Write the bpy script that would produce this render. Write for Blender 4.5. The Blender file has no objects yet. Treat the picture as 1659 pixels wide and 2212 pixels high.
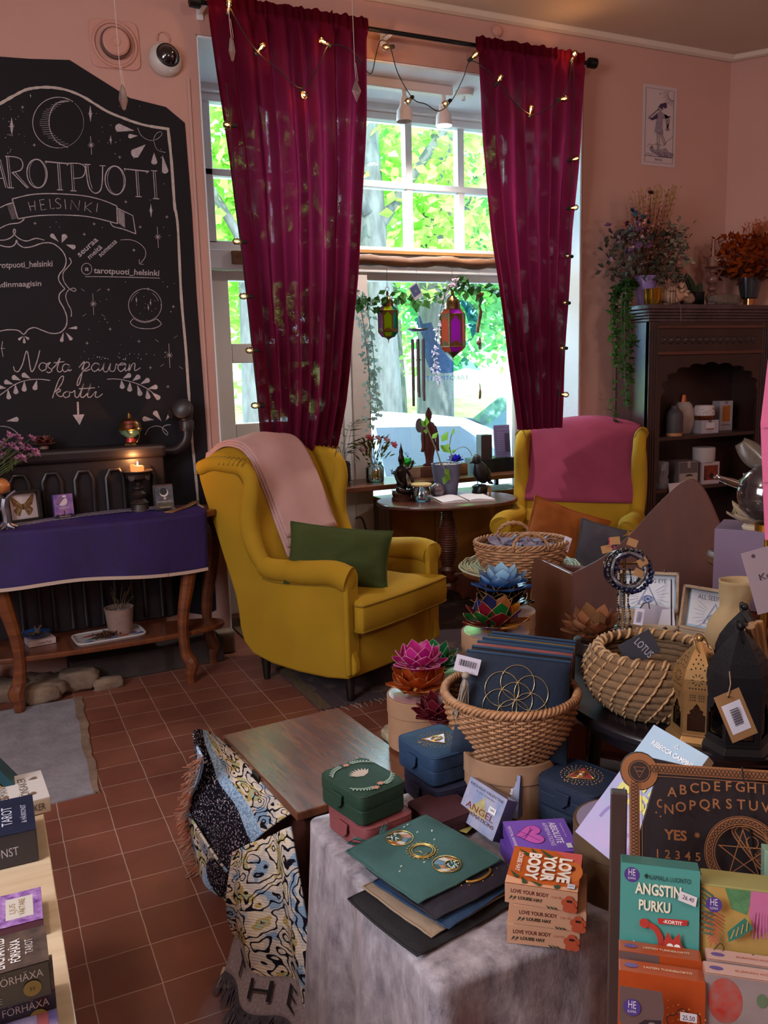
import bpy,bmesh,math,random
from math import sin,cos,pi,radians,sqrt,atan2,hypot
from mathutils import Vector as V,Matrix,Euler,noise
random.seed(11)
R=radians
SC=bpy.context.scene
COL=SC.collection

# ------------------------------------------------------------------ camera
F_PX,CXP,CYP=1850.0,829.5,1106.0
EYE=V((0,0,1.4))
YAW,PITCH,ROLL=R(25.0),R(9.42),R(1.55)
c_f=V((sin(YAW)*cos(PITCH),cos(YAW)*cos(PITCH),-sin(PITCH)))
_r0=V((cos(YAW),-sin(YAW),0));_u0=_r0.cross(c_f)
c_r=_r0*cos(ROLL)-_u0*sin(ROLL);c_u=_u0*cos(ROLL)+_r0*sin(ROLL)
cam=bpy.data.objects.new('camera',bpy.data.cameras.new('camera'))
COL.objects.link(cam)
cam.matrix_world=Matrix(((c_r.x,c_u.x,-c_f.x,EYE.x),(c_r.y,c_u.y,-c_f.y,EYE.y),(c_r.z,c_u.z,-c_f.z,EYE.z),(0,0,0,1)))
cam.data.sensor_fit='HORIZONTAL';cam.data.sensor_width=36.0
cam.data.lens=F_PX/1659.0*36.0
cam.data.clip_start=.05;cam.data.clip_end=200
SC.camera=cam

def at(x,y,X=None,Y=None,z=None,w=None):
 "world point seen at photo pixel x, y on a plane X=, Y=, z= (or at optical depth w)"
 d=c_f+c_r*((x-CXP)/F_PX)-c_u*((y-CYP)/F_PX)
 t=w if w is not None else(X-EYE.x)/d.x if X is not None else(Y-EYE.y)/d.y if Y is not None else(z-EYE.z)/d.z
 return EYE+d*t

# ------------------------------------------------------------------ light and exposure
SC.view_settings.view_transform='Standard';SC.view_settings.look='None'
SC.view_settings.exposure=1.0;SC.view_settings.gamma=1.0;SC.view_settings.use_curve_mapping=False
SC.cycles.use_denoising=True
SC.cycles.max_bounces=8;SC.cycles.transparent_max_bounces=24
SC.cycles.sample_clamp_indirect=6.0
SC.cycles.caustics_reflective=False;SC.cycles.caustics_refractive=False
wd=bpy.data.worlds.new('sky');SC.world=wd;wd.use_nodes=True
bg=wd.node_tree.nodes['Background'];bg.inputs[0].default_value=(.60,.86,1.0,1);bg.inputs[1].default_value=6.5

def lamp(name,kind,loc,energy,color,size=.1,rot=None,aim=None,size_y=None,**kw):
 l=bpy.data.lights.new(name,kind);l.energy=energy;l.color=color
 if kind=='AREA':
  l.size=size
  if size_y:l.shape='RECTANGLE';l.size_y=size_y
 elif kind=='SUN':l.angle=R(size)
 else:l.shadow_soft_size=size
 for k,v in kw.items():setattr(l,k,v)
 o=bpy.data.objects.new(name,l);o.location=loc
 if aim is not None:o.rotation_euler=(V(aim)-V(loc)).to_track_quat('-Z','Y').to_euler()
 elif rot:o.rotation_euler=rot
 COL.objects.link(o);return o

lamp('sun','SUN',(0,-5,20),8.0,(1,.97,.88),1.0,aim=(5,9,0))
lamp('street_daylight_panel_right','AREA',(3.6,6.4,4.0),420,(.66,.88,1.0),2.4,aim=(1.7,2.2,.4),size_y=2.0)  # panel added outside to strengthen the daylight through the window
lamp('street_daylight_panel_left','AREA',(.9,6.4,3.4),560,(.66,.86,1.0),2.2,aim=(2.9,4.3,1.6),size_y=2.0)  # second added panel, brightens the right side of the recess
lamp('side_daylight_fill','AREA',(-2.0,.9,1.9),52,(.84,.90,1.0),1.3,aim=(.8,1.3,.2),size_y=1.6)  # unseen cool panel added on the left to fill the foreground
lamp('unseen_fill_left','POINT',(-.6,1.2,2.7),25,(1,.84,.74),.12)  # no fitting here: unseen point added to fill walls and ceiling
lamp('unseen_fill_behind','POINT',(1.5,-.6,2.7),29,(1,.86,.77),.12)  # added warm fill behind the camera, no fitting
lamp('unseen_fill_right','POINT',(4.2,.6,2.7),15,(1,.80,.68),.12)  # added warm fill on the right, no fitting

# ------------------------------------------------------------------ materials
def lin(h):
 h=h.lstrip('#');c=[int(h[i:i+2],16)/255 for i in(0,2,4)]
 return tuple(x/12.92 if x<=.04045 else((x+.055)/1.055)**2.4 for x in c)+(1.0,)
MATS={}
class N:
 "small node-tree helper"
 def __init__(s,name):
  s.m=bpy.data.materials.new(name);s.m.use_nodes=True;s.t=s.m.node_tree
  s.b=s.t.nodes['Principled BSDF'];s.out=s.t.nodes['Material Output']
 def n(s,kind,**kw):
  x=s.t.nodes.new(kind)
  for k,v in kw.items():
   if k.startswith('_'):setattr(x,k[1:],v)
   else:x.inputs[k.replace('__',' ')].default_value=v
  return x
 def l(s,a,b):s.t.links.new(a,b)
 def coord(s,scale=(1,1,1),kind='Object'):
  tc=s.n('ShaderNodeTexCoord');mp=s.n('ShaderNodeMapping');mp.inputs['Scale'].default_value=scale
  s.l(tc.outputs[kind],mp.inputs[0]);return mp.outputs[0]
 def ramp(s,fac,stops):
  r=s.n('ShaderNodeValToRGB');e=r.color_ramp.elements
  while len(e)<len(stops):e.new(.5)
  for i,(p,c)in enumerate(stops):
   e[i].position=p;e[i].color=c if isinstance(c,tuple)else lin(c)
  s.l(fac,r.inputs[0]);return r.outputs[0]
 def noise(s,vec,scale,detail=4,rough=.55):
  x=s.n('ShaderNodeTexNoise',Scale=scale,Detail=detail,Roughness=rough);s.l(vec,x.inputs['Vector']);return x.outputs[0]
 def bump(s,h,strength,dist=.01):
  b=s.n('ShaderNodeBump',Strength=strength,Distance=dist);s.l(h,b.inputs['Height']);s.l(b.outputs[0],s.b.inputs['Normal']);return b
def mat(name,col,rough=.6,metal=0.0,var=0.0,vscale=8,bump=0.0,bscale=60,sheen=0.0,emit=0.0,stretch=(1,1,1),col2=None,spec=.5,coat=0.0,trans=0.0,ior=1.45,alpha=1.0):
 if name in MATS:return MATS[name]
 k=N(name);b=k.b
 b.inputs['Base Color'].default_value=lin(col);b.inputs['Roughness'].default_value=rough
 b.inputs['Metallic'].default_value=metal;b.inputs['Specular IOR Level'].default_value=spec
 b.inputs['IOR'].default_value=ior
 if coat:b.inputs['Coat Weight'].default_value=coat;b.inputs['Coat Roughness'].default_value=.15
 if sheen:b.inputs['Sheen Weight'].default_value=sheen;b.inputs['Sheen Roughness'].default_value=.4;b.inputs['Sheen Tint'].default_value=lin(col2 or col)
 if trans:b.inputs['Transmission Weight'].default_value=trans
 if alpha<1:b.inputs['Alpha'].default_value=alpha
 if emit:b.inputs['Emission Color'].default_value=lin(col);b.inputs['Emission Strength'].default_value=emit
 if var or bump:
  vec=k.coord(stretch)
  if var:
   c=lin(col);d=lin(col2)if col2 else tuple(x*(1-var)for x in c[:3])+(1,)
   k.l(k.ramp(k.noise(vec,vscale),[(.32,d),(.68,c)]),b.inputs['Base Color'])
  if bump:k.bump(k.noise(vec,bscale,3),bump,.004)
 MATS[name]=k.m;return k.m
def wood(name,dark,light,scale=(3,40,40),rough=.4,coat=.0,bump=.1):
 if name in MATS:return MATS[name]
 k=N(name);v=k.coord(scale)
 n1=k.noise(v,1.4,6,.65);k.l(k.ramp(n1,[(.28,dark),(.72,light)]),k.b.inputs['Base Color'])
 k.b.inputs['Roughness'].default_value=rough
 if coat:k.b.inputs['Coat Weight'].default_value=coat;k.b.inputs['Coat Roughness'].default_value=.2
 k.bump(n1,bump,.003);MATS[name]=k.m;return k.m
def fabric(name,col,col2=None,scale=900,rough=.9,sheen=.3,bump=.25,var=6):
 if name in MATS:return MATS[name]
 k=N(name);v=k.coord()
 c2=col2 or col;n1=k.noise(v,var,3)
 k.l(k.ramp(n1,[(.3,c2),(.7,col)]),k.b.inputs['Base Color'])
 k.b.inputs['Roughness'].default_value=rough;k.b.inputs['Specular IOR Level'].default_value=.2
 k.b.inputs['Sheen Weight'].default_value=sheen;k.b.inputs['Sheen Tint'].default_value=lin(col)
 a=k.n('ShaderNodeTexWave',Scale=scale*.16);a.bands_direction='X';b2=k.n('ShaderNodeTexWave',Scale=scale*.16);b2.bands_direction='Z'
 k.l(v,a.inputs[0]);k.l(v,b2.inputs[0])
 mx=k.n('ShaderNodeMath',_operation='ADD');k.l(a.outputs[1],mx.inputs[0]);k.l(b2.outputs[1],mx.inputs[1])
 k.bump(mx.outputs[0],bump,.001);MATS[name]=k.m;return k.m
def velvet(name,col,hi,crush=14,lo=None):
 if name in MATS:return MATS[name]
 k=N(name);v=k.coord((1,1,.55));n1=k.noise(v,crush,7,.7)
 k.l(k.ramp(n1,[(.36,lo or col),(.64,col)]),k.b.inputs['Base Color'])
 k.b.inputs['Roughness'].default_value=.75;k.b.inputs['Sheen Weight'].default_value=.9 if 'silver' in name else .38
 k.b.inputs['Sheen Roughness'].default_value=.3;k.b.inputs['Sheen Tint'].default_value=lin(hi)
 k.bump(n1,.5,.01);MATS[name]=k.m;return k.m
def leafmat(name,c1,c2,tr=.45):
 if name in MATS:return MATS[name]
 k=N(name);k.t.nodes.remove(k.b)
 v=k.coord();c=k.ramp(k.noise(v,3.0,2),[(.35,c1),(.65,c2)])
 d=k.n('ShaderNodeBsdfDiffuse');t=k.n('ShaderNodeBsdfTranslucent');m=k.n('ShaderNodeMixShader',Fac=tr)
 k.l(c,d.inputs[0]);k.l(c,t.inputs[0]);k.l(d.outputs[0],m.inputs[1]);k.l(t.outputs[0],m.inputs[2]);k.l(m.outputs[0],k.out.inputs[0])
 MATS[name]=k.m;return k.m
def glassy(name,tint='#ffffff',gloss=.12,rough=.02):
 "thin clear glass: mostly see-through, reflects at grazing angles"
 if name in MATS:return MATS[name]
 k=N(name);k.t.nodes.remove(k.b)
 t=k.n('ShaderNodeBsdfTransparent',Color=lin(tint));g=k.n('ShaderNodeBsdfGlossy',Roughness=rough)
 fr=k.n('ShaderNodeFresnel',IOR=1.45);ad=k.n('ShaderNodeMath',_operation='MULTIPLY_ADD');ad.inputs[1].default_value=1.0;ad.inputs[2].default_value=gloss*.3
 k.l(fr.outputs[0],ad.inputs[0]);m=k.n('ShaderNodeMixShader');k.l(ad.outputs[0],m.inputs[0])
 k.l(t.outputs[0],m.inputs[1]);k.l(g.outputs[0],m.inputs[2]);k.l(m.outputs[0],k.out.inputs[0]);MATS[name]=k.m;return k.m
def tinted(name,col,tr=.55,rough=.25):
 "coloured translucent sheet (capiz shell, coloured glass)"
 if name in MATS:return MATS[name]
 k=N(name);t=k.n('ShaderNodeBsdfTranslucent',Color=lin(col));m=k.n('ShaderNodeMixShader',Fac=tr)
 k.b.inputs['Base Color'].default_value=lin(col);k.b.inputs['Roughness'].default_value=rough
 k.l(k.b.outputs[0],m.inputs[1]);k.l(t.outputs[0],m.inputs[2]);k.l(m.outputs[0],k.out.inputs[0]);MATS[name]=k.m;return k.m

# ------------------------------------------------------------------ mesh building
class G:
 def __init__(s):s.v=[];s.f=[];s.m=[];s.mi=0
 def add(s,vs,fs,M=None):
  o=len(s.v)
  s.v+=[tuple(M@V(p))for p in vs]if M else[tuple(p)for p in vs]
  s.f+=[tuple(i+o for i in f)for f in fs];s.m+=[s.mi]*len(fs);return s
 def box(s,x,y,z,sx,sy,sz,rz=0,M=None):
  "box centred in x, y; z is its bottom"
  h=[(a*sx/2,b*sy/2,c*sz)for c in(0,1)for b in(-1,1)for a in(-1,1)]
  T=Matrix.Translation((x,y,z))@Matrix.Rotation(rz,4,'Z')
  if M:T=M@T
  return s.add(h,[(0,2,3,1),(4,5,7,6),(0,1,5,4),(2,6,7,3),(0,4,6,2),(1,3,7,5)],T)
 def bx(s,x0,x1,y0,y1,z0,z1,M=None):return s.box((x0+x1)/2,(y0+y1)/2,z0,abs(x1-x0),abs(y1-y0),z1-z0,0,M)
 def grid(s,fn,nu,nv,cu=False,cv=False,M=None):
  vs=[fn(i/(nu if cu else nu-1),j/(nv if cv else nv-1))for j in range(nv)for i in range(nu)]
  fs=[]
  for j in range(nv if cv else nv-1):
   for i in range(nu if cu else nu-1):
    a=j*nu+i;b=j*nu+(i+1)%nu;c=((j+1)%nv)*nu+(i+1)%nu;d=((j+1)%nv)*nu+i
    fs.append((a,b,c,d))
  return s.add(vs,fs,M)
 def lathe(s,prof,n=32,M=None,c=(0,0,0),cap=True,fl=0,amp=0.0,sx=1,sy=1):
  "surface of revolution of (r, z) pairs; fl flutes of depth amp"
  vs=[];fs=[]
  for r,z in prof:
   for i in range(n):
    a=2*pi*i/n;q=r*(1+amp*cos(fl*a))if fl else r
    vs.append((c[0]+q*cos(a)*sx,c[1]+q*sin(a)*sy,c[2]+z))
  for j in range(len(prof)-1):
   for i in range(n):fs.append((j*n+i,j*n+(i+1)%n,(j+1)*n+(i+1)%n,(j+1)*n+i))
  if cap:
   if prof[0][0]>1e-5:fs.append(tuple(range(n))[::-1])
   if prof[-1][0]>1e-5:fs.append(tuple(range((len(prof)-1)*n,len(prof)*n)))
  return s.add(vs,fs,M)
 def cyl(s,x,y,z,r,h,n=24,M=None,r2=None):return s.lathe([(r,0),(r if r2 is None else r2,h)],n,M,(x,y,z))
 def tube(s,pts,r=.005,n=6,closed=False,M=None,cap=True,rn=None):
  pts=[V(p)for p in pts];k=len(pts);vs=[];fs=[]
  up=V((0,0,1));prev=None
  for i,p in enumerate(pts):
   a=pts[(i-1)%k]if closed or i else p;b=pts[(i+1)%k]if closed or i<k-1 else p
   t=(b-a).normalized()if(b-a).length>1e-9 else V((0,0,1))
   if prev is None:
    q=up if abs(t.z)<.9 else V((1,0,0));u=t.cross(q).normalized()
   else:
    u=(prev-t*prev.dot(t));u=u.normalized()if u.length>1e-6 else t.orthogonal().normalized()
   w=t.cross(u);prev=u;rr=r[i]if isinstance(r,(list,tuple))else r
   for j in range(n):
    g=2*pi*j/n;vs.append(p+u*(cos(g)*rr)+w*(sin(g)*rr*(rn or 1)))
  for i in range(k if closed else k-1):
   o=(i+1)%k
   for j in range(n):fs.append((i*n+j,i*n+(j+1)%n,o*n+(j+1)%n,o*n+j))
  if cap and not closed:fs.append(tuple(range(n))[::-1]);fs.append(tuple(range((k-1)*n,k*n)))
  return s.add(vs,fs,M)
 def prism(s,poly,z0,z1,M=None):
  "polygon (x, y) extruded from z0 to z1"
  n=len(poly);vs=[(x,y,z0)for x,y in poly]+[(x,y,z1)for x,y in poly]
  fs=[tuple(range(n))[::-1],tuple(range(n,2*n))]+[(i,(i+1)%n,n+(i+1)%n,n+i)for i in range(n)]
  return s.add(vs,fs,M)
 def face(s,pts,M=None):return s.add(pts,[tuple(range(len(pts)))],M)
 def ball(s,x,y,z,rx,ry=None,rz=None,n=16,m=10,M=None):
  ry=ry or rx;rz=rz or rx
  return s.lathe([(max(1e-4,sin(pi*j/m)),-cos(pi*j/m))for j in range(m+1)],n,(M or Matrix())@Matrix.Translation((x,y,z))@Matrix.Diagonal((rx,ry,rz,1)),cap=False)
 def ribbon(s,pts,w,M=None,nrm=(0,0,1),closed=False):
  "flat stroke of width w (number or list) along pts, lying in the plane with normal nrm"
  pts=[V(p)for p in pts];nr=V(nrm);k=len(pts);vs=[];fs=[]
  for i,p in enumerate(pts):
   a=pts[(i-1)%k]if closed or i else p;b=pts[(i+1)%k]if closed or i<k-1 else p
   t=b-a;t=t.normalized()if t.length>1e-9 else V((1,0,0))
   d=nr.cross(t).normalized()*((w[i]if isinstance(w,(list,tuple))else w)/2);vs+=[p+d,p-d]
  for i in range(k if closed else k-1):
   j=(i+1)%k;fs.append((2*i,2*i+1,2*j+1,2*j))
  return s.add(vs,fs,M)
 def build(s,name,m,parent=None,smooth=False,bev=0,seg=2,sub=0,solid=0,loc=None,rot=None,ang=35,wnorm=False):
  me=bpy.data.meshes.new(name);me.from_pydata(s.v,[],s.f)
  for x in(m if isinstance(m,(list,tuple))else[m]):me.materials.append(x)
  if any(s.m):me.polygons.foreach_set('material_index',s.m)
  if smooth:me.polygons.foreach_set('use_smooth',[True]*len(me.polygons))
  me.update();me.validate()
  if smooth and smooth!='all':me.set_sharp_from_angle(angle=R(ang))
  o=bpy.data.objects.new(name,me);COL.objects.link(o)
  if parent:o.parent=parent
  if loc:o.location=loc
  if rot:o.rotation_euler=rot
  if solid:x=o.modifiers.new('solid','SOLIDIFY');x.thickness=solid;x.offset=0
  if bev:x=o.modifiers.new('bevel','BEVEL');x.width=bev;x.segments=seg;x.limit_method='ANGLE';x.angle_limit=R(40)
  if sub:x=o.modifiers.new('sub','SUBSURF');x.levels=x.render_levels=sub
  return o
def tag(o,label=None,cat=None,group=None,kind=None):
 if label:o['label']=label
 if cat:o['category']=cat
 if group:o['group']=group
 if kind:o['kind']=kind
 return o
def thing(name,label,cat,loc=(0,0,0),rot=0,group=None,scale=1):
 o=bpy.data.objects.new(name,None);COL.objects.link(o);o.empty_display_size=.05
 o.location=loc;o.rotation_euler=rot if isinstance(rot,(tuple,list,Euler))else(0,0,rot);o.scale=(scale,)*3
 return tag(o,label,cat,group)
def st(o):return tag(o,kind='structure')
def copy_tree(o,parent=None):
 c=o.copy();COL.objects.link(c)
 if parent:c.parent=parent
 for ch in list(o.children):copy_tree(ch,c)
 return c
def dup(o,loc,rot,label,group=None,scale=None):
 c=copy_tree(o);c.location=loc;c.rotation_euler=rot if isinstance(rot,(tuple,list,Euler))else(0,0,rot);c['label']=label
 if group:c['group']=group
 if scale:c.scale=(scale,)*3
 return c
def lay(origin,right,up):
 "matrix whose x runs along right, y along up, z out of the printed face"
 r=V(right).normalized();u=V(up);u=(u-r*u.dot(r)).normalized();n=r.cross(u);o=V(origin)
 return Matrix(((r.x,u.x,n.x,o.x),(r.y,u.y,n.y,o.y),(r.z,u.z,n.z,o.z),(0,0,0,1)))
def smooth_path(pts,n=6,closed=False):
 "Catmull-Rom through pts (2-D or 3-D)"
 P=[V(p)if len(p)==3 else V((p[0],p[1],0))for p in pts];out=[];k=len(P)
 for i in range(k if closed else k-1):
  a=P[(i-1)%k]if closed or i else P[0];b=P[i];c=P[(i+1)%k];d=P[(i+2)%k]if closed or i+2<k else P[-1]
  for j in range(n):
   t=j/n;out.append(.5*((2*b)+(c-a)*t+(2*a-5*b+4*c-d)*t*t+(3*b-a-3*c+d)*t**3))
 if not closed:out.append(P[-1])
 return out
# printed lettering -------------------------------------------------------------
_TX={}
def text_geo(s,bold=0.0):
 if(s,bold)in _TX:return _TX[(s,bold)]
 cu=bpy.data.curves.new('lettering','FONT');cu.body=s;cu.size=1;cu.resolution_u=3;cu.offset=bold
 o=bpy.data.objects.new('lettering',cu);me=o.to_mesh()
 vs=[v.co.copy()for v in me.vertices];fs=[tuple(p.vertices)for p in me.polygons]
 o.to_mesh_clear();bpy.data.objects.remove(o);bpy.data.curves.remove(cu)
 xs=[v.x for v in vs]or[0];_TX[(s,bold)]=(vs,fs,min(xs),max(xs));return _TX[(s,bold)]
def write(g,s,x,y,h,M=None,align='c',width=None,bold=0.0,arc=0.0,rot=0.0):
 "printed capitals of cap height about h, centred on x with baseline y (z = 0 plane of M)"
 vs,fs,a,b=text_geo(s,bold);k=h/.70;kx=width/(b-a)if width else k
 w=(b-a)*kx;x0=x-(w/2 if align=='c' else 0 if align=='l' else w);out=[]
 for v in vs:
  X=x0+(v.x-a)*kx;Yv=y+v.y*k
  if arc:Yv+=arc*(1-((X-x)/(w/2))**2)
  if rot:dx,dy=X-x,Yv-y;X,Yv=x+dx*cos(rot)-dy*sin(rot),y+dx*sin(rot)+dy*cos(rot)
  out.append((X,Yv,0))
 g.add(out,fs,M);return g
# ------------------------------------------------------------------ the room
WY,DY=4.2,4.9 # inner face of the window wall, plane of the glazing
OX0,OX1,OZ=1.067,3.283,2.95 # window recess
CZ=3.25
def plaster(name,c1,c2,scale=1.2,bump=.12):
 k=N(name);v=k.coord();k.l(k.ramp(k.noise(v,scale,5),[(.3,c1),(.7,c2)]),k.b.inputs['Base Color'])
 k.b.inputs['Roughness'].default_value=.85;k.b.inputs['Specular IOR Level'].default_value=.25
 k.bump(k.noise(v,38,5),bump,.006);return k.m
pink=plaster('pink plaster','#b58a7f','#bd9287')
white_p=plaster('white painted plaster','#d9dce2','#e4e7ec',3,.2)
ceil_m=plaster('ceiling paint','#c4b3a4','#cbbaab')
def floor_mat():
 k=N('terracotta tiles');v=k.coord()
 b=k.n('ShaderNodeTexBrick',Scale=1.0);b.offset=0;b.squash=1
 mp=k.n('ShaderNodeMapping');k.l(v,mp.inputs[0]);mp.inputs['Location'].default_value=(-.416+.152*20,-3.545+.153*40,0)
 wob=k.n('ShaderNodeTexNoise',Scale=9.0,Detail=3.0);k.l(v,wob.inputs['Vector'])
 mx=k.n('ShaderNodeMix',_data_type='RGBA',_blend_type='LINEAR_LIGHT');mx.inputs[0].default_value=.004
 k.l(mp.outputs[0],mx.inputs[6]);k.l(wob.outputs[1],mx.inputs[7]);k.l(mx.outputs[2],b.inputs[0])
 b.inputs['Brick Width'].default_value=.152;b.inputs['Row Height'].default_value=.153
 b.inputs['Mortar Size'].default_value=.0016;b.inputs['Mortar Smooth'].default_value=.3;b.inputs['Bias'].default_value=0
 b.inputs['Color1'].default_value=lin('#86503f');b.inputs['Color2'].default_value=lin('#784537');b.inputs['Mortar'].default_value=lin('#b79c8f')
 ov=k.ramp(k.noise(v,2.2,5),[(.3,'#8f8f8f'),(.7,'#ffffff')]);ml=k.n('ShaderNodeMix',_data_type='RGBA',_blend_type='MULTIPLY');ml.inputs[0].default_value=.7
 k.l(b.outputs[0],ml.inputs[6]);k.l(ov,ml.inputs[7]);k.l(ml.outputs[2],k.b.inputs['Base Color'])
 rr=k.ramp(k.noise(v,6,4),[(.3,(.34,.34,.34,1)),(.7,(.5,.5,.5,1))]);k.l(rr,k.b.inputs['Roughness'])
 iv=k.n('ShaderNodeMath',_operation='SUBTRACT');iv.inputs[0].default_value=1;k.l(b.outputs[1],iv.inputs[1]);k.bump(iv.outputs[0],.5,.002)
 return k.m
st(G().bx(-2.3,5.3,-2.6,5.0,-.12,0).build('floor',floor_mat()))
st(G().bx(-2.3,5.3,-2.6,5.0,CZ,CZ+.12).build('ceiling',ceil_m))
wall=G()
wall.bx(-2.3,OX0,WY,DY+.1,0,CZ);wall.bx(OX1,5.3,WY,DY+.1,0,CZ);wall.bx(OX0,OX1,WY,DY+.1,OZ,CZ)
st(wall.build('wall_back',pink))
st(G().prism([(4.41,4.2),(5.1,3.225),(5.1,-2.6),(5.3,-2.6),(5.3,4.2)],0,CZ).build('wall_right',pink))
st(G().bx(-2.4,-2.3,-2.6,4.2,0,CZ).build('wall_left',pink))
st(G().bx(-2.3,5.3,-2.7,-2.6,0,CZ).build('wall_front',pink))
cove=G().tube([(-2.3,WY-.01,CZ-.005),(4.4,WY-.01,CZ-.005),(5.09,3.22,CZ-.005)],.03,8)
st(cove.build('trim_1',ceil_m,smooth=True))
# white lining of the recess and the glazed front -------------------------------
wpaint=mat('white window paint','#e4e1e2',.45,var=.06,vscale=5)
cream=mat('cream door paint','#cfc8c2',.5,var=.05,vscale=4)
rv=G();rv.bx(OX1-.012,OX1,WY+.004,DY-.05,0,OZ);rv.bx(OX0,OX1,WY+.004,DY-.05,OZ-.012,OZ);rv.bx(OX0,OX0+.012,WY+.004,DY-.05,0,OZ)
st(rv.build('trim_2',white_p,bev=.004))
win=st(thing('window_1',None,None,(0,0,0)))
def gx(x):return x if x in(OX0,OX1)else x*4.9/4.7
def gz(z):return z if z in(OZ,0)else 1.4+(z-1.4)*4.9/4.7
def bar(g,x0,x1,z0,z1,y0=DY-.04,y1=DY+.04):g.bx(gx(x0),min(gx(x1),OX1),y0,y1,max(0,gz(z0)),min(gz(z1),OZ))
hd=G();bar(hd,OX0,OX1,2.84,OZ,DY-.10,DY+.06);bar(hd,OX0,OX1,2.80,2.84,DY-.06);hd.build('window_head',wpaint,win,bev=.006)
fr=G();bar(fr,OX0,1.235,2.09,2.84);bar(fr,3.20,OX1,2.09,2.84);bar(fr,OX0,OX1,2.055,2.105);bar(fr,OX0,OX1,2.435,2.472)
for x in(1.58,1.99,2.40,2.75,3.10):bar(fr,x-.022,x+.022,2.09,2.84,DY-.03,DY+.03)
fr.build('upper_frame',wpaint,win,bev=.005)
tr=G();bar(tr,OX0,OX1,1.955,2.056,DY-.07);tr.build('transom_rail',wpaint,win,bev=.006)
wb=G();bar(wb,1.4,OX1,2.058,2.075,DY-.12,DY-.05);wb.build('transom_ledge',wood('pale pine','#9a6b3c','#c08c54'),win)
lf=G();bar(lf,1.985,2.10,0,1.96,DY-.06,DY+.06);bar(lf,3.125,3.2,0,1.96);bar(lf,2.10,3.2,0,.42,DY-.03);bar(lf,3.2,OX1,0,1.96);bar(lf,2.1,3.125,1.915,1.96)
lf.build('lower_frame',mat('window post paint','#cdbfba',.5),win,bev=.006)
gl=glassy('window glass','#eefaff',.1)
pg=G();bar(pg,1.235,3.2,2.1,2.81,DY-.003,DY+.003);pg.build('upper_panes',gl,win)
pg=G();bar(pg,2.1,3.125,.42,1.93,DY-.003,DY+.003);pg.build('display_pane',gl,win)
dr=st(thing('door_1',None,None,(0,0,0)))
g=G()
for x0,x1,z0,z1 in((1.19,1.283,.06,1.95),(1.82,1.93,.06,1.95),(1.283,1.82,1.90,1.95),(1.283,1.82,1.458,1.563),(1.283,1.82,.90,1.125),(1.283,1.82,.06,.2),(1.283,1.82,.5,.56)):bar(g,x0,x1,z0,z1)
g.build('door_leaf',cream,dr,bev=.004)
g=G();bar(g,1.283,1.82,.2,.9,DY-.012,DY+.012);g.build('door_panel',cream,dr)
g=G();bar(g,OX0,1.19,0,1.96,DY-.06);bar(g,1.93,1.985,0,1.96,DY-.05);g.build('door_frame',wpaint,dr,bev=.004)
g=G();bar(g,1.07,1.19,.0,.10,DY-.08);bar(g,1.19,1.98,0,.06,DY-.07);g.build('door_sill',cream,dr,bev=.004)
g=G();bar(g,1.283,1.82,1.563,1.90,DY-.003,DY+.003);bar(g,1.283,1.82,1.125,1.458,DY-.003,DY+.003);g.build('door_pane',gl,dr)
g=G();bar(g,1.30,1.62,1.98,2.05,DY-.09,DY-.045);g.build('door_closer',mat('brown enamel','#6b4a30',.4),dr,bev=.006)
# worn plinth, stone slab, baseboard --------------------------------------------
def rocky(name,c1,c2,sc=9,bs=30,b=.6):
 k=N(name);v=k.coord();k.l(k.ramp(k.noise(v,sc,8,.7),[(.3,c1),(.7,c2)]),k.b.inputs['Base Color']);k.b.inputs['Roughness'].default_value=.9
 k.bump(k.noise(v,bs,6,.7),b,.01);return k.m
conc=rocky('worn concrete','#6f6a70','#8f8a92')
dark_st=rocky('dark plinth stone','#2c2322','#41342f');rubble=rocky('broken masonry','#5a463a','#8a7360')
def ragged(pts,amp,n=7):
 out=[]
 for i in range(len(pts)):
  a,b=V(pts[i]),V(pts[(i+1)%len(pts)])
  for j in range(n):
   p=a.lerp(b,j/n);out.append((p.x+random.uniform(-amp,amp),p.y+random.uniform(-amp,amp)))
 return out
slab=G().prism(ragged([(-.9,2.885),(.235,2.9),(.262,3.86),(-.9,3.86)],.006,14),-.01,.004)
tag(slab.build('floor_slab',conc),kind='structure')
g=G();g.prism(ragged([(.232,2.9),(.255,2.9),(.275,3.4),(.30,3.86),(.258,3.86),(.245,3.4)],.006,8),-.01,.006);tag(g.build('floor_slab_edge',rubble),kind='structure')
g=G()
def rough_block(u,v):return(0,0,0)
def boulder(g,x,y,z,sx,sy,sz,seed):
 def f(u,v):
  a=2*pi*u;b=pi*(v-.5);d=V((cos(b)*cos(a),cos(b)*sin(a),sin(b)))
  q=1+.22*noise.noise(d*2.3+V((seed,0,0)));d=V([abs(c)**.6*(1 if c>0 else-1)for c in d])
  return(x+d.x*sx*q,y+d.y*sy*q,z+d.z*sz*q)
 g.grid(f,20,12,cu=True)
for i in range(16):boulder(g,random.uniform(-.5,.22),random.uniform(3.9,4.12),random.uniform(.0,.05),random.uniform(.05,.11),random.uniform(.04,.09),random.uniform(.02,.05),i)
boulder(g,.30,3.98,.05,.09,.06,.05,31);boulder(g,.42,3.93,.02,.07,.03,.03,33)
tag(g.build('wall_back_rubble',rubble,smooth='all'),kind='structure')
g=G();g.prism(ragged([(.27,4.0),(.98,4.03),(.98,4.2),(.27,4.2)],.008,12),0,.12);tag(g.build('wall_back_plinth',dark_st,bev=.01),kind='structure')
g=G();g.bx(.955,1.075,4.13,4.26,0,.115);st(g.build('baseboard_left',mat('chipped skirting','#8c7a6c',.7,var=.3,vscale=12,bump=.3),bev=.01))
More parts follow.
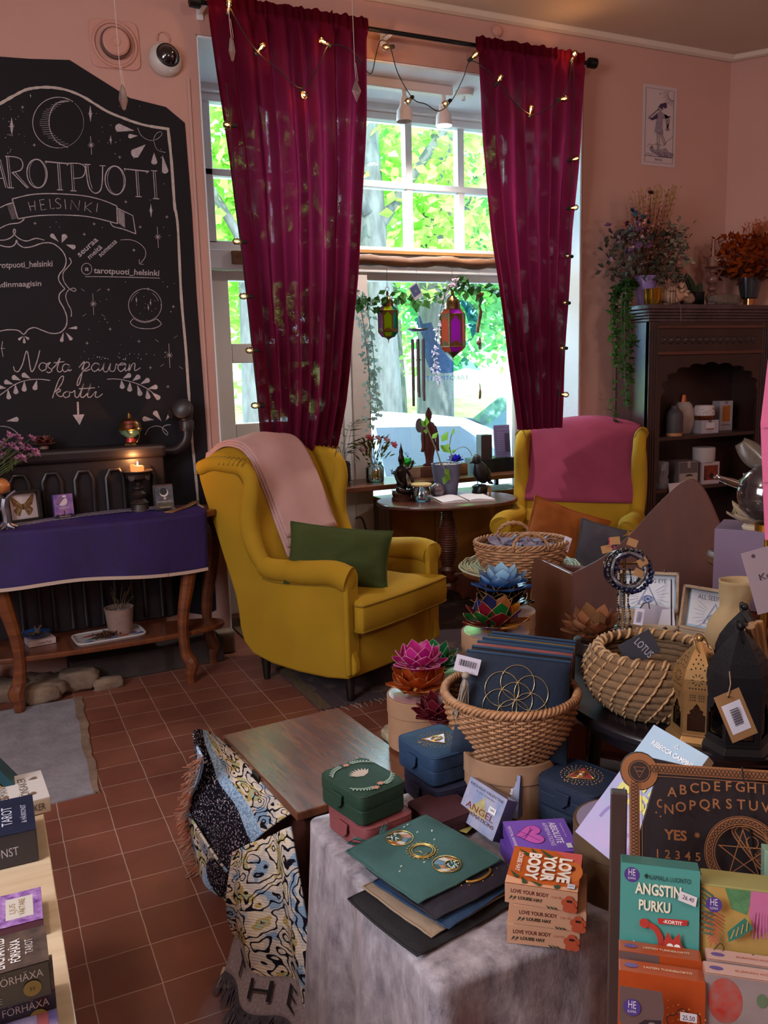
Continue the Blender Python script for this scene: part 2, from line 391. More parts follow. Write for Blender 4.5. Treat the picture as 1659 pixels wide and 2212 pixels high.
# ------------------------------------------------------------------ flat prints on faces
class Pr:
 "artwork and lettering printed on one face; every call lies a hair above the one before"
 def __init__(s,root,M,name='cover_art',step=.00025):
  s.root,s.M,s.name,s.z,s.step,s.g,s.ms=root,M,name,0,step,G(),[]
 def _use(s,m):
  m=m if not isinstance(m,str)else mat('ink '+m,m,.55)
  if m not in s.ms:s.ms.append(m)
  s.g.mi=s.ms.index(m);s.z+=s.step;return s.M@Matrix.Translation((0,0,s.z))
 def poly(s,pts,m):s.g.face([(x,y,0)for x,y in pts],s._use(m));return s
 def rect(s,x0,y0,x1,y1,m):return s.poly([(x0,y0),(x1,y0),(x1,y1),(x0,y1)],m)
 def disc(s,x,y,r,m,ry=None,n=24,a0=0,a1=2*pi):return s.poly([(x+r*cos(a0+(a1-a0)*i/n),y+(ry or r)*sin(a0+(a1-a0)*i/n))for i in range(n+(0 if a1-a0>6.2 else 1))],m)
 def line(s,pts,w,m,n=0,closed=False):
  p=smooth_path(pts,n,closed)if n else[V((q[0],q[1],0))for q in pts]
  s.g.ribbon(p,w,s._use(m),(0,0,1),closed);return s
 def ring(s,x,y,r,w,m,n=28):return s.line([(x+r*cos(2*pi*i/n),y+r*sin(2*pi*i/n))for i in range(n)],w,m,closed=True)
 def text(s,t,x,y,h,m,**k):write(s.g,t,x,y,h,s._use(m),**k);return s
 def done(s):return s.g.build(s.name,s.ms,s.root)
def drop(p,q,w,n=7):
 "teardrop outline from the sharp tip p to the round end q"
 p,q=V((p[0],p[1],0)),V((q[0],q[1],0));d=q-p;L=d.length;d.normalize();e=V((-d.y,d.x,0));out=[(p.x,p.y)]
 for i in range(1,2*n):
  a=pi*i/n-pi/2 if False else-pi/2+pi*i/(2*n);c=p+d*(L-w/2+w/2*cos(a))+e*(w/2*sin(a));out.append((c.x,c.y))
 return out
def front(w,h,d):return lay((0,-d/2-.0004,0),(1,0,0),(0,0,1))
def topf(w,h,d):return lay((0,0,h+.0004),(1,0,0),(0,1,0))
BOXN={}
def carton(name,label,cat,w,d,h,loc,rot,col,group=None,rough=.45,bev=.0012,part='carton',film=False):
 "box or book: root at the middle of its base, w along x, d along y, h up"
 o=thing(name,label,cat,loc,rot,group)
 m=col if not isinstance(col,str)else mat('card '+col+str(rough),col,rough,coat=.6 if film else 0)
 G().box(0,0,0,w,d,h).build(part,m,o,bev=bev);return o
def tilt(yaw,back=0,roll=0):return Euler((back,roll,yaw),'XYZ')

# ------------------------------------------------------------------ chalk wall
KS=3.6065
def wallp(x,y,oy=0,d=.004):
 "crop coordinates to a point on the wall face"
 return at(x/KS,oy+y/KS,Y=WY-d)
chalk=mat('chalk','#b3a6ab',.9,var=.35,vscale=120);black_paint=mat('blackboard paint','#16121a',.7,var=.3,vscale=3,col2='#100c12',spec=.3)
cb=thing('chalkboard','black painted wall chalkboard with white chalk lettering and moon above the console table','chalkboard',(0,0,0))
outl=[(64,127.5),(150,130),(280,212),(358,231.5),(399,266),(414.5,460),(424,632),(446,931),(466.5,1317),(445,1329)]
pl=[at(x,y,Y=WY)for x,y in outl];pl=[(p.x,p.z)for p in pl]+[(.87,.22),(-.7,.22),(-.66,2.48),(-.55,2.53),(-.33,2.58),(-.02,2.74)]
g=G();g.prism([(x,z)for x,z in pl],0,.003,lay((0,WY-.0005,0),(1,0,0),(0,0,1)));g.build('black_paint',black_paint,cb)
class Chalk:
 def __init__(s,name,oy=0,m=None):s.g=G();s.n=name;s.oy=oy;s.m=m or chalk;s.d=.0045
 def P(s,p):return wallp(p[0],p[1],s.oy,s.d)
 def line(s,pts,w=5,n=5,closed=False):
  k=smooth_path(pts,n,closed)if n else[V((*p,0))for p in pts];s.d+=3e-6
  s.g.ribbon([s.P(p)for p in k],[w*.00052*random.uniform(.8,1.15)for p in k]if isinstance(w,(int,float))else w,None,(0,-1,0),closed);return s
 def fill(s,pts):s.d+=3e-6;s.g.face([s.P(p)for p in pts]);return s
 def ell(s,x,y,rx,ry,w=5,tilt=0,a0=0,a1=360,n=28):
  k=[(radians(a0+(a1-a0)*i/n))for i in range(n+1)];t=radians(tilt)
  return s.line([(x+rx*cos(a)*cos(t)-ry*sin(a)*sin(t),y+rx*cos(a)*sin(t)+ry*sin(a)*cos(t))for a in k],w,0)
 def text(s,t,x,y,h,width=None,rot=0,align='l',bold=.012):
  q=G();write(q,t,0,0,h,None,align,width,bold)
  c,si=cos(rot),sin(rot);s.d+=3e-6
  s.g.add([s.P((x+a*c-b*si,y-a*si-b*c))for a,b,_ in q.v],q.f);return s
 def drop(s,p,q,w):return s.fill(drop(p,q,w))
 def plus(s,x,y,r=12):s.line([(x-r,y),(x+r,y)],4,0);return s.line([(x,y-r),(x+1,y+r)],4,0)
 def dot(s,x,y,r=3.5):return s.fill([(x+r*cos(i),y+r*sin(i))for i in range(6)])
 def spark(s,x,y,r=60):
  s.fill([(x,y-r),(x+r*.18,y),(x+3,y+r),(x-r*.16,y)]);return s.line([(x-r*.3,y),(x+r*.3,y)],4,0)
 def burst(s,x,y,r=80):
  s.line([(x-5,y-r),(x+4,y+r*1.1)],4,0)
  for a in(0,50,130):s.line([(x-26*cos(R(a)),y-22*sin(R(a))),(x+26*cos(R(a)),y+22*sin(R(a)))],4,0)
  return s
 def done(s):return s.g.build(s.n,s.m,cb)
c=Chalk('painted_border',0,mat('cream border paint','#b7a9a3',.85,var=.2,vscale=60))
c.line([(-260,960),(-120,880),(0,808),(110,745),(200,700),(290,683),(380,680),(470,690),(560,715),(650,755),(740,810),(840,870),(960,920),(1080,962),(1180,985),(1315,1005)],22)
c.line([(1308,995),(1335,1250),(1360,1600),(1372,1660),(1388,1810),(1412,2310),(1447,2710),(1467,3010),(1486,3260),(1500,3460),(1520,3660),(1538,3850),(1552,4100)],24).done()
c=Chalk('moon_drawing').ell(455,955,200,198,6,0,90,305).ell(455,955,197,198,2.5,0,-50,92)
c.line([(540,790),(450,800),(400,860),(382,950),(400,1040),(450,1110),(530,1150)],6)
for i in range(22):
 t=i/21;y=780+340*t;xr=382+150*abs(2*t-1)**2.2;c.line([(xr-60-20*random.random(),y+6),(xr,y)],2.5,0)
c.done()
c=Chalk('star_drawings')
for p in((90,985,75),(703,885,65),(862,1090,38),(1175,1640,55),(237,745,18)):c.spark(*p)
c.burst(710,1130,68).burst(1230,1845,78)
for x,y in((175,835),(267,1130),(932,1225),(980,1572),(1300,1690),(1092,1768),(733,1745),(272,1740),(656,1825),(1042,1948)):c.plus(x,y)
for i in range(34):c.dot(random.choice((random.uniform(20,240),random.uniform(650,1290))),random.uniform(720,1240),random.uniform(2,5))
for p in((75,830),(122,928),(25,924),(62,1048),(148,1046),(795,990),(863,975),(1278,1432),(1172,1558),(1275,1770),(1320,1835),(438,1730),(390,1770),(462,1770),(797,1772)):c.dot(*p)
c.oy=460
c.burst(727,708,80).burst(1320,1108,90)
for x,y in((845,597),(1153,592),(1350,730),(858,905),(678,1015),(1083,1000),(1172,1205),(1308,1353),(1042,290)):c.plus(x,y)
for x,y in((645,600),(770,600),(658,795),(805,800),(1222,995),(1370,965),(1265,1185),(1410,1205)):c.line([(x-14,y-10 if x in(645,805,1222,1410)else y+10),(x+14,y+10 if x in(645,805,1222,1410)else y-10)],3,0)
for i in range(42):c.dot(random.uniform(600,1380),random.choice((random.uniform(520,1080),random.uniform(1080,1140))),random.uniform(2,4.5))
c.line([(20,1000),(12,1055),(24,1120)],6,0).line([(5,1055),(40,1055)],5,0);c.done()
c=Chalk('leaf_drawings')
for p,q,w in(((1048,1018),(898,990),66),((1075,1058),(998,1062),38),((1135,1125),(1030,1215),78),((1200,1188),(1202,1282),50),((1265,1208),(1290,1352),52),((458,1885),(395,1825),36),((480,1893),(510,1825),48),((512,1905),(588,1930),40)):c.drop(p,q,w)
c.line([(1072,995),(1100,1055),(1160,1092),(1220,1085),(1260,1050),(1255,1028),(1225,1035),(1200,1075),(1203,1120),(1230,1170),(1290,1188)],4)
c.oy=460
for p,q,w in(((530,900),(602,893),26),((495,930),(478,1005),30),((512,930),(560,990),30),((182,958),(143,990),22),((186,960),(190,1016),24),((190,958),(226,985),22),((48,1622),(145,1605),40),((0,1570),(-20,1600),30),((1200,1612),(1110,1603),42),((1258,1622),(1200,1545),42),((1290,1618),(1342,1540),42)):c.drop(p,q,w)
c.line([(390,1305),(300,1295),(200,1305),(110,1340),(40,1390),(-30,1440)],7).line([(835,1295),(900,1293),(980,1305),(1080,1335),(1160,1378),(1230,1435)],7)
for p,q,w in(((240,1290),(170,1255),42),((165,1305),(92,1275),42),((105,1335),(32,1312),40),((50,1365),(-20,1355),36),((288,1300),(268,1380),42),((190,1305),(188,1392),42),((120,1335),(125,1412),42),((62,1370),(70,1452),40),((955,1290),(1020,1258),40),((1030,1310),(1090,1268),42),((1092,1335),(1165,1295),42),((1150,1370),(1228,1352),40),((1180,1395),(1245,1450),42),((945,1300),(955,1370),42),((1012,1315),(1010,1392),42),((1070,1340),(1095,1425),42),((1145,1375),(1155,1450),42)):c.drop(p,q,w)
c.line([(1130,1730),(1160,1680),(1210,1660),(1260,1670),(1305,1710),(1300,1730),(1275,1705),(1265,1675),(1290,1655),(1330,1650)],6)
c.line([(-30,1665),(30,1662),(90,1680),(140,1720)],5);c.done()
c=Chalk('title_lettering')
def dbl(pts,w=7,off=15,n=0):
 c.line(pts,w,n);c.line([(x+off,y+2)for x,y in pts],w*.6,n)
c.line([(-10,1240),(-70,1440)],8,0);dbl([(-12,1240),(45,1462)]);c.line([(-45,1385),(25,1390)],6,0)
dbl([(52,1222),(75,1460)]);c.line([(40,1218),(110,1222),(160,1240),(178,1282),(160,1325),(92,1345)],8,6);c.line([(95,1345),(150,1400),(215,1466)],8,0);c.line([(120,1345),(225,1462)],5,0)
for x,y,rx,ry in((288,1352,78,112),(897,1405,78,112)):c.ell(x,y,rx,ry,9,-6);c.ell(x+4,y,rx-15,ry-3,4,-6)
c.line([(350,1258),(540,1276)],10,0);dbl([(448,1268),(462,1476)]);c.line([(352,1255),(362,1275)],6,0);c.line([(538,1272),(520,1290)],6,0)
dbl([(553,1278),(565,1484)]);c.line([(535,1272),(620,1275),(660,1300),(662,1345),(635,1382),(570,1390)],8,6)
c.line([(668,1282),(680,1400),(700,1470),(740,1505),(780,1485),(796,1420),(800,1290)],9,6);c.line([(684,1282),(698,1400),(720,1470)],5,6);c.line([(650,1278),(705,1282)],6,0);c.line([(775,1290),(822,1292)],6,0)
c.line([(965,1315),(1160,1336)],10,0);dbl([(1058,1325),(1072,1528)]);c.line([(966,1312),(975,1332)],6,0);c.line([(1158,1330),(1140,1350)],6,0)
dbl([(1194,1332),(1208,1545)])
for x,y in((85,1462),(468,1478),(572,1486),(1080,1531),(1216,1547),(1200,1330)):c.line([(x-24,y),(x+24,y+2)],7,0)
c.done()
c=Chalk('banner_drawing')
c.line([(95,1550),(250,1515),(430,1509),(650,1525),(800,1560),(910,1605)],8).line([(140,1705),(300,1680),(500,1675),(700,1690),(915,1742)],8).line([(95,1550),(140,1705)],8,0).line([(910,1605),(915,1742)],8,0)
c.line([(915,1622),(1035,1680),(1058,1822)],8,0).line([(1058,1822),(960,1785),(885,1765),(860,1735)],8).line([(-60,1650),(0,1618),(60,1590),(100,1580)],8).line([(140,1705),(190,1700),(150,1735),(60,1750),(-40,1800)],8)
for i in range(13):c.line([(55+3*i,1600+9*i),(95+4*i,1585+9*i)],2.5,0);c.line([(920+4*i,1632+2*i),(925+4*i,1740+3*i)],2.5,0)
for s_ in([(220,1575),(240,1642)],[(270,1565),(275,1640)],[(230,1610),(272,1604)],[(345,1553),(308,1558),(322,1637),(362,1630)],[(315,1597),(345,1592)],[(385,1550),(395,1627),(425,1622)],[(505,1552),(512,1628)],[(550,1632),(556,1558),(612,1640),(620,1562)],[(665,1572),(660,1642)],[(718,1578),(664,1612),(712,1655)],[(760,1582),(752,1652)]):c.line(s_,5,0)
c.line([(470,1552),(445,1545),(432,1565),(450,1582),(472,1598),(468,1620),(440,1622)],5);c.done()
c=Chalk('handwriting',460)
c.text('seuraa',622,345,46,195,R(42));c.text('meitä',700,362,40,135,R(42));c.text('somessa',785,345,40,175,R(42))
c.text('tarotpuoti_helsinki',730,468,44,510,R(-2.4));c.ell(675,436,40,44,5);c.text('a',662,450,36,30)
c.line([(662,496),(900,498),(1245,508)],6);c.line([(940,210),(1020,210),(1090,240),(1132,290),(1130,345),(1092,395)],5).line([(1085,362),(1086,398),(1118,400)],5,0)
c.text('tarotpuoti_helsinki',410,415,46,470,R(2),'r');c.text('stadinmaagisin',322,568,42,390,R(2),'r')
c.done()
c=Chalk('ornate_frame',460)
c.line([(-20,212),(40,210),(90,188),(120,150),(112,125),(104,150),(130,185),(170,210),(215,218),(280,198),(345,212)],8)
c.line([(-20,245),(40,262),(90,262),(120,240),(128,212),(140,240),(185,268),(250,262),(330,235),(400,235),(450,262),(495,310),(515,370),(500,430),(462,480),(460,530),(505,590)],9)
c.line([(505,592),(465,630),(462,680),(495,740),(520,810),(515,880),(470,930),(400,938),(330,915),(270,893),(220,908),(185,945),(140,915),(60,910),(-20,925)],9)
c.line([(540,348),(555,385),(525,425),(492,470),(497,530),(535,585),(575,610),(592,598),(570,585),(530,605),(512,650),(530,710),(555,760),(555,808)],7);c.done()
c=Chalk('crystal_ball_drawing',460).ell(1130,718,129,128,5).ell(1130,718,112,112,3,0,195,245).ell(1130,718,108,108,3,0,300,345)
c.line([(1040,822),(1016,855),(1060,890),(1140,903),(1210,895),(1256,865),(1222,825)],6).line([(1040,822),(1090,848),(1150,852),(1222,825)],4)
for x,y in((1062,678),(1172,700),(1155,737)):c.spark(x,y,26)
for i in range(9):c.dot(1130+random.uniform(-80,80),718+random.uniform(-80,80),3)
c.done()
c=Chalk('cursive_lettering',460)
for s_ in([(105,1195),(115,1228),(142,1235),(175,1180),(210,1075),(240,1225),(262,1222),(290,1150),(310,1070)],[(360,1175),(325,1168),(303,1200),(325,1230),(358,1215),(362,1182),(392,1165),(372,1195),(405,1225),(380,1245),(362,1235)],
  [(405,1215),(440,1180),(468,1130),(445,1215),(465,1240),(490,1220)],[(420,1168),(500,1158)],[(540,1185),(505,1178),(485,1210),(505,1238),(535,1215),(542,1185),(535,1230),(558,1220)],
  [(615,1205),(648,1165),(655,1172),(622,1320),(600,1342),(612,1290),(650,1230),(692,1195),(690,1165),(662,1170),(640,1215),(665,1232),(705,1215)],[(775,1180),(740,1170),(712,1205),(735,1235),(770,1210),(778,1180),(770,1228),(795,1215),(812,1170),(805,1225),(835,1235),(862,1172),(855,1225),(890,1230),(905,1175)],
  [(905,1175),(925,1185),(980,1178),(945,1170),(918,1205),(940,1235),(972,1210),(982,1180),(975,1228),(998,1218),(1012,1172),(1005,1232),(1030,1180),(1052,1175),(1050,1228),(1095,1205)],
  [(408,1443),(450,1320),(478,1275),(495,1278),(480,1330),(432,1392)],[(430,1395),(462,1372),(470,1388),(440,1405),(470,1432),(492,1420)],[(520,1390),(492,1412),(508,1438),(540,1425),(540,1395),(520,1390),(560,1398),(582,1385),(585,1428),(612,1430),(652,1330),(628,1420),(650,1435),(690,1390),(708,1328),(682,1420),(705,1435),(748,1390),(742,1428),(765,1435),(800,1408)],
  [(615,1370),(740,1362)]):c.line(s_,8,6)
for x,y in((758,1122),(775,1124),(820,1132),(962,1140),(976,1142),(768,1355)):c.dot(x,y,5)
c.done()
c=Chalk('arrow_drawing',460).fill([(598,1472),(613,1472),(617,1572),(602,1572)]).fill([(566,1573),(658,1568),(620,1652)]);c.done()

# ------------------------------------------------------------------ radiator and pipe
blk=mat('black gloss radiator paint','#1d161a',.38,spec=.5)
rad=thing('radiator','black painted column radiator against the chalkboard behind the console table','radiator',(.03,4.10,.25))
g=G();g.bx(-.9,.735,-.035,.09,.0,.80);g.build('body',blk,rad,bev=.008)
g=G();g.bx(-.92,.745,-.06,.095,.775,.84);g.build('top_rail',blk,rad,bev=.02,seg=3)
for i in range(11):
 x=.64-i*.135
 g=G();g.tube([(x-.038,-.05,.02),(x-.038,-.05,.7),(x-.02,-.05,.735),(x+.02,-.05,.735),(x+.038,-.05,.7),(x+.038,-.05,.02)],.010,8);g.build('column',blk,rad,smooth=True)
pp=[(.735,.02,.80),(.80,.02,.80),(.845,.02,.83),(.862,.02,.88),(.862,.02,.99)]
pv=thing('radiator_pipe','black elbow pipe and round valve handle at the end of the radiator','pipe',(.03,4.10,.25))
G().tube(smooth_path(pp,5),.026,12).build('pipe',blk,pv,smooth=True)
g=G();g.lathe([(.034,.89),(.036,.93),(.03,.94),(.033,.96),(.033,1.0),(.02,1.01)],16,None,(.862,.02,0));g.build('valve_body',blk,pv,smooth=True)
g=G();g.lathe([(.0,0),(.03,0),(.045,.01),(.05,.03),(.045,.06),(.02,.07),(.0,.07)],18,Matrix.Translation((.862,.04,.985))@Matrix.Rotation(R(78),4,'X')@Matrix.Rotation(R(-25),4,'Y'));g.build('valve_handle',blk,pv,smooth=True)
g=G();g.tube([(.85,.05,.985),(.79,.03,.97)],.022,10);g.build('valve_stem',blk,pv,smooth=True)

# ------------------------------------------------------------------ console table
cwood=wood('polished walnut','#4a2413','#7d4424',(2,2,30),.3,.3);cwoodx=wood('polished walnut top','#4a2413','#713c20',(24,3,3),.3,.3)
con=thing('console_table','oval walnut console table with cabriole legs and a low shelf under the purple cloth','table',(.405,3.93,0))
def oval(a,b,n=40,p=2.4):return[(a*abs(cos(t))**(2/p)*(1 if cos(t)>=0 else-1),b*abs(sin(t))**(2/p)*(1 if sin(t)>=0 else-1))for t in(2*pi*i/n for i in range(n))]
G().prism(oval(.58,.195),.762,.79).build('tabletop',cwoodx,con,bev=.008,seg=3)
G().prism(oval(.50,.16),.69,.762).build('apron',cwoodx,con,bev=.004)
G().prism(oval(.565,.13,48),.215,.24).build('lower_shelf',cwoodx,con,bev=.007,seg=3)
for sx,sy in((-1,-1),(1,-1),(-1,1),(1,1)):
 ox,oy=sx*.367,(-.11 if sy<0 else .10);q=sx*(.0 if sy<0 else .16)
 path=[(ox-sx*.0+q,oy+.0*sy,.74),(ox+sx*.035+q,oy+sy*.01,.66),(ox+sx*.02+q,oy,.50),(ox-sx*.012+q,oy,.34),(ox-sx*.02+q,oy,.22),(ox-sx*.01+q,oy,.13),(ox+sx*.008+q,oy+sy*.01,.085),(ox+sx*.0+q,oy+sy*.01,.045),(ox+q,oy+sy*.01,.0)]
 rad_=[.03,.04,.034,.027,.024,.028,.033,.026,.019]
 sp=smooth_path(path,4);rr=[rad_[min(8,int(i/4))]+(rad_[min(8,int(i/4)+1)]-rad_[min(8,int(i/4))])*(i%4)/4 for i in range(len(sp))]
 g=G();g.tube(sp,rr,10);g.build('leg',cwood,con,smooth=True)
pv_c=velvet('purple velvet','#240850','#3a1c80',10,'#1c063e');cream_f=mat('cream ribbon','#b59c8e',.8,bump=.3,bscale=300)
cloth=thing('table_cloth','deep purple velvet cloth with cream ribbon border draped over the console table','cloth',(0,0,0))
def edge_pt(x):
 t=(x-.405)/.585;return 3.93-.197*max(0,1-abs(t)**2.4)**(1/2.4)
def clothf(u,v):
 x=-.18+(.905+.18)*u;ye=edge_pt(min(max(x,-.16),.90))if x<.905 else 3.9
 bot=.535-.012*cos(u*7)+.02*(1-u)
 if v<.3:k=v/.3;return(x,4.03+(ye-4.03)*k,.7925)
 k=(v-.3)/.7;z=.7925+(bot-.7925)*k
 return(x-.012*k*(u>.8),ye-.006-.012*k+.008*sin(u*15+1)*k,z-.0)
g=G();g.grid(clothf,60,24);g.build('cloth',pv_c,cloth,smooth='all',solid=.003)
g=G();top_e=[V(clothf(i/59,1))for i in range(60)];side_e=[V(clothf(1,.3+.7*i/19))for i in range(20)];side_l=[V(clothf(0.17,.3+.7*i/19))for i in range(20)]
g.ribbon([p+V((0,-.004,.007))for p in top_e],.015,None,(0,-1,0));g.ribbon([p+V((-.007,-.004,0))for p in side_e],.015,None,(0,-1,0));g.ribbon([p+V((0,-.004,0))for p in side_l],.013,None,(0,-1,0))
g.ribbon([V(clothf(1,.3*i/5))+V((-.007,0,.003))for i in range(6)],.015,None,(0,0,1));g.build('ribbon_border',cream_f,cloth)
TZ=.794 # top of the cloth

# things on the console table ---------------------------------------------------
bone=mat('aged silver','#8c8791',.35,.9);amber=mat('orange calcite','#b8713a',.35,var=.35,vscale=18,col2='#8a4a22',coat=.4)
p=at(15,1142,z=TZ);o=thing('sphere_stand','silver tree-shaped stand on the purple cloth holding the orange stone ball','stand',p)
g=G();g.tube(smooth_path([(0,0,0),(.003,0,.05),(-.002,0,.09),(.004,0,.125)],4),[.017]*13,8)
for a in range(5):t=a*1.26+.4;g.tube([(.0,0,.03),(.018*cos(t),.018*sin(t),.012),(.045*cos(t),.045*sin(t),.003)],[.012,.009,.004],6)
for a in(-.2,1.9,3.6):g.tube(smooth_path([(0,0,.11),(.02*cos(a),.02*sin(a),.135),(.047*cos(a),.047*sin(a),.155)],3),[.009,.008,.007,.007,.006,.006,.005],6)
g.tube([(0,0,.08),(-.03,0,.085),(-.06,.0,.10)],[.008,.006,.004],6);g.build('tree_stand',bone,o,smooth=True)
g=G();g.ball(0,0,0,.034,n=28,m=18);o2=g.build('stone_sphere',amber,None,smooth='all');o2.location=(p.x-.005,p.y+.004,TZ+.177)
tag(o2,'polished orange stone ball resting on the silver tree stand','stone ball')
def stand_rect(a,b,zb,zt=None):
 "base centre, width and yaw of something upright whose bottom edge runs from pixel a to b on the plane z"
 A,B=at(*a,z=zb),at(*b,z=zb);return(A+B)/2,(B-A).length,atan2(B.y-A.y,B.x-A.x)
fr_b=mat('black frame','#131013',.4);paper=mat('paper','#c9bcc0',.8)
c0,w0,yw=stand_rect((24,1131),(88,1122),TZ)
o=thing('framed_butterfly','black box frame with a mounted brown moth leaning behind the orange ball','picture frame',c0,tilt(yw,R(-6)))
W,H=.145,.135;g=G()
for x0,x1,z0,z1 in((-W/2,W/2,0,.012),(-W/2,W/2,H-.012,H),(-W/2,-W/2+.012,0,H),(W/2-.012,W/2,0,H)):g.bx(x0,x1,-.012,.022,z0,z1)
g.build('frame',fr_b,o,bev=.001);G().bx(-W/2+.01,W/2-.01,.012,.02,.01,H-.01).build('backing_card',paper,o)
q=Pr(o,lay((0,.0118,0),(1,0,0),(0,0,1)),'moth');br=mat('moth brown','#5a3a1e',.8,var=.5,vscale=90,col2='#8a6a40')
for sx in(-1,1):
 q.poly([(0,.07),(sx*.045,.115),(sx*.052,.112),(sx*.045,.085),(sx*.04,.07),(sx*.012,.06)],br)
 q.poly([(0,.064),(sx*.03,.066),(sx*.042,.05),(sx*.03,.03),(sx*.018,.025)],br)
 q.line([(sx*.01,.07),(sx*.03,.088),(sx*.047,.108)],.002,'#a58a60');q.line([(sx*.015,.055),(sx*.028,.045),(sx*.026,.032)],.0025,'#c0aa85')
q.line([(0,.078),(0,.052)],.005,'#3a2412');q.line([(-.03,.017),(.025,.017)],.0006,'#777777');q.done()
c0,w0,yw=stand_rect((113,1122),(164,1116),TZ)
o=carton('card_deck_box','purple card deck box with a crescent moon standing against the radiator','card deck',.082,.028,.105,c0,tilt(yw,R(-5)),'#4a3a78')
q=Pr(o,front(.082,.105,.028));q.rect(-.041,0,.041,.105,mat('dusk sky print','#5b4890',.6,var=.6,vscale=30,col2='#9a6a92'))
q.disc(-.004,.075,.021,'#7a5a80');q.poly([(-.004+.021*cos(R(a)),.075+.021*sin(R(a)))for a in range(-135,50,12)]+[(.0,.082)],'#c8b4bc')
q.rect(-.002,.092,.013,.1,'#cfc6cc');q.text('Moonology',0,.052,.009,'#8d86b4',width=.064);q.text('MANIFESTATION',0,.044,.0045,'#e8dcea',width=.045)
q.poly([(-.041,.012),(-.03,.02),(-.02,.014),(-.005,.018),(.01,.013),(.025,.019),(.041,.014),(.041,0),(-.041,0)],'#140f1e');q.rect(-.0025,.018,.001,.034,'#140f1e');q.text('YASMIN BOLAND',0,.006,.0045,'#e0b8a8',width=.048);q.done()
p=at(303,1103,z=TZ);o=thing('candle_holder','dark turned wooden candle holder with a burning candle in front of the radiator','candle holder',p)
dkw=wood('dark carved wood','#1d120e','#36231b',(8,8,8),.5)
g=G();g.lathe([(.042,0),(.038,.02),(.034,.032),(.042,.036),(.03,.05),(.018,.056),(.03,.068),(.032,.078),(.02,.088),(.014,.094),(.026,.104),(.026,.11),(.012,.118),(.014,.132),(.03,.142),(.05,.15),(.055,.172),(.072,.182),(.07,.186),(.0,.18)],28);g.build('turned_stand',dkw,o,smooth=True)
for a in(-2.3,-.7,.9,2.4):g=G();g.lathe([(0,0),(.018,.001),(.016,.004),(.006,.006),(0,.006)],14,Matrix.Translation((.048*cos(a),.048*sin(a),.158))@Matrix.Rotation(a,4,'Z')@Matrix.Rotation(R(80),4,'Y'));g.build('carved_rosette',mat('rosette','#4a3c38',.6,bump=.8,bscale=300),o,smooth=True)
wax=tinted('warm wax','#f0b088',.5);wax.node_tree.nodes['Principled BSDF'].inputs['Emission Color'].default_value=lin('#ff9a50');wax.node_tree.nodes['Principled BSDF'].inputs['Emission Strength'].default_value=.55
g=G();g.lathe([(.03,.182),(.031,.20),(.027,.206),(.02,.204),(.0,.203)],20,None);g.v=[(x,y,z+(.012*max(0,-x/.03)if z>.19 else 0))for x,y,z in g.v];g.build('candle',wax,o,smooth=True)
g=G();g.lathe([(.0005,0),(.003,.004),(.0034,.007),(.0015,.014),(.0003,.019)],8,None,(.003,0,.207));g.build('flame',mat('flame','#ffd9a0',.5,emit=30),o,smooth='all')
G().tube([(.003,0,.2),(.003,0,.209)],.0008,5).build('wick',fr_b,o)
lamp('candle_light','POINT',(p.x+.003,p.y-.0,p.z+.235),1.3,(1,.45,.15),.012)
acr=glassy('clear acrylic','#f4f4fa',.25)
c0,w0,yw=stand_rect((333,1104),(378,1100),TZ)
o=thing('acrylic_display_stand','clear acrylic easel on the purple cloth holding the grey moon card box','display stand',c0,tilt(yw))
g=G();T=Matrix.Rotation(R(-10),4,'X');g.bx(-.045,.045,-.004,-.001,0,.118,T);g.bx(-.045,.045,-.03,-.001,.0,.003);g.bx(-.045,.045,-.031,-.028,0,.014)
T2=Matrix.Translation((0,.05,0))@Matrix.Rotation(R(16),4,'X');g.bx(-.045,.045,-.0,.002,0,.118,T2);g.build('acrylic_sheet',acr,o)
o=carton('card_deck_box','grey card deck box with a dark moon leaning on the clear acrylic easel','card deck',.08,.02,.108,c0+V((0,-.014,.004)),tilt(yw,R(-10)),'#3c3a48')
q=Pr(o,front(.08,.108,.02));q.rect(-.04,0,.04,.108,mat('night print','#35363f',.5,var=.6,vscale=40,col2='#5a5660'));q.disc(0,.078,.019,'#c8b8b8');q.disc(-.002,.083,.0165,'#1e1820');q.disc(.002,.052,.006,'#c09a8a');q.rect(-.038,.004,.038,.03,mat('city print','#5c503c',.6,var=.7,vscale=120));q.text('MOONOLOGY',0,.034,.006,'#c2b49a',width=.068);q.text('ORACLE CARDS',0,.01,.0035,'#d8d0c0',width=.05);q.done()
A,B=at(366,1108,z=TZ),at(422,1090,z=TZ);o=thing('incense_board','thin curved wooden incense board at the right end of the purple cloth','incense holder',(A+B)/2+V((0,0,.0)),atan2(B.y-A.y,B.x-A.x))
g=G();g.grid(lambda u,v:((u-.5)*.26,(v-.5)*.045*(1-.3*u),.004+.022*max(0,u-.6)**1.5*2),16,4);g.build('board',wood('pale stained wood','#6a4a30','#96704a',(6,40,6)),o,solid=.005,smooth=True)
spread=[]
for i in range(24):
 t=i/23;p=at(55+285*t,1133-31*t-3*sin(t*3),z=TZ);p.y+=.035
 o=G().bx(-.03,.03,-.05,.05,0,.0006).build('tarot_card',[mat('card back lilac','#8f8496',.6,var=.6,vscale=160,col2='#4f4656')])
 o.location=p+V((0,0,.0005+i*.00025));o.rotation_euler=(0,R(1.2),R(-52+8*sin(i)))
 tag(o,'one of the face-down patterned tarot cards fanned in a row on the purple cloth','tarot card','fanned tarot cards on the purple cloth')
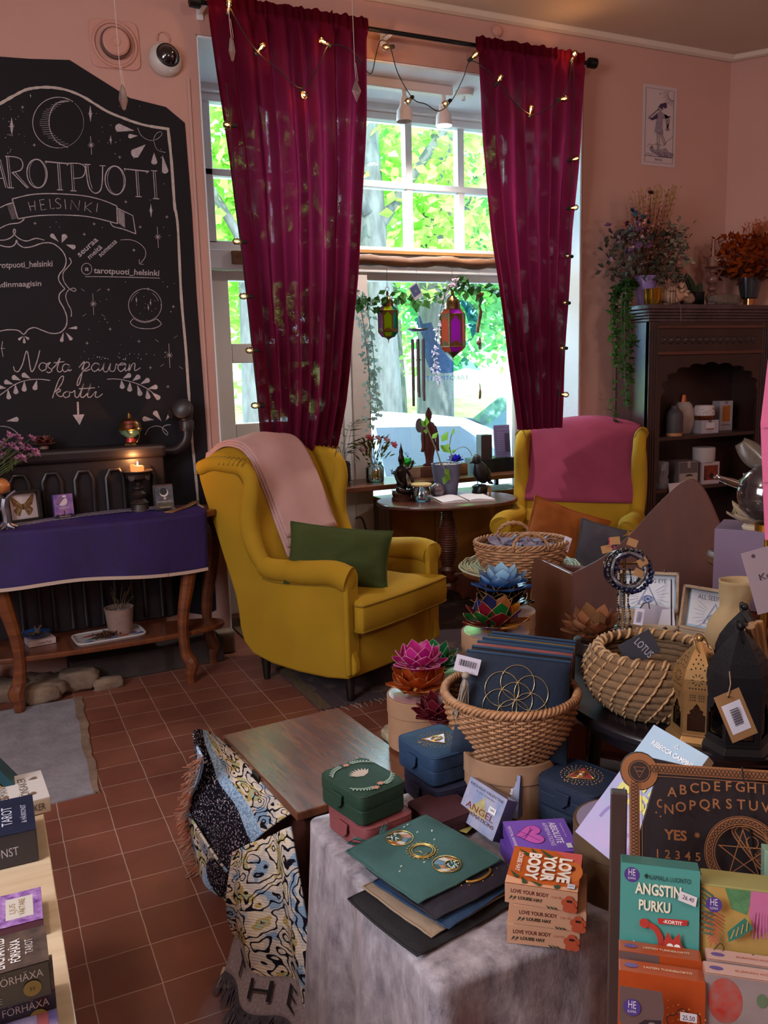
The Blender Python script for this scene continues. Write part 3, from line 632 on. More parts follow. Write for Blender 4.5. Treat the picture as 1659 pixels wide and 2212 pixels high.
# flower bunch at the left edge, lotus and lantern on the radiator -----------------
FM=leafmat
def blossom(g,c,n,r,petals=14):
 n=V(n).normalized();u=n.orthogonal().normalized();w=n.cross(u)
 for k in range(petals):
  a=2*pi*k/petals*2.4;rr=r*random.uniform(.6,1);h=random.uniform(.1,.9)
  d=u*cos(a)+w*sin(a);e=n.cross(d);t=V(c)+d*rr*(1-.5*h)+n*rr*h*.7;b=V(c)
  m1=(t+b)/2+e*rr*.3;m2=(t+b)/2-e*rr*.3;g.face([b,m1,t,m2])
def leaf(g,b,t,w,nrm=None,fold=.15):
 b,t=V(b),V(t);d=t-b;nr=V(nrm)if nrm else V((random.uniform(-1,1),random.uniform(-1,1),random.uniform(.2,1)));e=d.cross(nr)
 e=e.normalized()if e.length>1e-6 else d.orthogonal().normalized();nn=e.cross(d).normalized();m=b+d*.42
 g.add([b,m+e*w/2+nn*w*fold,t,m-e*w/2+nn*w*fold,m],[(0,4,1),(4,2,1),(0,3,4),(4,3,2)])
o=thing('flower_bunch','bunch of pink lilac carnations leaning in from the left above the console table','flowers',(-.12,3.95,.86))
gs,gf,gl_=G(),G(),G()
for px_,py_ in((-8,975),(5,965),(20,943),(25,940),(38,955),(45,945),(50,965),(58,970),(66,948),(66,980),(75,975),(78,980),(40,985),(36,993),(52,990),(4,985),(0,955),(-20,950),(15,958),(30,966)):
 p=at(px_,py_,Y=3.93+random.uniform(-.05,.05))-V((-.12,3.95,.86));d=p.normalized()
 gs.tube(smooth_path([(0,0,-.05),p*.5+V((0,0,.02)),p],4),.0016,5)
 for k in range(3):blossom(gf,p+V([random.uniform(-.012,.012)for _ in range(3)]),d+V((0,-.5,.5)),.021,12)
 for k in range(3):q=p*random.uniform(.4,.9);leaf(gl_,q,q+V((random.uniform(-.03,.03),random.uniform(-.03,.03),.04)),.012)
gs.build('stems',mat('stem green','#4d5a35',.6),o);gf.build('blossoms',FM('pink blossom','#a8628f','#d09ac0',.3),o);gl_.build('leaves',FM('bunch leaf','#4a5230','#6b7040'),o)
g=G();g.lathe([(.0,-.30),(.05,-.30),(.055,-.2),(.04,-.06),(.045,-.04)],20,None,cap=False);
g.v=[(x,y,z+.235)for x,y,z in g.v];g.build('vase',mat('dark glazed vase','#2a2228',.3),o,smooth=True);o.location.z=.86;
for ch in o.children:
 if ch.name.startswith('vase'):ch.location.z=0
# ------------------------------------------------------------------ outside: street, cars, trees
street=mat('street asphalt','#9a9a9c',.9,var=.2,vscale=3);grass=mat('meadow grass','#7d9a3a',.9,var=.4,vscale=2,col2='#a7b85a')
st(G().bx(-14,34,4.85,12,-.62,-.5).build('ground_street',street))
g=G();g.grid(lambda u,v:(-14+50*u,12+26*v,-.5+.9*min(1,v*5)+1.6*v+.12*noise.noise(V((u*30,v*12,0)))),60,26);st(g.build('ground_bank',grass,smooth='all'))
bark=mat('grey bark','#5f5a54',.95,var=.5,vscale=14,bump=.8,bscale=30,stretch=(1,1,.25));lv=[leafmat('lime leaf','#8fbc48','#bfe070',.5),leafmat('mid green leaf','#6fb04c','#a4d868',.5),leafmat('deep green leaf','#4f9458','#86c070',.5)]
def tree(label,x,y,tr,th,blobs,n,lm,size=.17,lean=0,branches=()):
 o=thing('tree',label,'tree',(x,y,-.5),0,'trees across the street')
 g=G();g.tube(smooth_path([(0,0,-.2),(lean*.1,0,th*.3),(lean*.4,.1,th*.65),(lean,0,th)],4),[tr*(1.25-.04*i)for i in range(13)],12)
 for a,b in branches:g.tube(smooth_path([(lean*a,0,th*a),(b[0]*.5,b[1]*.5,th*a+(b[2]-th*a)*.6),b],4),[tr*.45,tr*.4,tr*.36,tr*.33,tr*.3,tr*.26,tr*.22,tr*.18,tr*.12],8)
 g.build('trunk',bark,o,smooth='all');f=G()
 for i in range(n):
  cx,cy,cz,rx,ry,rz=random.choice(blobs);a=random.uniform(0,2*pi);cb_=random.uniform(-1,1);r=random.random()**.45;s_=sqrt(1-cb_*cb_)
  c=V((cx+rx*r*s_*cos(a),cy+ry*r*s_*sin(a),cz+rz*r*cb_));d=V((random.uniform(-1,1),random.uniform(-1,1),random.uniform(-.9,.3))).normalized()*size*random.uniform(.6,1.3)
  leaf(f,c,c+d,size*.75)
 f.build('foliage',lm,o);return o
tree('tall lime tree with the thick grey trunk left of the wind chimes outside',4.55,9.6,.19,6.2,[(-.4,.5,5.2,2.0,1.2,1.7),(.9,.6,4.0,1.5,1.0,1.2),(-1.8,.4,4.1,1.2,1.0,1.4),(.3,1.0,6.6,2.2,1.3,1.2)],5200,lv[0],.17,-.3,[(.55,(1.8,.3,5.6)),(.6,(-1.6,.2,5.5))])
tree('broad lime tree with pale trunk behind the large hanging lantern outside',6.3,11.6,.25,6.8,[(0,.2,6.0,2.4,1.2,1.8),(1.6,.3,4.3,1.8,1.2,1.4),(-1.5,.2,4.6,1.5,1.0,1.4),(2.8,.4,6.2,2.0,1.2,1.8)],5200,lv[1],.18,.4,[(.5,(2.2,.4,6.0))])
tree('slim lime tree seen through the left door panes outside',2.75,9.2,.14,6.0,[(-.1,.5,4.6,1.5,.9,1.6),(.4,.6,3.0,1.1,.8,.9),(-.9,.9,6.2,1.6,1.0,1.4)],3000,lv[0],.16,.25,[(.5,(-.8,.2,4.6))])
tree('darker lime tree far right behind the right curtain outside',9.6,12.6,.3,6.4,[(0,.2,5.4,2.4,1.2,2.2),(-1.8,.2,3.2,1.6,1.0,1.3),(1.5,0,3.6,1.6,1.2,1.6)],4200,lv[2],.18,0,[])
tree('low leafy tree on the sunny bank behind the parked cars outside',8.0,16.5,.25,4.4,[(-4,.5,3.4,3.2,1.2,2.2),(.4,.2,3.9,3.0,1.2,2.6),(4,.4,4.0,3.0,1.2,2.4),(-7.5,.5,4.2,2.8,1.0,2.8),(-1,.5,6.5,3.2,1.2,1.8),(3.6,.5,6.8,3.4,1.2,2.0)],7000,lv[1],.24)
hd_=thing('hedge','orange and yellow flowering hedge low behind the left door pane outside','hedge',(2.2,7.1,-.5));g=G()
for i in range(900):
 c=V((random.uniform(-1.2,.9),random.uniform(-.25,.25),random.uniform(.05,1.42)));leaf(g,c,c+V((random.uniform(-1,1),random.uniform(-1,1),random.uniform(-.5,1))).normalized()*.09,.06)
g.build('foliage',leafmat('autumn leaf','#b06a20','#c8b440',.4),hd_)
def car(label,x,y,rz,paint,L=4.2):
 o=thing('car',label,'car',(x,y,-.5),rz,'cars parked across the window')
 prof=[(-2.05,.35),(-2.1,.7),(-1.95,.92),(-1.15,1.0),(-.55,1.42),(.2,1.5),(1.1,1.46),(1.75,1.1),(2.02,.95),(2.1,.6),(2.05,.35)]
 def sh(x_,z):return .82 if z<.95 else .82-.2*(z-.95)/.5
 pts=smooth_path([(a,b)for a,b in prof],3);g=G();k=len(pts)
 vs=[(p.x,-sh(p.x,p.y),p.y)for p in pts]+[(p.x,sh(p.x,p.y),p.y)for p in pts]
 g.add(vs,[(i,i+1,k+i+1,k+i)for i in range(k-1)]+[tuple(range(k))[::-1],tuple(range(k,2*k)),(k-1,0,k,2*k-1)]);g.build('body',paint,o,smooth=True,bev=.03)
 wn=mat('car window glass','#31424c',.06,spec=.8)
 for s_ in(-1,1):
  g=G()
  for q in([(-1.0,1.0),(-.5,1.36),(.12,1.43),(.12,.99)],[(.18,.99),(.18,1.43),(1.0,1.4),(1.4,1.12),(1.3,.99)]):g.face([(a,s_*(sh(a,b)+.012),b)for a,b in(q if s_<0 else q[::-1])])
  g.build('side_window',wn,o)
 g=G();g.face([(-1.18,-.66,1.015),(-1.18,.66,1.015),(-.62,.6,1.41),(-.62,-.6,1.41)]);g.face([(1.16,-.6,1.46),(1.16,.6,1.46),(1.78,.64,1.1),(1.78,-.64,1.1)]);g.build('windscreen',wn,o)
 for a in(-1.3,1.32):
  for s_ in(-1,1):
   g=G();g.lathe([(.0,-.1),(.3,-.1),(.33,-.07),(.33,.07),(.3,.1),(0,.1)],20,Matrix.Translation((a,s_*.74,.32))@Matrix.Rotation(pi/2,4,'X'));g.build('wheel',mat('tyre','#1c1c1e',.8),o,smooth=True)
 return o
car('white parked car nearest the shop window',2.75,7.1,R(3),mat('white car paint','#e4e8ea',.25,coat=.6));car('silver parked car behind the white car',6.95,8.9,R(4),mat('silver car paint','#b4bfc6',.25,.3,coat=.6));car('teal parked car farther away by the grass bank',8.2,11.2,R(-4),mat('teal car paint','#5f8f9a',.25,coat=.6))

# ------------------------------------------------------------------ curtains, rod, string lights
def curtain_mat():
 k=N('burgundy curtain');k.t.nodes.remove(k.b);v=k.coord()
 col=lin('#4c0c1a');d=k.n('ShaderNodeBsdfDiffuse',Color=col);t=k.n('ShaderNodeBsdfTranslucent',Color=lin('#8a1c3c'));tr=k.n('ShaderNodeBsdfTransparent',Color=(1,.85,.9,1))
 a=k.n('ShaderNodeMixShader',Fac=.30);k.l(d.outputs[0],a.inputs[1]);k.l(t.outputs[0],a.inputs[2])
 n1=k.noise(k.coord((260,60,420)),1.0,2,.7);n2=k.noise(k.coord((9,1,3)),3,3);mu=k.n('ShaderNodeMath',_operation='MULTIPLY');k.l(n1,mu.inputs[0]);k.l(n2,mu.inputs[1])
 f=k.ramp(mu.outputs[0],[(.30,(.0,.0,.0,1)),(.55,(.16,.16,.16,1))]);m=k.n('ShaderNodeMixShader');k.l(f,m.inputs[0]);k.l(a.outputs[0],m.inputs[1]);k.l(tr.outputs[0],m.inputs[2]);k.l(m.outputs[0],k.out.inputs[0]);return k.m
cm=curtain_mat();RY,RZ=4.09,3.045
rodm=mat('black metal rod','#121113',.4,.5)
rod=thing('curtain_rod','black metal curtain rod above the window','curtain rod',(0,0,0))
g=G();g.tube([(1.06,RY,RZ),(3.25,RY,RZ-.004)],.011,12);g.build('rod',rodm,rod,smooth=True)
for x in(1.045,3.255):g=G();g.lathe([(.011,-.03),(.026,-.025),(.028,.0),(.028,.02),(.02,.026),(0,.026)],16,Matrix.Translation((x,RY,RZ))@Matrix.Rotation(pi/2,4,'Y'));g.build('finial',rodm,rod,smooth=True)
for x in(1.09,2.02,3.22):g=G();g.bx(x-.008,x+.008,RY,WY,RZ-.012,RZ-.002);g.box(x,WY-.004,RZ-.035,.03,.008,.06);g.build('bracket',wpaint,rod)
def curtain(name,label,L,Rr,zb,folds,seed):
 random.seed(seed);ph=[random.uniform(-.6,.6)for _ in range(40)];wd_=[random.uniform(.6,1.5)for _ in range(40)]
 zt=RZ+.028
 def prof(tab,z):
  for(z0,x0),(z1,x1)in zip(tab,tab[1:]):
   if z<=z0 and z>=z1:t=(z0-z)/(z0-z1);return x0+(x1-x0)*t
  return tab[-1][1]
 def fn(u,v):
  z=zt+(zb-zt)*v;x0,x1=prof(L,z),prof(Rr,z);s_=u*folds;i=int(s_);uu=u+.012*sin(s_*2*pi*.5+ph[i%40])
  a=.006 if v<.018 else .024+.012*min(1,v*2)
  y=RY-.014+a*sin(2*pi*(s_+.25*sin(3*u+seed)+.06*sin(z*3+u*9)))*(.55+.5*wd_[i%40])+.004*sin(z*9+u*20)
  if v<.03:y=RY-.018+.006*sin(2*pi*s_*2.4)
  zz=z+(.010*sin(s_*7+seed)*(1-v*30)if v<.033 else 0)
  return(x0+(x1-x0)*uu,y-.018,zz)
 o=thing(name,label,'curtain',(0,0,0),0,None);g=G();g.grid(fn,220,70);g.build('curtain_cloth',cm,o,smooth='all')
 h=G();h.grid(lambda u,v:(lambda p:(p[0],p[1]-.004-.003*v,zt-.05*v))(fn(u,.012)),160,4);h.build('rod_pocket',cm,o,smooth='all');return o
LC=[(at(x,y,Y=4.06).z,at(x,y,Y=4.06).x)for x,y in((447,5),(452,20),(470,150),(500,350),(530,620),(565,955),(572,1100))]
RC=[(at(x,y,Y=4.06).z,at(x,y,Y=4.06).x)for x,y in((797,40),(797,70),(795,250),(788,420),(776,600),(757,800),(748,868),(727,973),(706,1100))]
curtain('curtain','wide burgundy curtain left of the hanging lanterns behind the blush blanket chair',[(4,LC[0][1])]+LC,[(4,RC[0][1])]+RC,1.012,9.3,3)
LC=[(at(x,y,Y=4.06).z,at(x,y,Y=4.06).x)for x,y in((1025,80),(1026,105),(1035,300),(1060,520),(1092,740),(1118,925),(1125,1050))]
RC=[(at(x,y,Y=4.06).z,at(x,y,Y=4.06).x)for x,y in((1258,110),(1257,135),(1245,300),(1229,500),(1216,720),(1205,925),(1200,1050))]
curtain('curtain','narrow burgundy curtain right of the hanging lanterns behind the mauve blanket chair',[(4,LC[0][1])]+LC,[(4,RC[0][1])]+RC,1.045,6.6,5)
random.seed(21)
wire=mat('black cable','#101010',.6);bulb_g=glassy('bulb glass','#ffe9c8',.4);glow=mat('glowing filament','#ffb45a',.5,emit=45)
def string(label,pts,bulbs,dy=0):
 o=thing('string_lights',label,'string lights',(0,0,0))
 P=[at(x,y,Y=Yq)for x,y,Yq in pts];g=G();g.tube(smooth_path(P,5),.0028,5);g.build('cable',wire,o,smooth='all')
 for x,y,Yq,ax,ay,lit in bulbs:
  b=at(x,y,Y=Yq);d=(c_r*ax-c_u*ay-V((0,.35,0))).normalized();q=d.to_track_quat('Z','Y').to_matrix().to_4x4();T=Matrix.Translation(b)@q
  s_=G();s_.lathe([(.006,-.036),(.0095,-.032),(.0095,-.012),(.008,-.008)],10,T);s_.build('socket',wire,o,smooth=True)
  b_=G();b_.lathe([(.006,-.011),(.012,-.002),(.0165,.012),(.014,.024),(.006,.031),(.0002,.032)],14,T,cap=False);bo=b_.build('bulb',bulb_g,o,smooth='all')
  f=G();f.ball(0,0,.010,.0042 if lit else .002,n=8,m=6,M=T);f.build('filament',glow,bo)
 return o
YF=4.0
string('string of warm round bulbs draped over the curtain rod and right curtain edge',
 [(494,10,YF),(520,60,YF),(556,112,YF),(600,150,YF),(652,190,YF),(690,140,YF),(712,98,YF),(760,110,YF),(799,160,4.12),(812,120,4.1),(822,88,4.05),(842,100,4.05),(860,160,4.15),(893,214,4.25),(920,225,4.25),(948,240,4.25),(975,218,4.25),(1000,170,4.1),(1016,132,4.0),(1050,150,YF),(1079,180,YF),(1110,220,YF),(1148,248,YF),(1180,235,YF),(1208,218,YF),(1228,180,YF),(1236,132,YF),(1240,200,YF),(1236,345,YF),(1231,450,YF),(1226,555,YF),(1220,655,YF),(1214,752,YF),(1208,852,YF),(1204,920,YF)],
 [(494,14,YF,0,-.9,1),(562,105,YF,.6,-.7,1),(702,92,YF,-.8,-.3,1),(655,202,YF,.3,.8,1),(838,102,4.06,-.9,.2,1),(884,216,4.25,-.7,.6,1),(965,222,4.25,-.8,.5,1),(1023,122,4.0,.6,-.6,1),(1077,173,YF,.3,-.7,1),(1146,240,YF,0,-.9,1),(1215,214,YF,.8,-.1,1),(1239,122,YF,.2,-.9,1),(1240,344,YF,.9,-.2,1),(1237,449,YF,.9,-.1,1),(1217,852,YF,.9,.1,1),(1229,553,YF,-.5,0,0),(1223,654,YF,-.5,0,0),(1217,752,YF,-.5,0,0)])
string('string of warm round bulbs hanging down the left edge of the wide curtain',
 [(488,180,YF),(498,268,YF),(508,400,YF),(520,520,YF),(528,600,YF),(540,700,YF),(549,780,YF),(560,880,YF),(566,950,YF)],
 [(496,270,YF,-.7,0,1),(517,522,YF,-.8,0,1),(531,640,YF,-.8,0,1),(544,757,YF,-.8,0,1),(556,876,YF,-.8,0,1)])
for x,y,e in((838,104,.5),(1238,116,.45),(655,210,.25),(704,92,.2),(1146,240,.2),(562,108,.2),(494,16,.2)):
 p=at(x,y,Y=3.985);lamp('string_bulb_glow','POINT',p,e,(1,.5,.18),.01)
# crystal prisms hanging on threads from the ceiling
crys=glassy('cut crystal','#e9f2ff',1.4,.03);thread=mat('nylon thread','#b9a8a4',.5)
def prism_drop(label,x,y,Yq,hl,r,flat):
 b=at(x,y,Y=Yq);o=thing('hanging_crystal',label,'crystal pendant',b);g=G()
 pr=[(.002,hl),(r*.55,hl*.72),(r,-hl*.15),(r*.35,-hl*.92),(.001,-hl)]if not flat else[(.001,hl),(r,0),(.001,-hl)]
 g.lathe(pr,6,Matrix.Diagonal((1,.55,1,1)));g.build('cut_crystal',crys,o)
 g=G();g.tube([(0,0,hl),(-.004,0,hl+.05),(-.012,0,CZ-b.z)],.0012,5);g.tube([(.008,0,hl-.005),(0,0,hl+.06)],.0009,4);g.build('thread',thread,o)
prism_drop('long clear crystal hanging on a thread before the chalkboard',266,211,3.3,.044,.016,0)
prism_drop('slim clear crystal hanging before the left end of the wide curtain',501,106,3.3,.044,.013,0)
prism_drop('diamond-shaped clear crystal hanging by the inner edge of the wide curtain',770,196,3.3,.042,.02,1)
# wall vent, dome camera, cable, wall box
vm=mat('painted vent plastic','#bd897d',.5)
o=thing('air_vent','round pink painted air vent on a square plate above the chalkboard','air vent',(.70,WY,2.857))
T=lay((0,0,0),(1,0,.02),(0,0,1));g=G();g.prism(oval(.107,.102,40,7),0,.008,T);g.build('plate',vm,o,bev=.004)
g=G();g.tube([(.092*cos(2*pi*i/40),-.008,.092*sin(2*pi*i/40))for i in range(40)],.008,8,True);g.build('outer_ring',vm,o,smooth='all')
g=G();g.lathe([(.064,.008),(.066,.03),(.055,.034)],36,T,cap=False);g.build('collar',mat('vent shadow gap','#5c403a',.7),o,smooth=True)
g=G();g.lathe([(.0,.03),(.05,.03),(.058,.036),(.058,.044),(.05,.05),(.02,.048),(.018,.052),(0,.052)],36,T);g.build('valve_disc',vm,o,smooth=True)
o=thing('security_camera','white dome security camera with black glass on the wall beside the curtain rod','security camera',(.917,WY,2.818))
T=lay((0,0,0),(1,0,0),(0,0,1))@Matrix.Rotation(R(-12),4,'X')@Matrix.Rotation(R(8),4,'Y')
G().lathe([(.072,-.01),(.075,.012),(.07,.03),(.055,.045),(.046,.05)],36,T,cap=False).build('housing',mat('white camera plastic','#c2b9b4',.4),o,smooth='all')
G().lathe([(.05,.047),(.044,.056),(.03,.072),(.012,.079),(0,.08)],32,T,cap=False).build('dome_glass',mat('black dome glass','#0c0a10',.05,spec=.8,coat=1),o,smooth='all')
G().lathe([(.054,.044),(.052,.052),(.045,.053)],32,T,cap=False).build('trim_ring',mat('black plastic','#151216',.4),o,smooth='all')
g=G();g.ball(.01,-.062,.034,.0025,n=8,m=6,M=T);g.build('status_light',mat('blue status light','#8a9cff',.4,emit=4),o)
G().tube([V((.0,-.004,.07))+V((.028*cos(R(a)),0,.02+.03*sin(R(a))))for a in range(-20,215,20)],.003,6).build('cable_loop',vm,o,smooth='all')
o=thing('cable_channel','thin white cable channel running down the wall beside the window recess','cable',(0,0,0));g=G();g.bx(1.012,1.024,WY-.008,WY,.8,2.75);g.build('channel',mat('channel plastic','#b8938a',.5),o)
o=thing('wall_socket_box','small round pink junction box on the wall above the right curtain','junction box',at(1072,68,Y=WY));g=G();g.lathe([(.03,0),(.03,.012),(.022,.02),(0,.021)],20,lay((0,0,0),(1,0,0),(0,0,1)));g.build('cover',vm,o,smooth=True);G().bx(-.008,.008,-.01,0,-.16,-.025).build('conduit',vm,o)
# spotlights in the recess
spw=mat('white spotlight enamel','#d2c4c2',.4)
A,B=at(790,178,Y=4.42),at(974,205,Y=4.42);zt=OZ-.012
o=thing('spotlight_rail','white rail with two spotlights fixed under the top of the window recess','spotlight',(A.x,4.42,zt));L=B.x-A.x
G().bx(-.25,L,-.03,.03,-.05,0).build('rail',spw,o,bev=.01,seg=3)
for px_,tilt_x,lit in((873,4,0),(958,-6,1)):
 x=at(px_,210,Y=4.42).x-A.x;G().tube([(x,0,-.05),(x,0,-.085)],.012,10).build('stem',spw,o,smooth=True)
 g=G();g.lathe([(.012,-.075),(.02,-.08),(.024,-.10),(.026,-.125),(.042,-.15),(.046,-.205),(.044,-.205),(.038,-.15),(.0,-.14)],24,Matrix.Translation((x,0,0)),cap=False);h=g.build('lamp_head',spw,o,smooth=True)
 if lit:lamp('spotlight_beam','SPOT',(A.x+x,4.42,zt-.17),70,(1,.90,.82),.03,aim=(A.x+x-.1,4.95,1.0),spot_size=R(140),spot_blend=.8)
 g=G();g.lathe([(0,-.165),(.036,-.165),(.0,-.163)],20,Matrix.Translation((x,0,0)),cap=False);g.build('lamp_face',mat('lit lamp face','#ffc98a',.5,emit=6)if lit else mat('unlit lamp face','#b6b0a8',.4),h,smooth=True)
o=thing('smoke_alarm','white round fitting with a hook on the top of the recess beside the spotlights','ceiling fitting',at(1003,196,z=zt));G().lathe([(.0,-.03),(.045,-.03),(.052,-.022),(.055,0)],28).build('disc',spw,o,smooth=True);G().tube([(0,0,-.03),(0,0,-.05),(-.02,-.01,-.055)],.006,6).build('hook',spw,o,smooth=True)
# poster
poster_c=at(1424,273,Y=WY-.002);Wp,Hp=.262,.455
o=thing('tarot_poster','small white poster with a dark line drawing of a walking figure right of the window','poster',poster_c-V((0,0,Hp/2)));T=front(Wp,Hp,.002)
G().bx(-Wp/2,Wp/2,-.001,.001,0,Hp).build('sheet',mat('poster paper','#b9a4a6',.7),o)
q=Pr(o,T,'print');ink=mat('poster ink','#3a2740',.8);x0,x1=-.108,.108
q.line([(x0,.02),(x0,Hp-.02),(x1,Hp-.02),(x1,.02)],.003,ink,closed=True);q.line([(x0,.055),(x1,.055)],.003,ink)
q.text('THE FOOL',0,.03,.014,ink,width=.06);q.ring(0,Hp-.045,.005,.0016,ink,14);q.line([(x1,Hp-.075),(.075,Hp-.07),(.06,Hp-.048),(.065,Hp-.02)],.0025,ink,5)
for a in range(0,95,9):q.line([(.1-.045*cos(R(a)),Hp-.03-.045*sin(R(a))),(.1-(.075+.015*(a%2))*cos(R(a)),Hp-.03-.08*sin(R(a)))],.0014,ink)
q.poly([(-.02,.30),(-.03,.22),(-.04,.19),(.03,.185),(.02,.22),(.022,.27),(.05,.275),(.075,.285),(.075,.265),(.045,.21),(.06,.205),(.08,.21),(.05,.25),(.03,.30),(.0,.315)],mat('poster dress ink','#4a3450',.8,var=.75,vscale=160,col2='#a896a0'));q.poly([(-.02,.30),(-.06,.27),(-.085,.265),(-.06,.255),(-.02,.27)],ink)
q.disc(.0,.33,.014,'#b9a4a6');q.ring(.0,.33,.014,.003,ink,14);q.poly([(-.012,.335),(.0,.352),(.045,.365),(.05,.335),(.035,.33),(.02,.34),(.016,.32)],ink);q.line([(-.09,.265),(-.03,.31),(.015,.34)],.004,ink)
for pts in([(-.02,.19),(-.02,.14),(-.015,.09)],[(-.006,.19),(-.004,.14),(-.004,.09)],[(.0,.19),(.02,.15),(.04,.12)],[(.014,.187),(.035,.155),(.05,.125)],[(.06,.285),(.08,.29)]):q.line(pts,.003,ink)
q.poly([(-.075,.10),(-.06,.115),(-.04,.09),(.0,.095),(.05,.105),(.07,.085),(x1,.08),(x1,.057),(.0,.057),(-.04,.075),(-.06,.08)],mat('poster rock ink','#4a3848',.8,var=.7,vscale=90,col2='#a08e98'));q.line([(-.1,.1),(-.08,.12),(-.06,.115),(-.02,.125),(.03,.12),(.06,.15),(.08,.16),(.105,.18)],.0016,ink,4);q.line([(x0,.06),(-.09,.068),(-.07,.06),(-.05,.07)],.002,ink,4);q.done()
# ------------------------------------------------------------------ things hanging in the window
HY=4.55;dwood=wood('driftwood','#4f3120','#8a5c3a',(2,14,14),.7,0,.5)
branch=thing('wooden_branch','long peeled wooden branch hung across the window under the transom','branch',(0,0,0));g=G()
g.tube([(1.5+1.75*i/30,HY+.008*sin(i*1.3),2.003+.006*sin(i*.8)+.014*i/30)for i in range(31)],[.030+.004*sin(i*2.1)for i in range(31)],12);g.build('branch',dwood,branch,smooth='all')
cord=mat('jute cord','#8f7a60',.9);brass=mat('aged brass','#7a5a34',.38,.85,var=.4,vscale=60);gold=mat('gold paint metal','#b98a4e',.32,.8);goldb=mat('bright brass','#c99a3c',.2,.95)
def hexring(r,z,n,o=0):return[(r*cos(2*pi*(i+o)/n),r*sin(2*pi*(i+o)/n),z)for i in range(n)]
def moroccan(label,loc,prof,cols,n=8,ring=True,hook=0.0,rotz=0,group=None):
 "glass-panelled lantern: prof lists (radius, z) from the tip up; glazed bands 1-2, 2-3, 3-4"
 o=thing('moroccan_lantern',label,'lantern',loc,rotz,group);rings=[hexring(r,z,n)for r,z in prof]
 fm=G()
 for i in range(n):
  for a,b in zip(rings[1:5],rings[2:5]):fm.tube([a[i],b[i]],.0028,5)
 for rg in rings[1:5]:fm.tube(rg,.0028,5,True)
 for i in range(n): # pierced arch borders on each side
  a,b=V(rings[2][i]),V(rings[2][(i+1)%n]);c,d=V(rings[3][i]),V(rings[3][(i+1)%n]);P=lambda u,v:(a.lerp(b,u)).lerp(c.lerp(d,u),v)*1.004
  fm.face([P(0,0),P(1,0),P(1,.08),P(.5,.2),P(0,.08)]);fm.face([P(0,1),P(0,.72),P(.18,.78),P(.5,.95),P(.82,.78),P(1,.72),P(1,1)][::-1])
  fm.face([P(0,.08),P(.12,.14),P(.12,.76),P(0,.72)]);fm.face([P(1,.08),P(1,.72),P(.88,.76),P(.88,.14)])
 fm.build('metal_frame',brass,o)
 for i in range(n):
  g=G()
  for a,b in zip(rings[1:5],rings[2:5]):g.face([a[i],a[(i+1)%n],b[(i+1)%n],b[i]])
  g.build('glass_panel',tinted('glass '+cols[i%len(cols)],cols[i%len(cols)],.75,.1),o)
 g=G();p0=prof[0];p1=prof[1];g.lathe([(.001,p0[1]-.02),(.003,p0[1]),(p1[0]*.35,p0[1]+(p1[1]-p0[1])*.35),(p1[0]*.8,p0[1]+(p1[1]-p0[1])*.75),(p1[0],p1[1])],n*2);g.build('pierced_base',brass,o,smooth=True)
 t=prof[4];top=prof[5];g=G();g.lathe([(t[0],t[1]),(t[0]*.92,t[1]+(top[1]-t[1])*.35),(t[0]*.5,t[1]+(top[1]-t[1])*.6),(t[0]*.18,t[1]+(top[1]-t[1])*.72),(t[0]*.22,t[1]+(top[1]-t[1])*.85),(.004,top[1])],n*2);g.build('pierced_dome',brass,o,smooth=True)
 if ring:g=G();g.tube([(.011*cos(2*pi*i/16),0,top[1]+.01+.011*sin(2*pi*i/16))for i in range(16)],.0015,5,True);g.build('hanging_ring',brass,o,smooth='all')
 if hook:g=G();g.tube([(0,0,top[1]+.02),(0,0,hook)],.0012,5);g.build('hanging_wire',wire,o)
 return o
p=at(838,690,Y=HY);k=.00074
moroccan('small hanging lantern with lime, teal and pink glass sides',p,[(.0,-.115),(.034,-.098),(.056,-.07),(.056,.048),(.034,.072),(.01,.16)],['#0a6a90','#0a8a8a','#e0e000','#e85ad8','#dcec10','#0a9a8a'],6,True,2.0-p.z-.03,R(-26))
p=at(978,718,Y=HY)
moroccan('large hanging lantern with purple and orange glass sides',p,[(.0,-.15),(.046,-.115),(.077,-.085),(.077,.105),(.05,.135),(.02,.25)],['#e8704a','#c84838','#b030d0','#f08a50','#b838e0','#f07048'],6,True,2.0-p.z-.03,R(-14))
blkm=mat('black lacquer','#131116',.35);alu=mat('bronze aluminium','#6a6068',.32,.8)
p=at(902,712,Y=HY);o=thing('wind_chime','wind chime with black disc, metal tubes and oval wooden sail between the lanterns','wind chime',p)
G().lathe([(.04,-.012),(.068,.0),(.062,.006),(.0,.007)],28).build('top_disc',blkm,o,smooth=True);g=G()
for i in range(3):g.tube([(.045*cos(i*2.1+.4),.045*sin(i*2.1+.4),.006),(0,0,.10)],.0007,4)
g.tube([(0,0,.1),(0,0,2.0-p.z)],.001,4);g.tube([(0,0,0),(0,0,-.53)],.0008,4)
for i in range(6):g.tube([(.036*cos(i*1.047),.036*sin(i*1.047),0),(.036*cos(i*1.047),.036*sin(i*1.047),-.06)],.0006,4)
g.build('strings',thread,o);G().tube([(.012*cos(i*.5236),0,.112+.012*sin(i*.5236))for i in range(12)],.002,5,True).build('ring',blkm,o,smooth='all')
for i in range(6):g=G();g.lathe([(.0085,-.055-(.27,.34,.30,.39,.31,.36)[i]),(.0085,-.055)],12,None,(.036*cos(i*1.047),.036*sin(i*1.047),0));g.build('chime_tube',alu,o,smooth=True)
G().lathe([(0,-.185),(.02,-.175),(.0,-.165)],12).build('striker',blkm,o);g=G();g.lathe([(0,-.004),(1,-.003),(1,.003),(0,.004)],28,Matrix.Translation((0,0,-.56))@Matrix.Diagonal((.025,1,.043,1))@Matrix.Rotation(pi/2,4,'X'));g.build('wind_sail',mat('grey wood sail','#5c5560',.6),o)
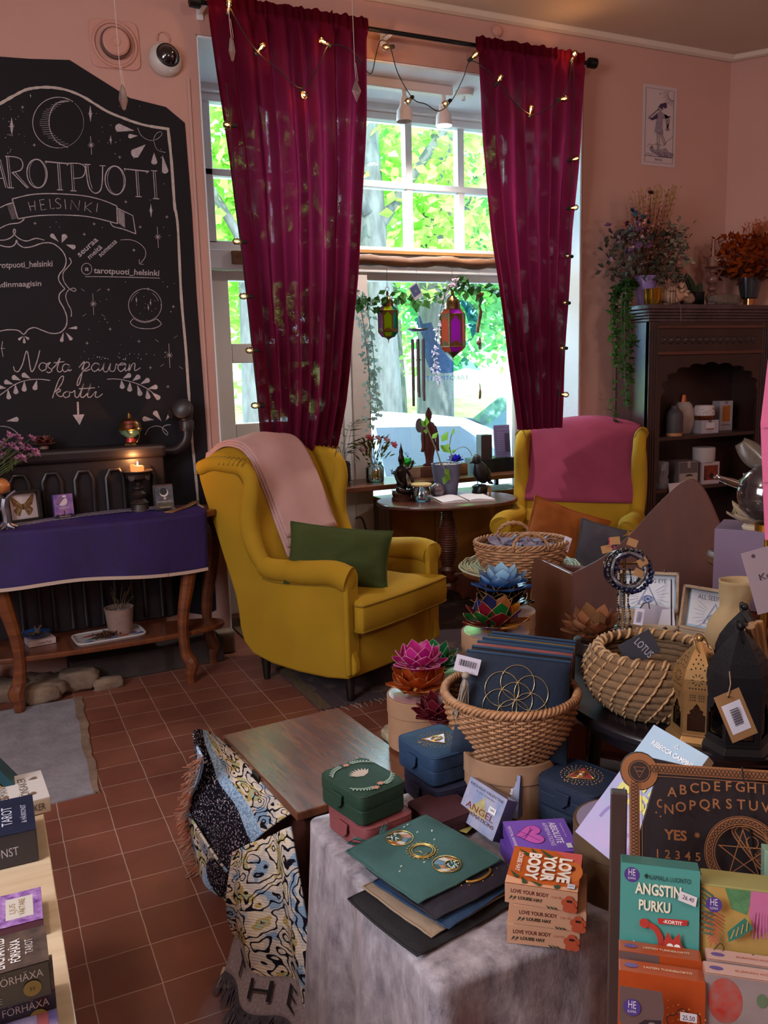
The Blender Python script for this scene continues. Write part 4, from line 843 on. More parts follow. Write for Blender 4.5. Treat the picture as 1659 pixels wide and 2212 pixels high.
p=at(1035,640,Y=HY);o=thing('driftwood_mobile','mobile of curved driftwood pieces, shells and a bead strung right of the large lantern','mobile',p);g=G();g.tube([(0,0,2.0-p.z),(0,0,-.62)],.0008,4);g.build('string',thread,o)
for pts,r in(([(-.02,0,-.03),(-.01,0,.0),(.02,0,.012),(.03,0,.01)],[.006,.012,.011,.005]),([(.0,0,-.05),(.01,0,-.09),(.0,0,-.14),(-.012,0,-.19),(-.008,0,-.215)],[.006,.011,.011,.010,.006]),([(0,0,-.52),(.002,0,-.57),(-.002,0,-.615)],[.003,.008,.004])):G().tube(smooth_path(pts,3),[r[min(len(r)-1,i//3)]for i in range(3*len(pts)-2)],8).build('driftwood_piece',dwood,o,smooth='all')
g=G();g.ball(.002,0,-.28,.012,.005,.04);g.build('shell_drop',mat('grey shell','#9a94a0',.3),o,smooth='all');g=G();g.ball(-.006,0,-.275,.014);g.build('wooden_bead',dwood,o,smooth='all')
ivy=leafmat('ivy leaf','#2c5230','#5c8a4a',.35);whitef=leafmat('pale wisteria','#a6cfcf','#d8f0ee',.5);lil=leafmat('pink white blossom','#d8b0c8','#f0e0ee',.5)
def garland(name,label,pts,n,lm,sz,spread,droop=0,cat='garland',flowers=None):
 o=thing(name,label,cat,(0,0,0));P=smooth_path([at(x,y,Y=Yq)for x,y,Yq in pts],6);g=G();g.tube(P,.0022,5);g.build('vine',mat('vine stem','#4a4a34',.8),o);f=G()
 for i in range(n):
  c=P[int(random.random()*(len(P)-1))]+V([random.uniform(-spread,spread)for _ in range(3)]);leaf(f,c,c+V((random.uniform(-1,1),random.uniform(-.6,.6),random.uniform(-1,.5-droop))).normalized()*sz*random.uniform(.6,1.2),sz*.8)
 f.build('leaves',lm,o)
 if flowers:
  b=G()
  for i in range(flowers[0]):c=P[int(random.random()*(len(P)-1))]+V([random.uniform(-spread,spread)for _ in range(3)]);blossom(b,c,(random.uniform(-1,1),-1,random.uniform(-.3,.6)),flowers[1],7)
  b.build('blossoms',flowers[2],o)
 return o
garland('ivy_garland','ivy garland with small white blossoms strung across the window above the lanterns',[(745,640,HY),(800,655,HY),(838,645,HY),(900,645,HY),(940,640,HY),(985,610,HY),(1020,625,HY),(1075,630,HY)],110,ivy,.062,.03,.2,flowers=(46,.026,whitef))
garland('blossom_strand','pale blue-white blossom strand hanging down the left side of the display pane',[(775,640,4.6),(785,700,4.6),(795,780,4.6),(800,860,4.6),(800,925,4.6)],110,whitef,.034,.028,.5,'garland',(40,.02,whitef))
garland('blossom_strand','second pale blossom strand beside the small lime lantern',[(792,650,4.62),(806,760,4.62),(812,850,4.62),(818,900,4.62)],90,whitef,.034,.024,.5)
garland('blossom_strand','thin pink-white blossom strand hanging left of the large purple lantern',[(985,600,4.5),(960,640,4.5),(945,720,4.5),(940,790,4.5),(950,830,4.5)],40,lil,.026,.018,.5,'garland',(60,.016,lil))
p=at(898,629,Y=4.5);o=thing('hanging_photo_card','small white-edged photo card hung at an angle among the ivy','photo card',p,(R(90),R(-32),R(8)));G().bx(-.034,.034,-.042,.042,-.001,.001).build('card',mat('white card','#c9c2d2',.5),o);q=Pr(o,Matrix.Translation((0,0,.0012)));q.rect(-.028,-.024,.028,.034,'#4a5a86');q.disc(0,.0,.006,'#a08a6a');q.done()
# shop sign stuck to the pane: seen from inside, so the lettering reads backwards
GY=4.9;o=thing('window_sign','blue moon shop sign with backward lettering stuck to the display pane','window sign',(0,GY-.012,0));T=lay((0,0,0),(1,0,0),(0,0,1));q=Pr(o,T,'sticker')
film=glassy('blue window film','#7f9fe0',.1);m_=at(985,700,Y=GY);q.poly([(m_.x+.15*cos(R(a)),m_.z+.15*sin(R(a)))for a in range(-110,141,10)]+[(m_.x+.04+.125*cos(R(a)),m_.z+.02+.13*sin(R(a)))for a in range(120,-101,-10)],film)
q.poly([(lambda w_:(w_.x,w_.z))(at(x,y,Y=GY))for x,y in((893,690),(905,682),(912,700),(930,696),(945,740),(965,770),(985,790),(1000,770),(1022,785),(1040,802),(1005,795),(970,806),(930,806),(915,770),(912,730))],film)
a,b=at(922,823,Y=GY),at(1003,820,Y=GY);q.text('TAROTPUOTI',0,0,.03,mat('blue lettering film','#5a86d8',.5),width=.33);
gq=q.g;n_=len(text_geo('TAROTPUOTI')[0]);gq.v[-n_:]=[((a.x+.14)-(x-0),y,(a.z)+(z-0))for x,y,z in gq.v[-n_:]];q.done()

# ------------------------------------------------------------------ window shelf and wooden chest
walnut=wood('dark walnut','#37180f','#5f2c1c',(14,3,3),.32,.5);SZ=.7365
sh=thing('window_shelf','long dark wooden shelf across the bottom of the window with plants and boxes','shelf',(0,0,0));G().bx(1.30,3.25,4.5,4.85,SZ-.03,SZ).build('board',wood('shelf walnut','#4a2416','#7a4a30',(3,14,3),.35,.4),sh,bev=.004)
for x in(1.42,3.10):g=G();g.bx(x-.012,x+.012,4.52,4.86,SZ-.045,SZ-.03);g.tube([(x,4.54,SZ-.04),(x,4.85,SZ-.26)],.008,6);g.bx(x-.012,x+.012,4.84,4.86,SZ-.3,SZ-.03);g.build('bracket',blkm,sh)
ch=thing('wooden_chest','large low orange-brown wooden chest under the window shelf behind the oval table','chest',(0,0,0));oak=wood('honey plywood','#8a4e1c','#a8662a',(2,2,1.2),.4,.2)
G().bx(2.20,3.27,4.62,4.85,.0,.60).build('body',oak,ch,bev=.004);G().bx(2.19,3.275,4.60,4.86,.60,.62).build('lid',oak,ch,bev=.003);G().bx(2.188,2.20,4.615,4.852,0,.60).build('end_panel',wood('grey weathered end grain','#4a3830','#7d6455',(20,20,2),.6),ch);G().bx(2.5,2.502,4.618,4.622,.02,.6).build('seam',blkm,ch)
o=thing('paper_sheet','white printed paper lying on the chest lid under the shelf','paper',(3.02,4.72,.6205),.1);G().bx(-.15,.15,-.09,.09,0,.001).build('sheet',paper,o);q=Pr(o,Matrix.Translation((0,0,.0012)),'print');q.disc(-.03,0,.02,'#d8607a');q.line([(.0,.01),(.08,.015)],.012,'#d88aa0');q.done()
def on(x,y,z):return at(x,y,z=z)
p=on(728,1040,SZ);p.y=min(p.y,4.76);o=thing('studded_pot','black studded plant pot with a small palm at the left end of the window shelf','plant pot',p)
pb=mat('black ceramic','#2b2428',.3,coat=.3);g=G();g.lathe([(.0,0),(.052,0),(.06,.015),(.062,.11),(.06,.125),(.052,.125),(.052,.105),(0,.1)],36,cap=False);g.build('pot',pb,o,smooth=True);g=G()
for j in range(9):
 for i in range(34):a=2*pi*(i+.5*(j%2))/34;g.lathe([(.0035,0),(.0,.006)],4,Matrix.Translation((.061*cos(a),.061*sin(a),.012+.0118*j))@Matrix.Rotation(a,4,'Z')@Matrix.Rotation(pi/2,4,'Y'),cap=False)
g.build('studs',pb,o);f=G();dg=leafmat('palm leaf','#243420','#4a5c38',.3)
for a,h,ln in((2.6,.2,.2),(.6,.26,.2),(-.3,.15,.26),(1.7,.28,.15),(3.3,.1,.2),(5.4,.16,.2)):
 e=V((cos(a)*ln,sin(a)*ln*.5,.105+h));P=smooth_path([(0,0,.1),(e.x*.4,e.y*.4,.1+h*.8),tuple(e)],5);f.tube(P,.0012,4)
 for i in range(3,len(P)):
  for s_ in(-1,1):d=V((-sin(a),cos(a),0))*s_*.07+V((cos(a)*.05,0,.01));leaf(f,P[i],P[i]+d,.009)
f.build('palm_fronds',dg,o)
p=on(807,1040,SZ);p.y=4.66;o=thing('glass_vase','clear glass jar vase with a yellow slice and pink roses on the window shelf','vase',p);cg=glassy('clear vase glass','#e8fbfa',.9)
g=G();g.lathe([(.0,.003),(.05,.003),(.054,.01),(.054,.088),(.045,.1),(.04,.105),(.044,.118)],32,cap=False);g.build('glass',cg,o,smooth='all');
g=G();g.lathe([(.0,.0),(.05,.0),(.055,.008),(.055,.0885),(.046,.1),(.0415,.105),(.045,.119)],32,cap=False);g.build('outer_glass',cg,o,smooth='all')
g=G();g.lathe([(.0,-.004),(.032,-.004),(.034,0),(.032,.004),(0,.004)],24,Matrix.Translation((.012,-.01,.045))@Matrix.Rotation(R(80),4,'X'));g.build('citrus_slice',mat('orange slice','#e8a020',.5,var=.3,vscale=60),o,smooth=True)
g=G()
for i in range(5):a=i*1.3;g.tube([(.03*cos(a),.02*sin(a),.008),(-.01*cos(a),-.01*sin(a),.11),(-.06*cos(a),-.03*sin(a),.2)],.0018,5)
g.build('stems',mat('stem green','#4d5a35',.6),o);f=G()
for i in range(90):a=random.uniform(0,2*pi);r=random.random()**.5*.10;c=V((r*cos(a),r*.5*sin(a),.125+random.uniform(.0,.13)));leaf(f,c,c+V((r*cos(a)*.5,0,random.uniform(.01,.05))),.016)
f.build('foliage',leafmat('olive filler leaf','#4a4a22','#7d8040',.35),o);rosem=leafmat('pink rose','#e0708a','#f2a8b8',.4)
for x,z,r in((-.055,.27,.042),(.105,.215,.042),(.0,.265,.034),(.055,.25,.034),(-.10,.2,.03)):g=G();[blossom(g,(x,-.06,z),(0,-.7,.7),r*s_,12)for s_ in(1,.7,.45)];g.build('rose',rosem if r>.04 else leafmat('pale pink flower','#d8a8c0','#f0d0e0',.4),o)
# planter boxes and buddha on the sill behind
for i,(x0,x1,lab)in enumerate(((873,902,'small pale wooden box on the shelf behind the deity figure'),(903,934,'small brown wooden box on the shelf left of the blue-grey planter'),(975,1003,'small tan wooden box on the shelf right of the blue-grey planter'))):
 a,b=at(x0,1030,Y=4.72),at(x1,1030,Y=4.72);o=thing('wooden_box',lab,'box',((a.x+b.x)/2,4.72,SZ),0,'small wooden boxes on the window shelf');G().box(0,0,0,b.x-a.x,.09,.065).build('box',wood('box pine'+str(i),('#8a6a58','#5a3426','#8a5c3c')[i],('#a88878','#7a4a36','#a87850')[i],(4,20,20),.6),o,bev=.002)
p=at(923,1010,Y=4.75);p.z=SZ+.065;o=thing('standing_buddha','dark red-brown standing buddha figure on the shelf behind the planter','figurine',(p.x,4.72,p.z));rb=mat('red brown wood','#5e2620',.5,var=.3,vscale=30)
g=G();g.lathe([(.05,0),(.05,.012),(.03,.018),(.032,.06),(.042,.10),(.05,.14),(.046,.19),(.05,.24),(.05,.27),(.036,.295),(.016,.305),(.015,.315),(.024,.33),(.026,.352),(.022,.372),(.014,.382),(.011,.392),(.003,.402),(0,.404)],24,Matrix.Diagonal((1,.6,1,1))@Matrix.Scale(.9,4));g.build('body',rb,o,smooth='all')
for s_ in(-1,1):g=G();g.tube(smooth_path([(s_*.04,0,.245),(s_*.052,-.01,.18),(s_*.05,-.015,.13),(s_*.055,-.01,.09)],3),.011,8);g.build('arm',rb,o,smooth='all')
GREENL=['#18b030','#109a28','#2cc848']
def lotus(label,loc,cols,R_=.07,hgt=.06,rim=None,base_m=None,rings=((7,1.0,8,1.0),(7,.86,38,.95),(6,.70,66,.92)),group='capiz lotus candle holders',rotz=0,grad=None,tr=.5,name='lotus_candle_holder'):
 "rings: petal count, radius share, elevation in degrees, length share"
 R_*=.74 if R_>.05 else 1;o=thing(name,label,'candle holder',loc,rotz,group);rim=rim or gold
 ms=[grad]if grad else[tinted('capiz '+c_,c_,tr,.22)for c_ in cols]
 b=G();b.lathe([(.0,0),(R_*.42,0),(R_*.45,.006),(R_*.36,.014),(R_*.3,.02),(0,.02)],24);b.build('base',base_m or rim,o,smooth=True)
 kk=0
 for ri,(n,rs,el,ls)in enumerate(rings):
  pg_,rg_=G(),G();L=R_*1.02*ls
  for i in range(n):
   a=2*pi*(i+.5*(ri%2))/n;ca,sa=cos(a),sin(a);e=R(el)
   def pt(u,v):
    wv=R_*.47*sin(pi*min(1,v)**.78)**.9;x=(u-.5)*2*wv;s_=v*L
    rr=R_*.26+s_*cos(e)-.10*R_*sin(pi*v)*0;z=.012+s_*sin(e)+.10*R_*(4*(u-.5)**2)+R_*.10*v*v
    return(rr*ca-x*sa,rr*sa+x*ca,z)
   pg_.mi=0 if grad else(kk%len(ms));kk+=1;pg_.grid(pt,5,8)
   rg_.tube([pt(0,v/7)for v in range(8)]+[pt(1,v/7)for v in range(6,-1,-1)],R_*.008,4)
  pg_.build('petal_ring',ms,o,smooth='all');rg_.build('petal_rim',rim,o,smooth='all')
 return o
p=on(879,1012,SZ+.065);lotus('small bright green lotus candle holder on the pale wooden box by the window',(at(879,1010,Y=4.72).x,4.72,SZ+.065),GREENL,.045,rotz=.3)
lotus('small deep blue lotus candle holder on the tan wooden box by the window',(at(984,1005,Y=4.72).x,4.72,SZ+.065),['#2020d0','#1818b0','#3030e0'],.045)
a=at(1066,1020,Y=4.64);carton('display_box','wide black box on the right end of the window shelf under the leaflets','box',.30,.16,.088,(a.x+.02,4.7,SZ),R(-3),'#141016')
carton('candle_box','dark brown candle box with clear side standing on the black box','box',.078,.07,.15,(at(1046,990,Y=4.68).x,4.68,SZ+.089),R(-4),'#3a2530')
o=carton('leaflet_holder','lilac leaflet in a clear holder standing on the black box','leaflet',.115,.012,.205,(at(1088,985,Y=4.66).x,4.67,SZ+.089),tilt(R(-4),R(-6)),'#8a7aa8');q=Pr(o,front(.115,.205,.012));q.rect(-.05,.01,.05,.195,'#7d6d9c');q.text('TUTUSTU KAUPPAAN',0,.175,.007,'#b8a0d0',width=.08)
for i in range(9):q.line([(-.04,.155-i*.014),(.015,.155-i*.014)],.003,'#a890c4')
q.rect(.018,.03,.05,.15,'#4a3a5a');q.done()

# ------------------------------------------------------------------ oval pedestal table and the things on it
TZ2=.655;trot=atan2(-.221,.806);TC=V((2.40,4.28,0))
ot=thing('oval_table','oval dark wooden pedestal table with a ribbed turned column in front of the window','table',TC,trot);G().prism(oval(.412,.29,56,2.15),TZ2-.022,TZ2).build('tabletop',walnut,ot,bev=.008,seg=3);G().prism(oval(.16,.11,32),TZ2-.045,TZ2-.022).build('underblock',walnut,ot)
pr=[(.028,.12),(.05,.125),(.052,.15),(.04,.165),(.058,.18),(.058,.205),(.038,.215),(.05,.23),(.05,.245),(.036,.255)]
for i in range(24):z=.265+i*.0138;r=.036+.024*sin(pi*min(1,(z-.255)/.30)**.8)*(1 if z<.5 else .9);pr+=[(r-.005,z),(r,z+.005),(r-.005,z+.010)]
pr+=[(.034,.60),(.055,.612),(.06,TZ2-.045)];G().lathe(pr,28).build('column',walnut,ot,smooth=True,ang=60)
for i in range(3):
 a=radians((-150,-30,90)[i])-trot;T=Matrix.Rotation(a,4,'Z');g=G();g.prism([(.02,.22),(.10,.22),(.17,.20),(.20,.16),(.185,.125),(.215,.13),(.25,.10),(.26,.04),(.24,.0),(.20,.0),(.205,.035),(.17,.06),(.15,.045),(.12,.075),(.08,.06),(.06,.10),(.02,.11)],-.016,.016,T@lay((0,0,0),(1,0,0),(0,0,1)));g.build('leg',walnut,ot,bev=.005)
bronze=mat('dark bronze','#2c211f',.3,.7,var=.4,vscale=30)
p=V((2.17,4.40,TZ2));o=thing('deity_figure','dark bronze seated deity figurine with leaves at the left of the oval table','figurine',p,R(15))
G().lathe([(.06,0),(.062,.01),(.054,.02),(.06,.04),(.056,.05),(.0,.052)],28).build('lotus_base',mat('brown glazed base','#4a2c20',.25,coat=.5),o,smooth=True)
g=G();g.lathe([(.03,.05),(.036,.09),(.03,.13),(.034,.165),(.03,.19),(.012,.2),(.012,.212),(.02,.225),(.02,.245),(.012,.262),(.014,.28),(.004,.31),(.001,.33)],16,Matrix.Diagonal((1,.75,1,1)));g.build('torso',bronze,o,smooth='all')
g=G();g.tube(smooth_path([(.02,-.02,.075),(.06,-.05,.085),(.085,-.04,.07),(.05,-.055,.06)],4),.015,8);g.tube(smooth_path([(-.02,-.02,.075),(-.055,-.03,.07),(-.03,-.06,.055),(.02,-.06,.05)],4),.016,8);g.build('legs',bronze,o,smooth='all')
g=G();g.tube(smooth_path([(.03,0,.18),(.055,-.01,.14),(.06,-.03,.1)],4),.009,8);g.tube(smooth_path([(-.03,0,.18),(-.055,-.01,.15),(-.05,-.03,.11),(-.03,-.05,.09)],4),.009,8);g.tube(smooth_path([(.03,0,.17),(.07,.0,.18),(.085,-.01,.22)],4),.008,8);g.build('arms',bronze,o,smooth='all')
g=G()
for x,y,z in((-.055,.0,.02),(-.06,.01,.06),(-.05,.02,.16),(.075,0,.21),(.08,.01,.05),(.06,.02,.25)):
 for i in range(5):a=i*1.26;leaf(g,(x,y,z),V((x+.022*cos(a),y+.01*sin(a),z+.022*sin(a)+.01)),.012)
g.build('bronze_leaves',bronze,o)
o=thing('candle_jar','glass jar candle with pale wax and wooden lid on the oval table','candle',(2.245,4.30,TZ2));g=G();g.lathe([(.0,.002),(.05,.0),(.056,.006),(.057,.088),(.053,.088),(.052,.01),(0,.008)],32,cap=False);g.build('jar',cg,o,smooth='all');G().lathe([(0,.012),(.05,.012),(.05,.05),(0,.048)],28).build('wax',mat('pale pink wax','#b99a98',.5,sheen=.1),o,smooth=True);G().lathe([(.058,.088),(.06,.091),(.06,.097),(.057,.1),(0,.1)],32).build('wooden_lid',wood('light bamboo','#b08c58','#c8a874',(30,4,4),.5),o,smooth=True);G().bx(-.006,.006,-.001,.001,.048,.062).build('wick',wood('wick wood','#4a3020','#6a4a30'),o)
o=thing('crystal_sphere','grey-violet mottled stone sphere beside the candle jar on the oval table','stone ball',(2.375,4.35,TZ2));g=G();g.ball(0,0,.045,.043,n=28,m=18);g.build('sphere',mat('lepidolite','#6d5e68',.2,var=.5,vscale=26,col2='#44383f',coat=.6),o,smooth='all');g=G();g.lathe([(.02,0),(.024,.004),(.018,.008)],20);g.build('ring_stand',blkm,o)
p=V((2.47,4.41,TZ2));o=thing('planter','tall blue-grey tapered planter with a leafy stem on the oval table','plant pot',p);pm=mat('blue grey planter','#5c5c74',.6);g=G();g.lathe([(0,0),(.062,0),(.088,.185),(.09,.19),(.082,.19),(.078,.17),(0,.168)],36,cap=False);g.build('pot',pm,o,smooth=True)
g=G();[g.ball(random.uniform(-.06,.06),random.uniform(-.06,.06),.172,random.uniform(.009,.016),n=8,m=6)for i in range(40)];g.build('pebbles',mat('white pebbles','#a8a49c',.6,var=.3,vscale=40),o,smooth='all')
g=G();g.tube(smooth_path([(-.03,0,.17),(-.055,0,.25),(-.09,.01,.34),(-.12,.02,.42)],5),.004,6);g.tube(smooth_path([(.03,.01,.17),(.04,.01,.24),(.03,.01,.29),(.045,.01,.36)],5),.003,6);g.tube(smooth_path([(.03,0,.2),(.06,0,.26),(.12,.0,.28),(.17,.01,.25),(.19,.01,.2)],5),.002,5);g.tube(smooth_path([(-.04,-.02,.18),(-.06,-.06,.20),(-.06,-.085,.17),(-.055,-.09,.12)],5),.0025,5);g.build('stems',mat('plant stem','#7a7a68',.6),o)
f=G();
for b,e,w_ in(((-.12,.02,.41),(-.165,.0,.455),.04),((-.12,.02,.41),(-.13,0,.475),.04),((-.11,.02,.38),(-.15,0,.39),.03),((-.09,.01,.34),(-.06,-.02,.38),.03),((-.04,0,.30),(.02,-.03,.25),.05),((-.03,0,.32),(.0,-.03,.38),.05),((-.02,0,.29),(-.05,-.05,.27),.05),((.045,.01,.35),(.06,0,.40),.02),((.03,.01,.28),(.005,0,.31),.02),((.04,.01,.25),(.075,0,.27),.02),((-.06,-.085,.17),(-.035,-.1,.13),.04),((-.055,-.09,.13),(-.075,-.1,.08),.045),((-.055,-.09,.14),(-.03,-.1,.10),.04)):leaf(f,b,e,w_,(0,-1,.2))
f.build('leaves',leafmat('planter leaf','#6a9a38','#a4c05a',.5),o)
p=V((2.685,4.385,TZ2));o=thing('crow_figurine','black crow figurine standing on a black stone at the right of the oval table','figurine',p,R(205));cw=mat('crow black','#17141a',.4,sheen=.2)
g=G();boulder(g,0,0,.02,.045,.04,.03,5);g.build('stone',mat('black rock','#1b171b',.35),o,smooth='all')
def crowf(u,v):
 t=v;ax=V((-.058+.09*t,0,.06+.14*t));r=.054*sin(pi*min(1,t*.9+.06))**.8+.004;
 a=2*pi*u;d=V((-.69,0,.72));n_=V((0,1,0));m2=d.cross(n_);return tuple(ax+n_*r*.8*cos(a)+V((.84,0,-.54))*r*sin(a)*(1 if sin(a)>0 else .75))
g=G();g.grid(crowf,20,16,cu=True);g.build('body',cw,o,smooth='all');g=G();g.ball(.034,0,.205,.034,.030,.031);g.build('head',cw,o,smooth='all');g=G();g.lathe([(.013,0),(.01,.025),(.001,.055)],10,Matrix.Translation((.056,0,.204))@Matrix.Rotation(R(108),4,'Y'));g.build('beak',cw,o,smooth='all')
g=G();g.add([(-.05,-.012,.1),(-.05,.012,.1),(-.135,.02,.035),(-.135,-.02,.035),(-.06,-.01,.085),(-.06,.01,.085)],[(0,1,2,3),(4,3,2,5),(0,3,4),(1,5,2)]);g.build('tail',cw,o)
for s_ in(-1,1):g=G();g.tube([(-.005,s_*.014,.1),(.0,s_*.015,.055),(.005,s_*.015,.042)],[.006,.003,.003],6);g.build('leg',cw,o);g=G();g.grid(lambda u,v:(-.085+.10*v,s_*(.044*sin(pi*v*.8+.3)+.006),.045+.13*v+(u-.5)*.05*sin(pi*v)),5,8);g.build('wing',cw,o,smooth='all',solid=.004)
o=thing('price_tag','brown kraft paper tag leaning on the crow figurine','tag',(2.72,4.335,TZ2),(R(70),R(30),R(20)));G().bx(-.018,.018,0,.05,0,.001).build('card',mat('kraft paper','#9a7048',.8),o)
o=thing('notebook','open notebook with blank white pages lying on the oval table','book',(2.46,4.20,TZ2),trot+.04);pgm=mat('blank pages','#d0cad2',.7)
for s_ in(-1,1):g=G();g.grid(lambda u,v:(s_*(.005+.15*u),-.105+.21*v,.009+.012*sin(pi*min(1,u*1.15))*(1-u)+.002),14,3);g.grid(lambda u,v:(s_*(.005+.15*u),-.105,(.009+.012*sin(pi*min(1,u*1.15))*(1-u)+.002)*v),14,2);g.build('page_block',pgm,o,smooth=True)
G().bx(-.16,.16,-.11,.11,0,.003).build('cover',mat('book cover','#a89a90',.7),o)
o=thing('walking_stick','slim dark stick with a curved hook handle leaning between left armchair and wooden chest','stick',(0,0,0));P=[at(x,y,Y=4.5)for x,y in((768,1121),(773,1117),(780,1118),(785,1126),(789,1140),(794,1165))];P.append(V((P[-1].x+.02,4.5,.0)));G().tube(smooth_path(P,4),.006,8).build('stick',mat('dark bent metal','#2a1f1c',.3,.5),o,smooth='all')
# ------------------------------------------------------------------ armchairs, blankets, cushions, rug
yel=fabric('mustard upholstery','#a8821e','#9a761a',800,.85,.35,.2,3);pipm=fabric('mustard piping','#84641a',None,800,.85,.2);legm=mat('black stained leg','#191210',.35)
def armchair(label,c,th):
 o=thing('wingback_armchair',label,'armchair',(c[0],c[1],0),R(th),'mustard wingback armchairs')
 side=smooth_path([(-.335,.13),(-.35,.3),(-.355,.44),(-.35,.55),(-.28,.575),(-.08,.555),(.10,.545),(.175,.59),(.215,.68),(.222,.79),(.20,.88),(.205,.95),(.245,.985),(.33,.99),(.43,.995),(.545,.965),(.44,.67),(.335,.4),(.235,.135)],4,True)
 for s_ in(-1,1):
  g=G();g.prism([(p.x,p.y)for p in side],-.024,.024,Matrix.Translation((s_*.325,0,0))@Matrix(((0,0,1,0),(1,0,0,0),(0,1,0,0),(0,0,0,1))));g.build('side_panel',yel,o,bev=.012,seg=3,smooth=True)
  r_=smooth_path([(-.35,.555),(-.27,.572),(-.1,.556),(.06,.545),(.145,.552)],4);g=G()
  g.tube([(s_*(.33+.004*sin(i)),p.x,p.y)for i,p in enumerate(r_)],[.058-.012*(i/(len(r_)-1))for i in range(len(r_))],16,rn=1.0);g.ball(s_*.33,-.35,.555,.058,.016,.058,M=None);g.build('arm_roll',yel,o,smooth=True)
  g=G();g.bx(s_*.325-.045,s_*.325+.045,-.362,-.335,.15,.575);g.build('arm_front',yel,o,bev=.012,seg=3,smooth=True)
  w_=smooth_path([(.14,.552),(.185,.61),(.222,.70),(.224,.79),(.203,.88),(.205,.94),(.245,.985),(.33,.995),(.44,.998),(.53,.972)],5);g=G()
  g.tube([(s_*.335,p.x,p.y)for p in w_],[.036+.010*sin(min(1,i/24)*pi)for i in range(len(w_))],14);g.build('wing_roll',yel,o,smooth=True)
  g=G();g.tube([(s_*.352,p.x+.028,p.y-.028)for p in w_[4:]],.0035,6);g.tube([(s_*.351,p.x,p.y-.05)for p in r_],.0035,6);g.build('piping',pipm,o,smooth=True)
  for i in range(6):g=G()
  for lx,ly in((s_*.275,-.29),(s_*.275,.22)):g=G();g.lathe([(.015,0),(.028,.14)],16,None,(lx,ly,0));g.build('leg',legm,o,smooth=True)
  g=G();fan=[(s_*.335,.20+.03*i,.992)for i in range(6)]
  for i,f_ in enumerate(fan):g.tube(smooth_path([(f_[0]-s_*.03,f_[1]+.01,.985),(f_[0],f_[1]+.012,1.034),(f_[0]+s_*.04,f_[1]+.02,1.0)],4),.0022,5)
  g.build('pleats',pipm,o,smooth=True)
 pr=smooth_path([(.10,.40),(.15,.52),(.215,.70),(.28,.86),(.34,.97),(.40,1.02),(.48,1.025),(.545,.985),(.545,.95),(.44,.66),(.33,.38),(.24,.16)],4)
 def bk(u,v):
  x=(u-.5)*.62;p=pr[min(len(pr)-1,int(round(v*(len(pr)-1))))];k=1-(2*u-1)**2
  return(x,p.x-.02*k*(v<.4),p.y+(.045*k**.7*max(0,p.y-.7)/.3))
 g=G();g.grid(bk,24,len(pr));g.build('backrest',yel,o,smooth='all',solid=.012)
 g=G();g.bx(-.335,.335,-.335,.24,.14,.34);g.build('seat_base',yel,o,bev=.02,seg=3,smooth=True)
 g=G();g.prism([(-.318,-.33),(-.325,-.352),(-.16,-.37),(0,-.376),(.16,-.37),(.325,-.352),(.318,-.33)],.135,.335);g.build('front_panel',yel,o,bev=.008,seg=2,smooth=True)
 # T-shaped cushion with a crowned top
 out=smooth_path([(-.335,-.375),(-.34,-.41),(-.30,-.425),(0,-.435),(.30,-.425),(.34,-.41),(.335,-.375),(.285,-.34),(.275,-.2),(.27,.12),(.0,.14),(-.27,.12),(-.275,-.2),(-.285,-.34)],4,True);g=G();k=len(out);cx,cy=0,-.14
 rings=[]
 for s_,z in((.2,.335),(.97,.335),(1.0,.345),(1.012,.39),(1.0,.452),(.97,.463),(.75,.475),(.4,.484),(.05,.487)):rings.append([(cx+(p.x-cx)*s_,cy+(p.y-cy)*s_,z)for p in out])
 vs=[q for rg in rings for q in rg];fs=[(j*k+i,j*k+(i+1)%k,(j+1)*k+(i+1)%k,(j+1)*k+i)for j in range(len(rings)-1)for i in range(k)]+[tuple(range(k))[::-1],tuple(range((len(rings)-1)*k,len(rings)*k))]
 g.add(vs,fs);cu=g.build('seat_cushion',yel,o,smooth='all')
 g=G();g.tube([V(q)+V((0,0,.002))for q in rings[4]],.0042,6,True);g.tube([V(q)for q in rings[2]],.0042,6,True);g.build('piping',pipm,cu,smooth='all')
 return o,pr
A1,PRF=armchair('mustard yellow wingback armchair with a blush blanket and green cushion by the console table',(1.413,3.598),26.5);A2,_=armchair('mustard yellow wingback armchair with a mauve blanket beside the dark cabinet',(2.95,3.83),-46)
def throw(label,chair,xr,t0,t1,m,lay_,slant=(0,0)):
 "folded blanket over the back: t0 behind, t1 hem in front, along the backrest outline"
 o=thing('blanket',label,'blanket',chair.location,chair.rotation_euler.z);o.scale.x=.89 if chair is A1 else 1;P=PRF[::-1];n=len(P)
 for L in range(lay_):
  def f(u,v):
   t=t0+(t1-.02*L-t0)*v;i=t*(n-1);a,b=P[int(i)],P[min(n-1,int(i)+1)];q=a.lerp(b,i-int(i));d=(P[min(n-1,int(i)+2)]-P[max(0,int(i)-1)]).normalized();nr=V((-d.y,d.x)) # outward
   x=xr[0]+(xr[1]-xr[0])*u+slant[0]*v+slant[1]*sin(v*4);k=1-min(1,abs(x)/.31)**2;off=.016+.010*L+.004*sin(u*9+v*6)+.003*sin(v*14)
   y,z=q.x-.02*k*(v>.5),q.y+.045*max(0,k)**.7*max(0,q.y-.7)/.3
   s_=1 if nr.y*1+(-nr.x)*(1 if t>.55 else-1)>0 else-1
   return(x+.006*L,y+nr.x*off*s_,z+nr.y*off*s_)
  g=G();g.grid(f,30,60);g.build('fold',m,o,smooth='all',solid=.009)
 return o
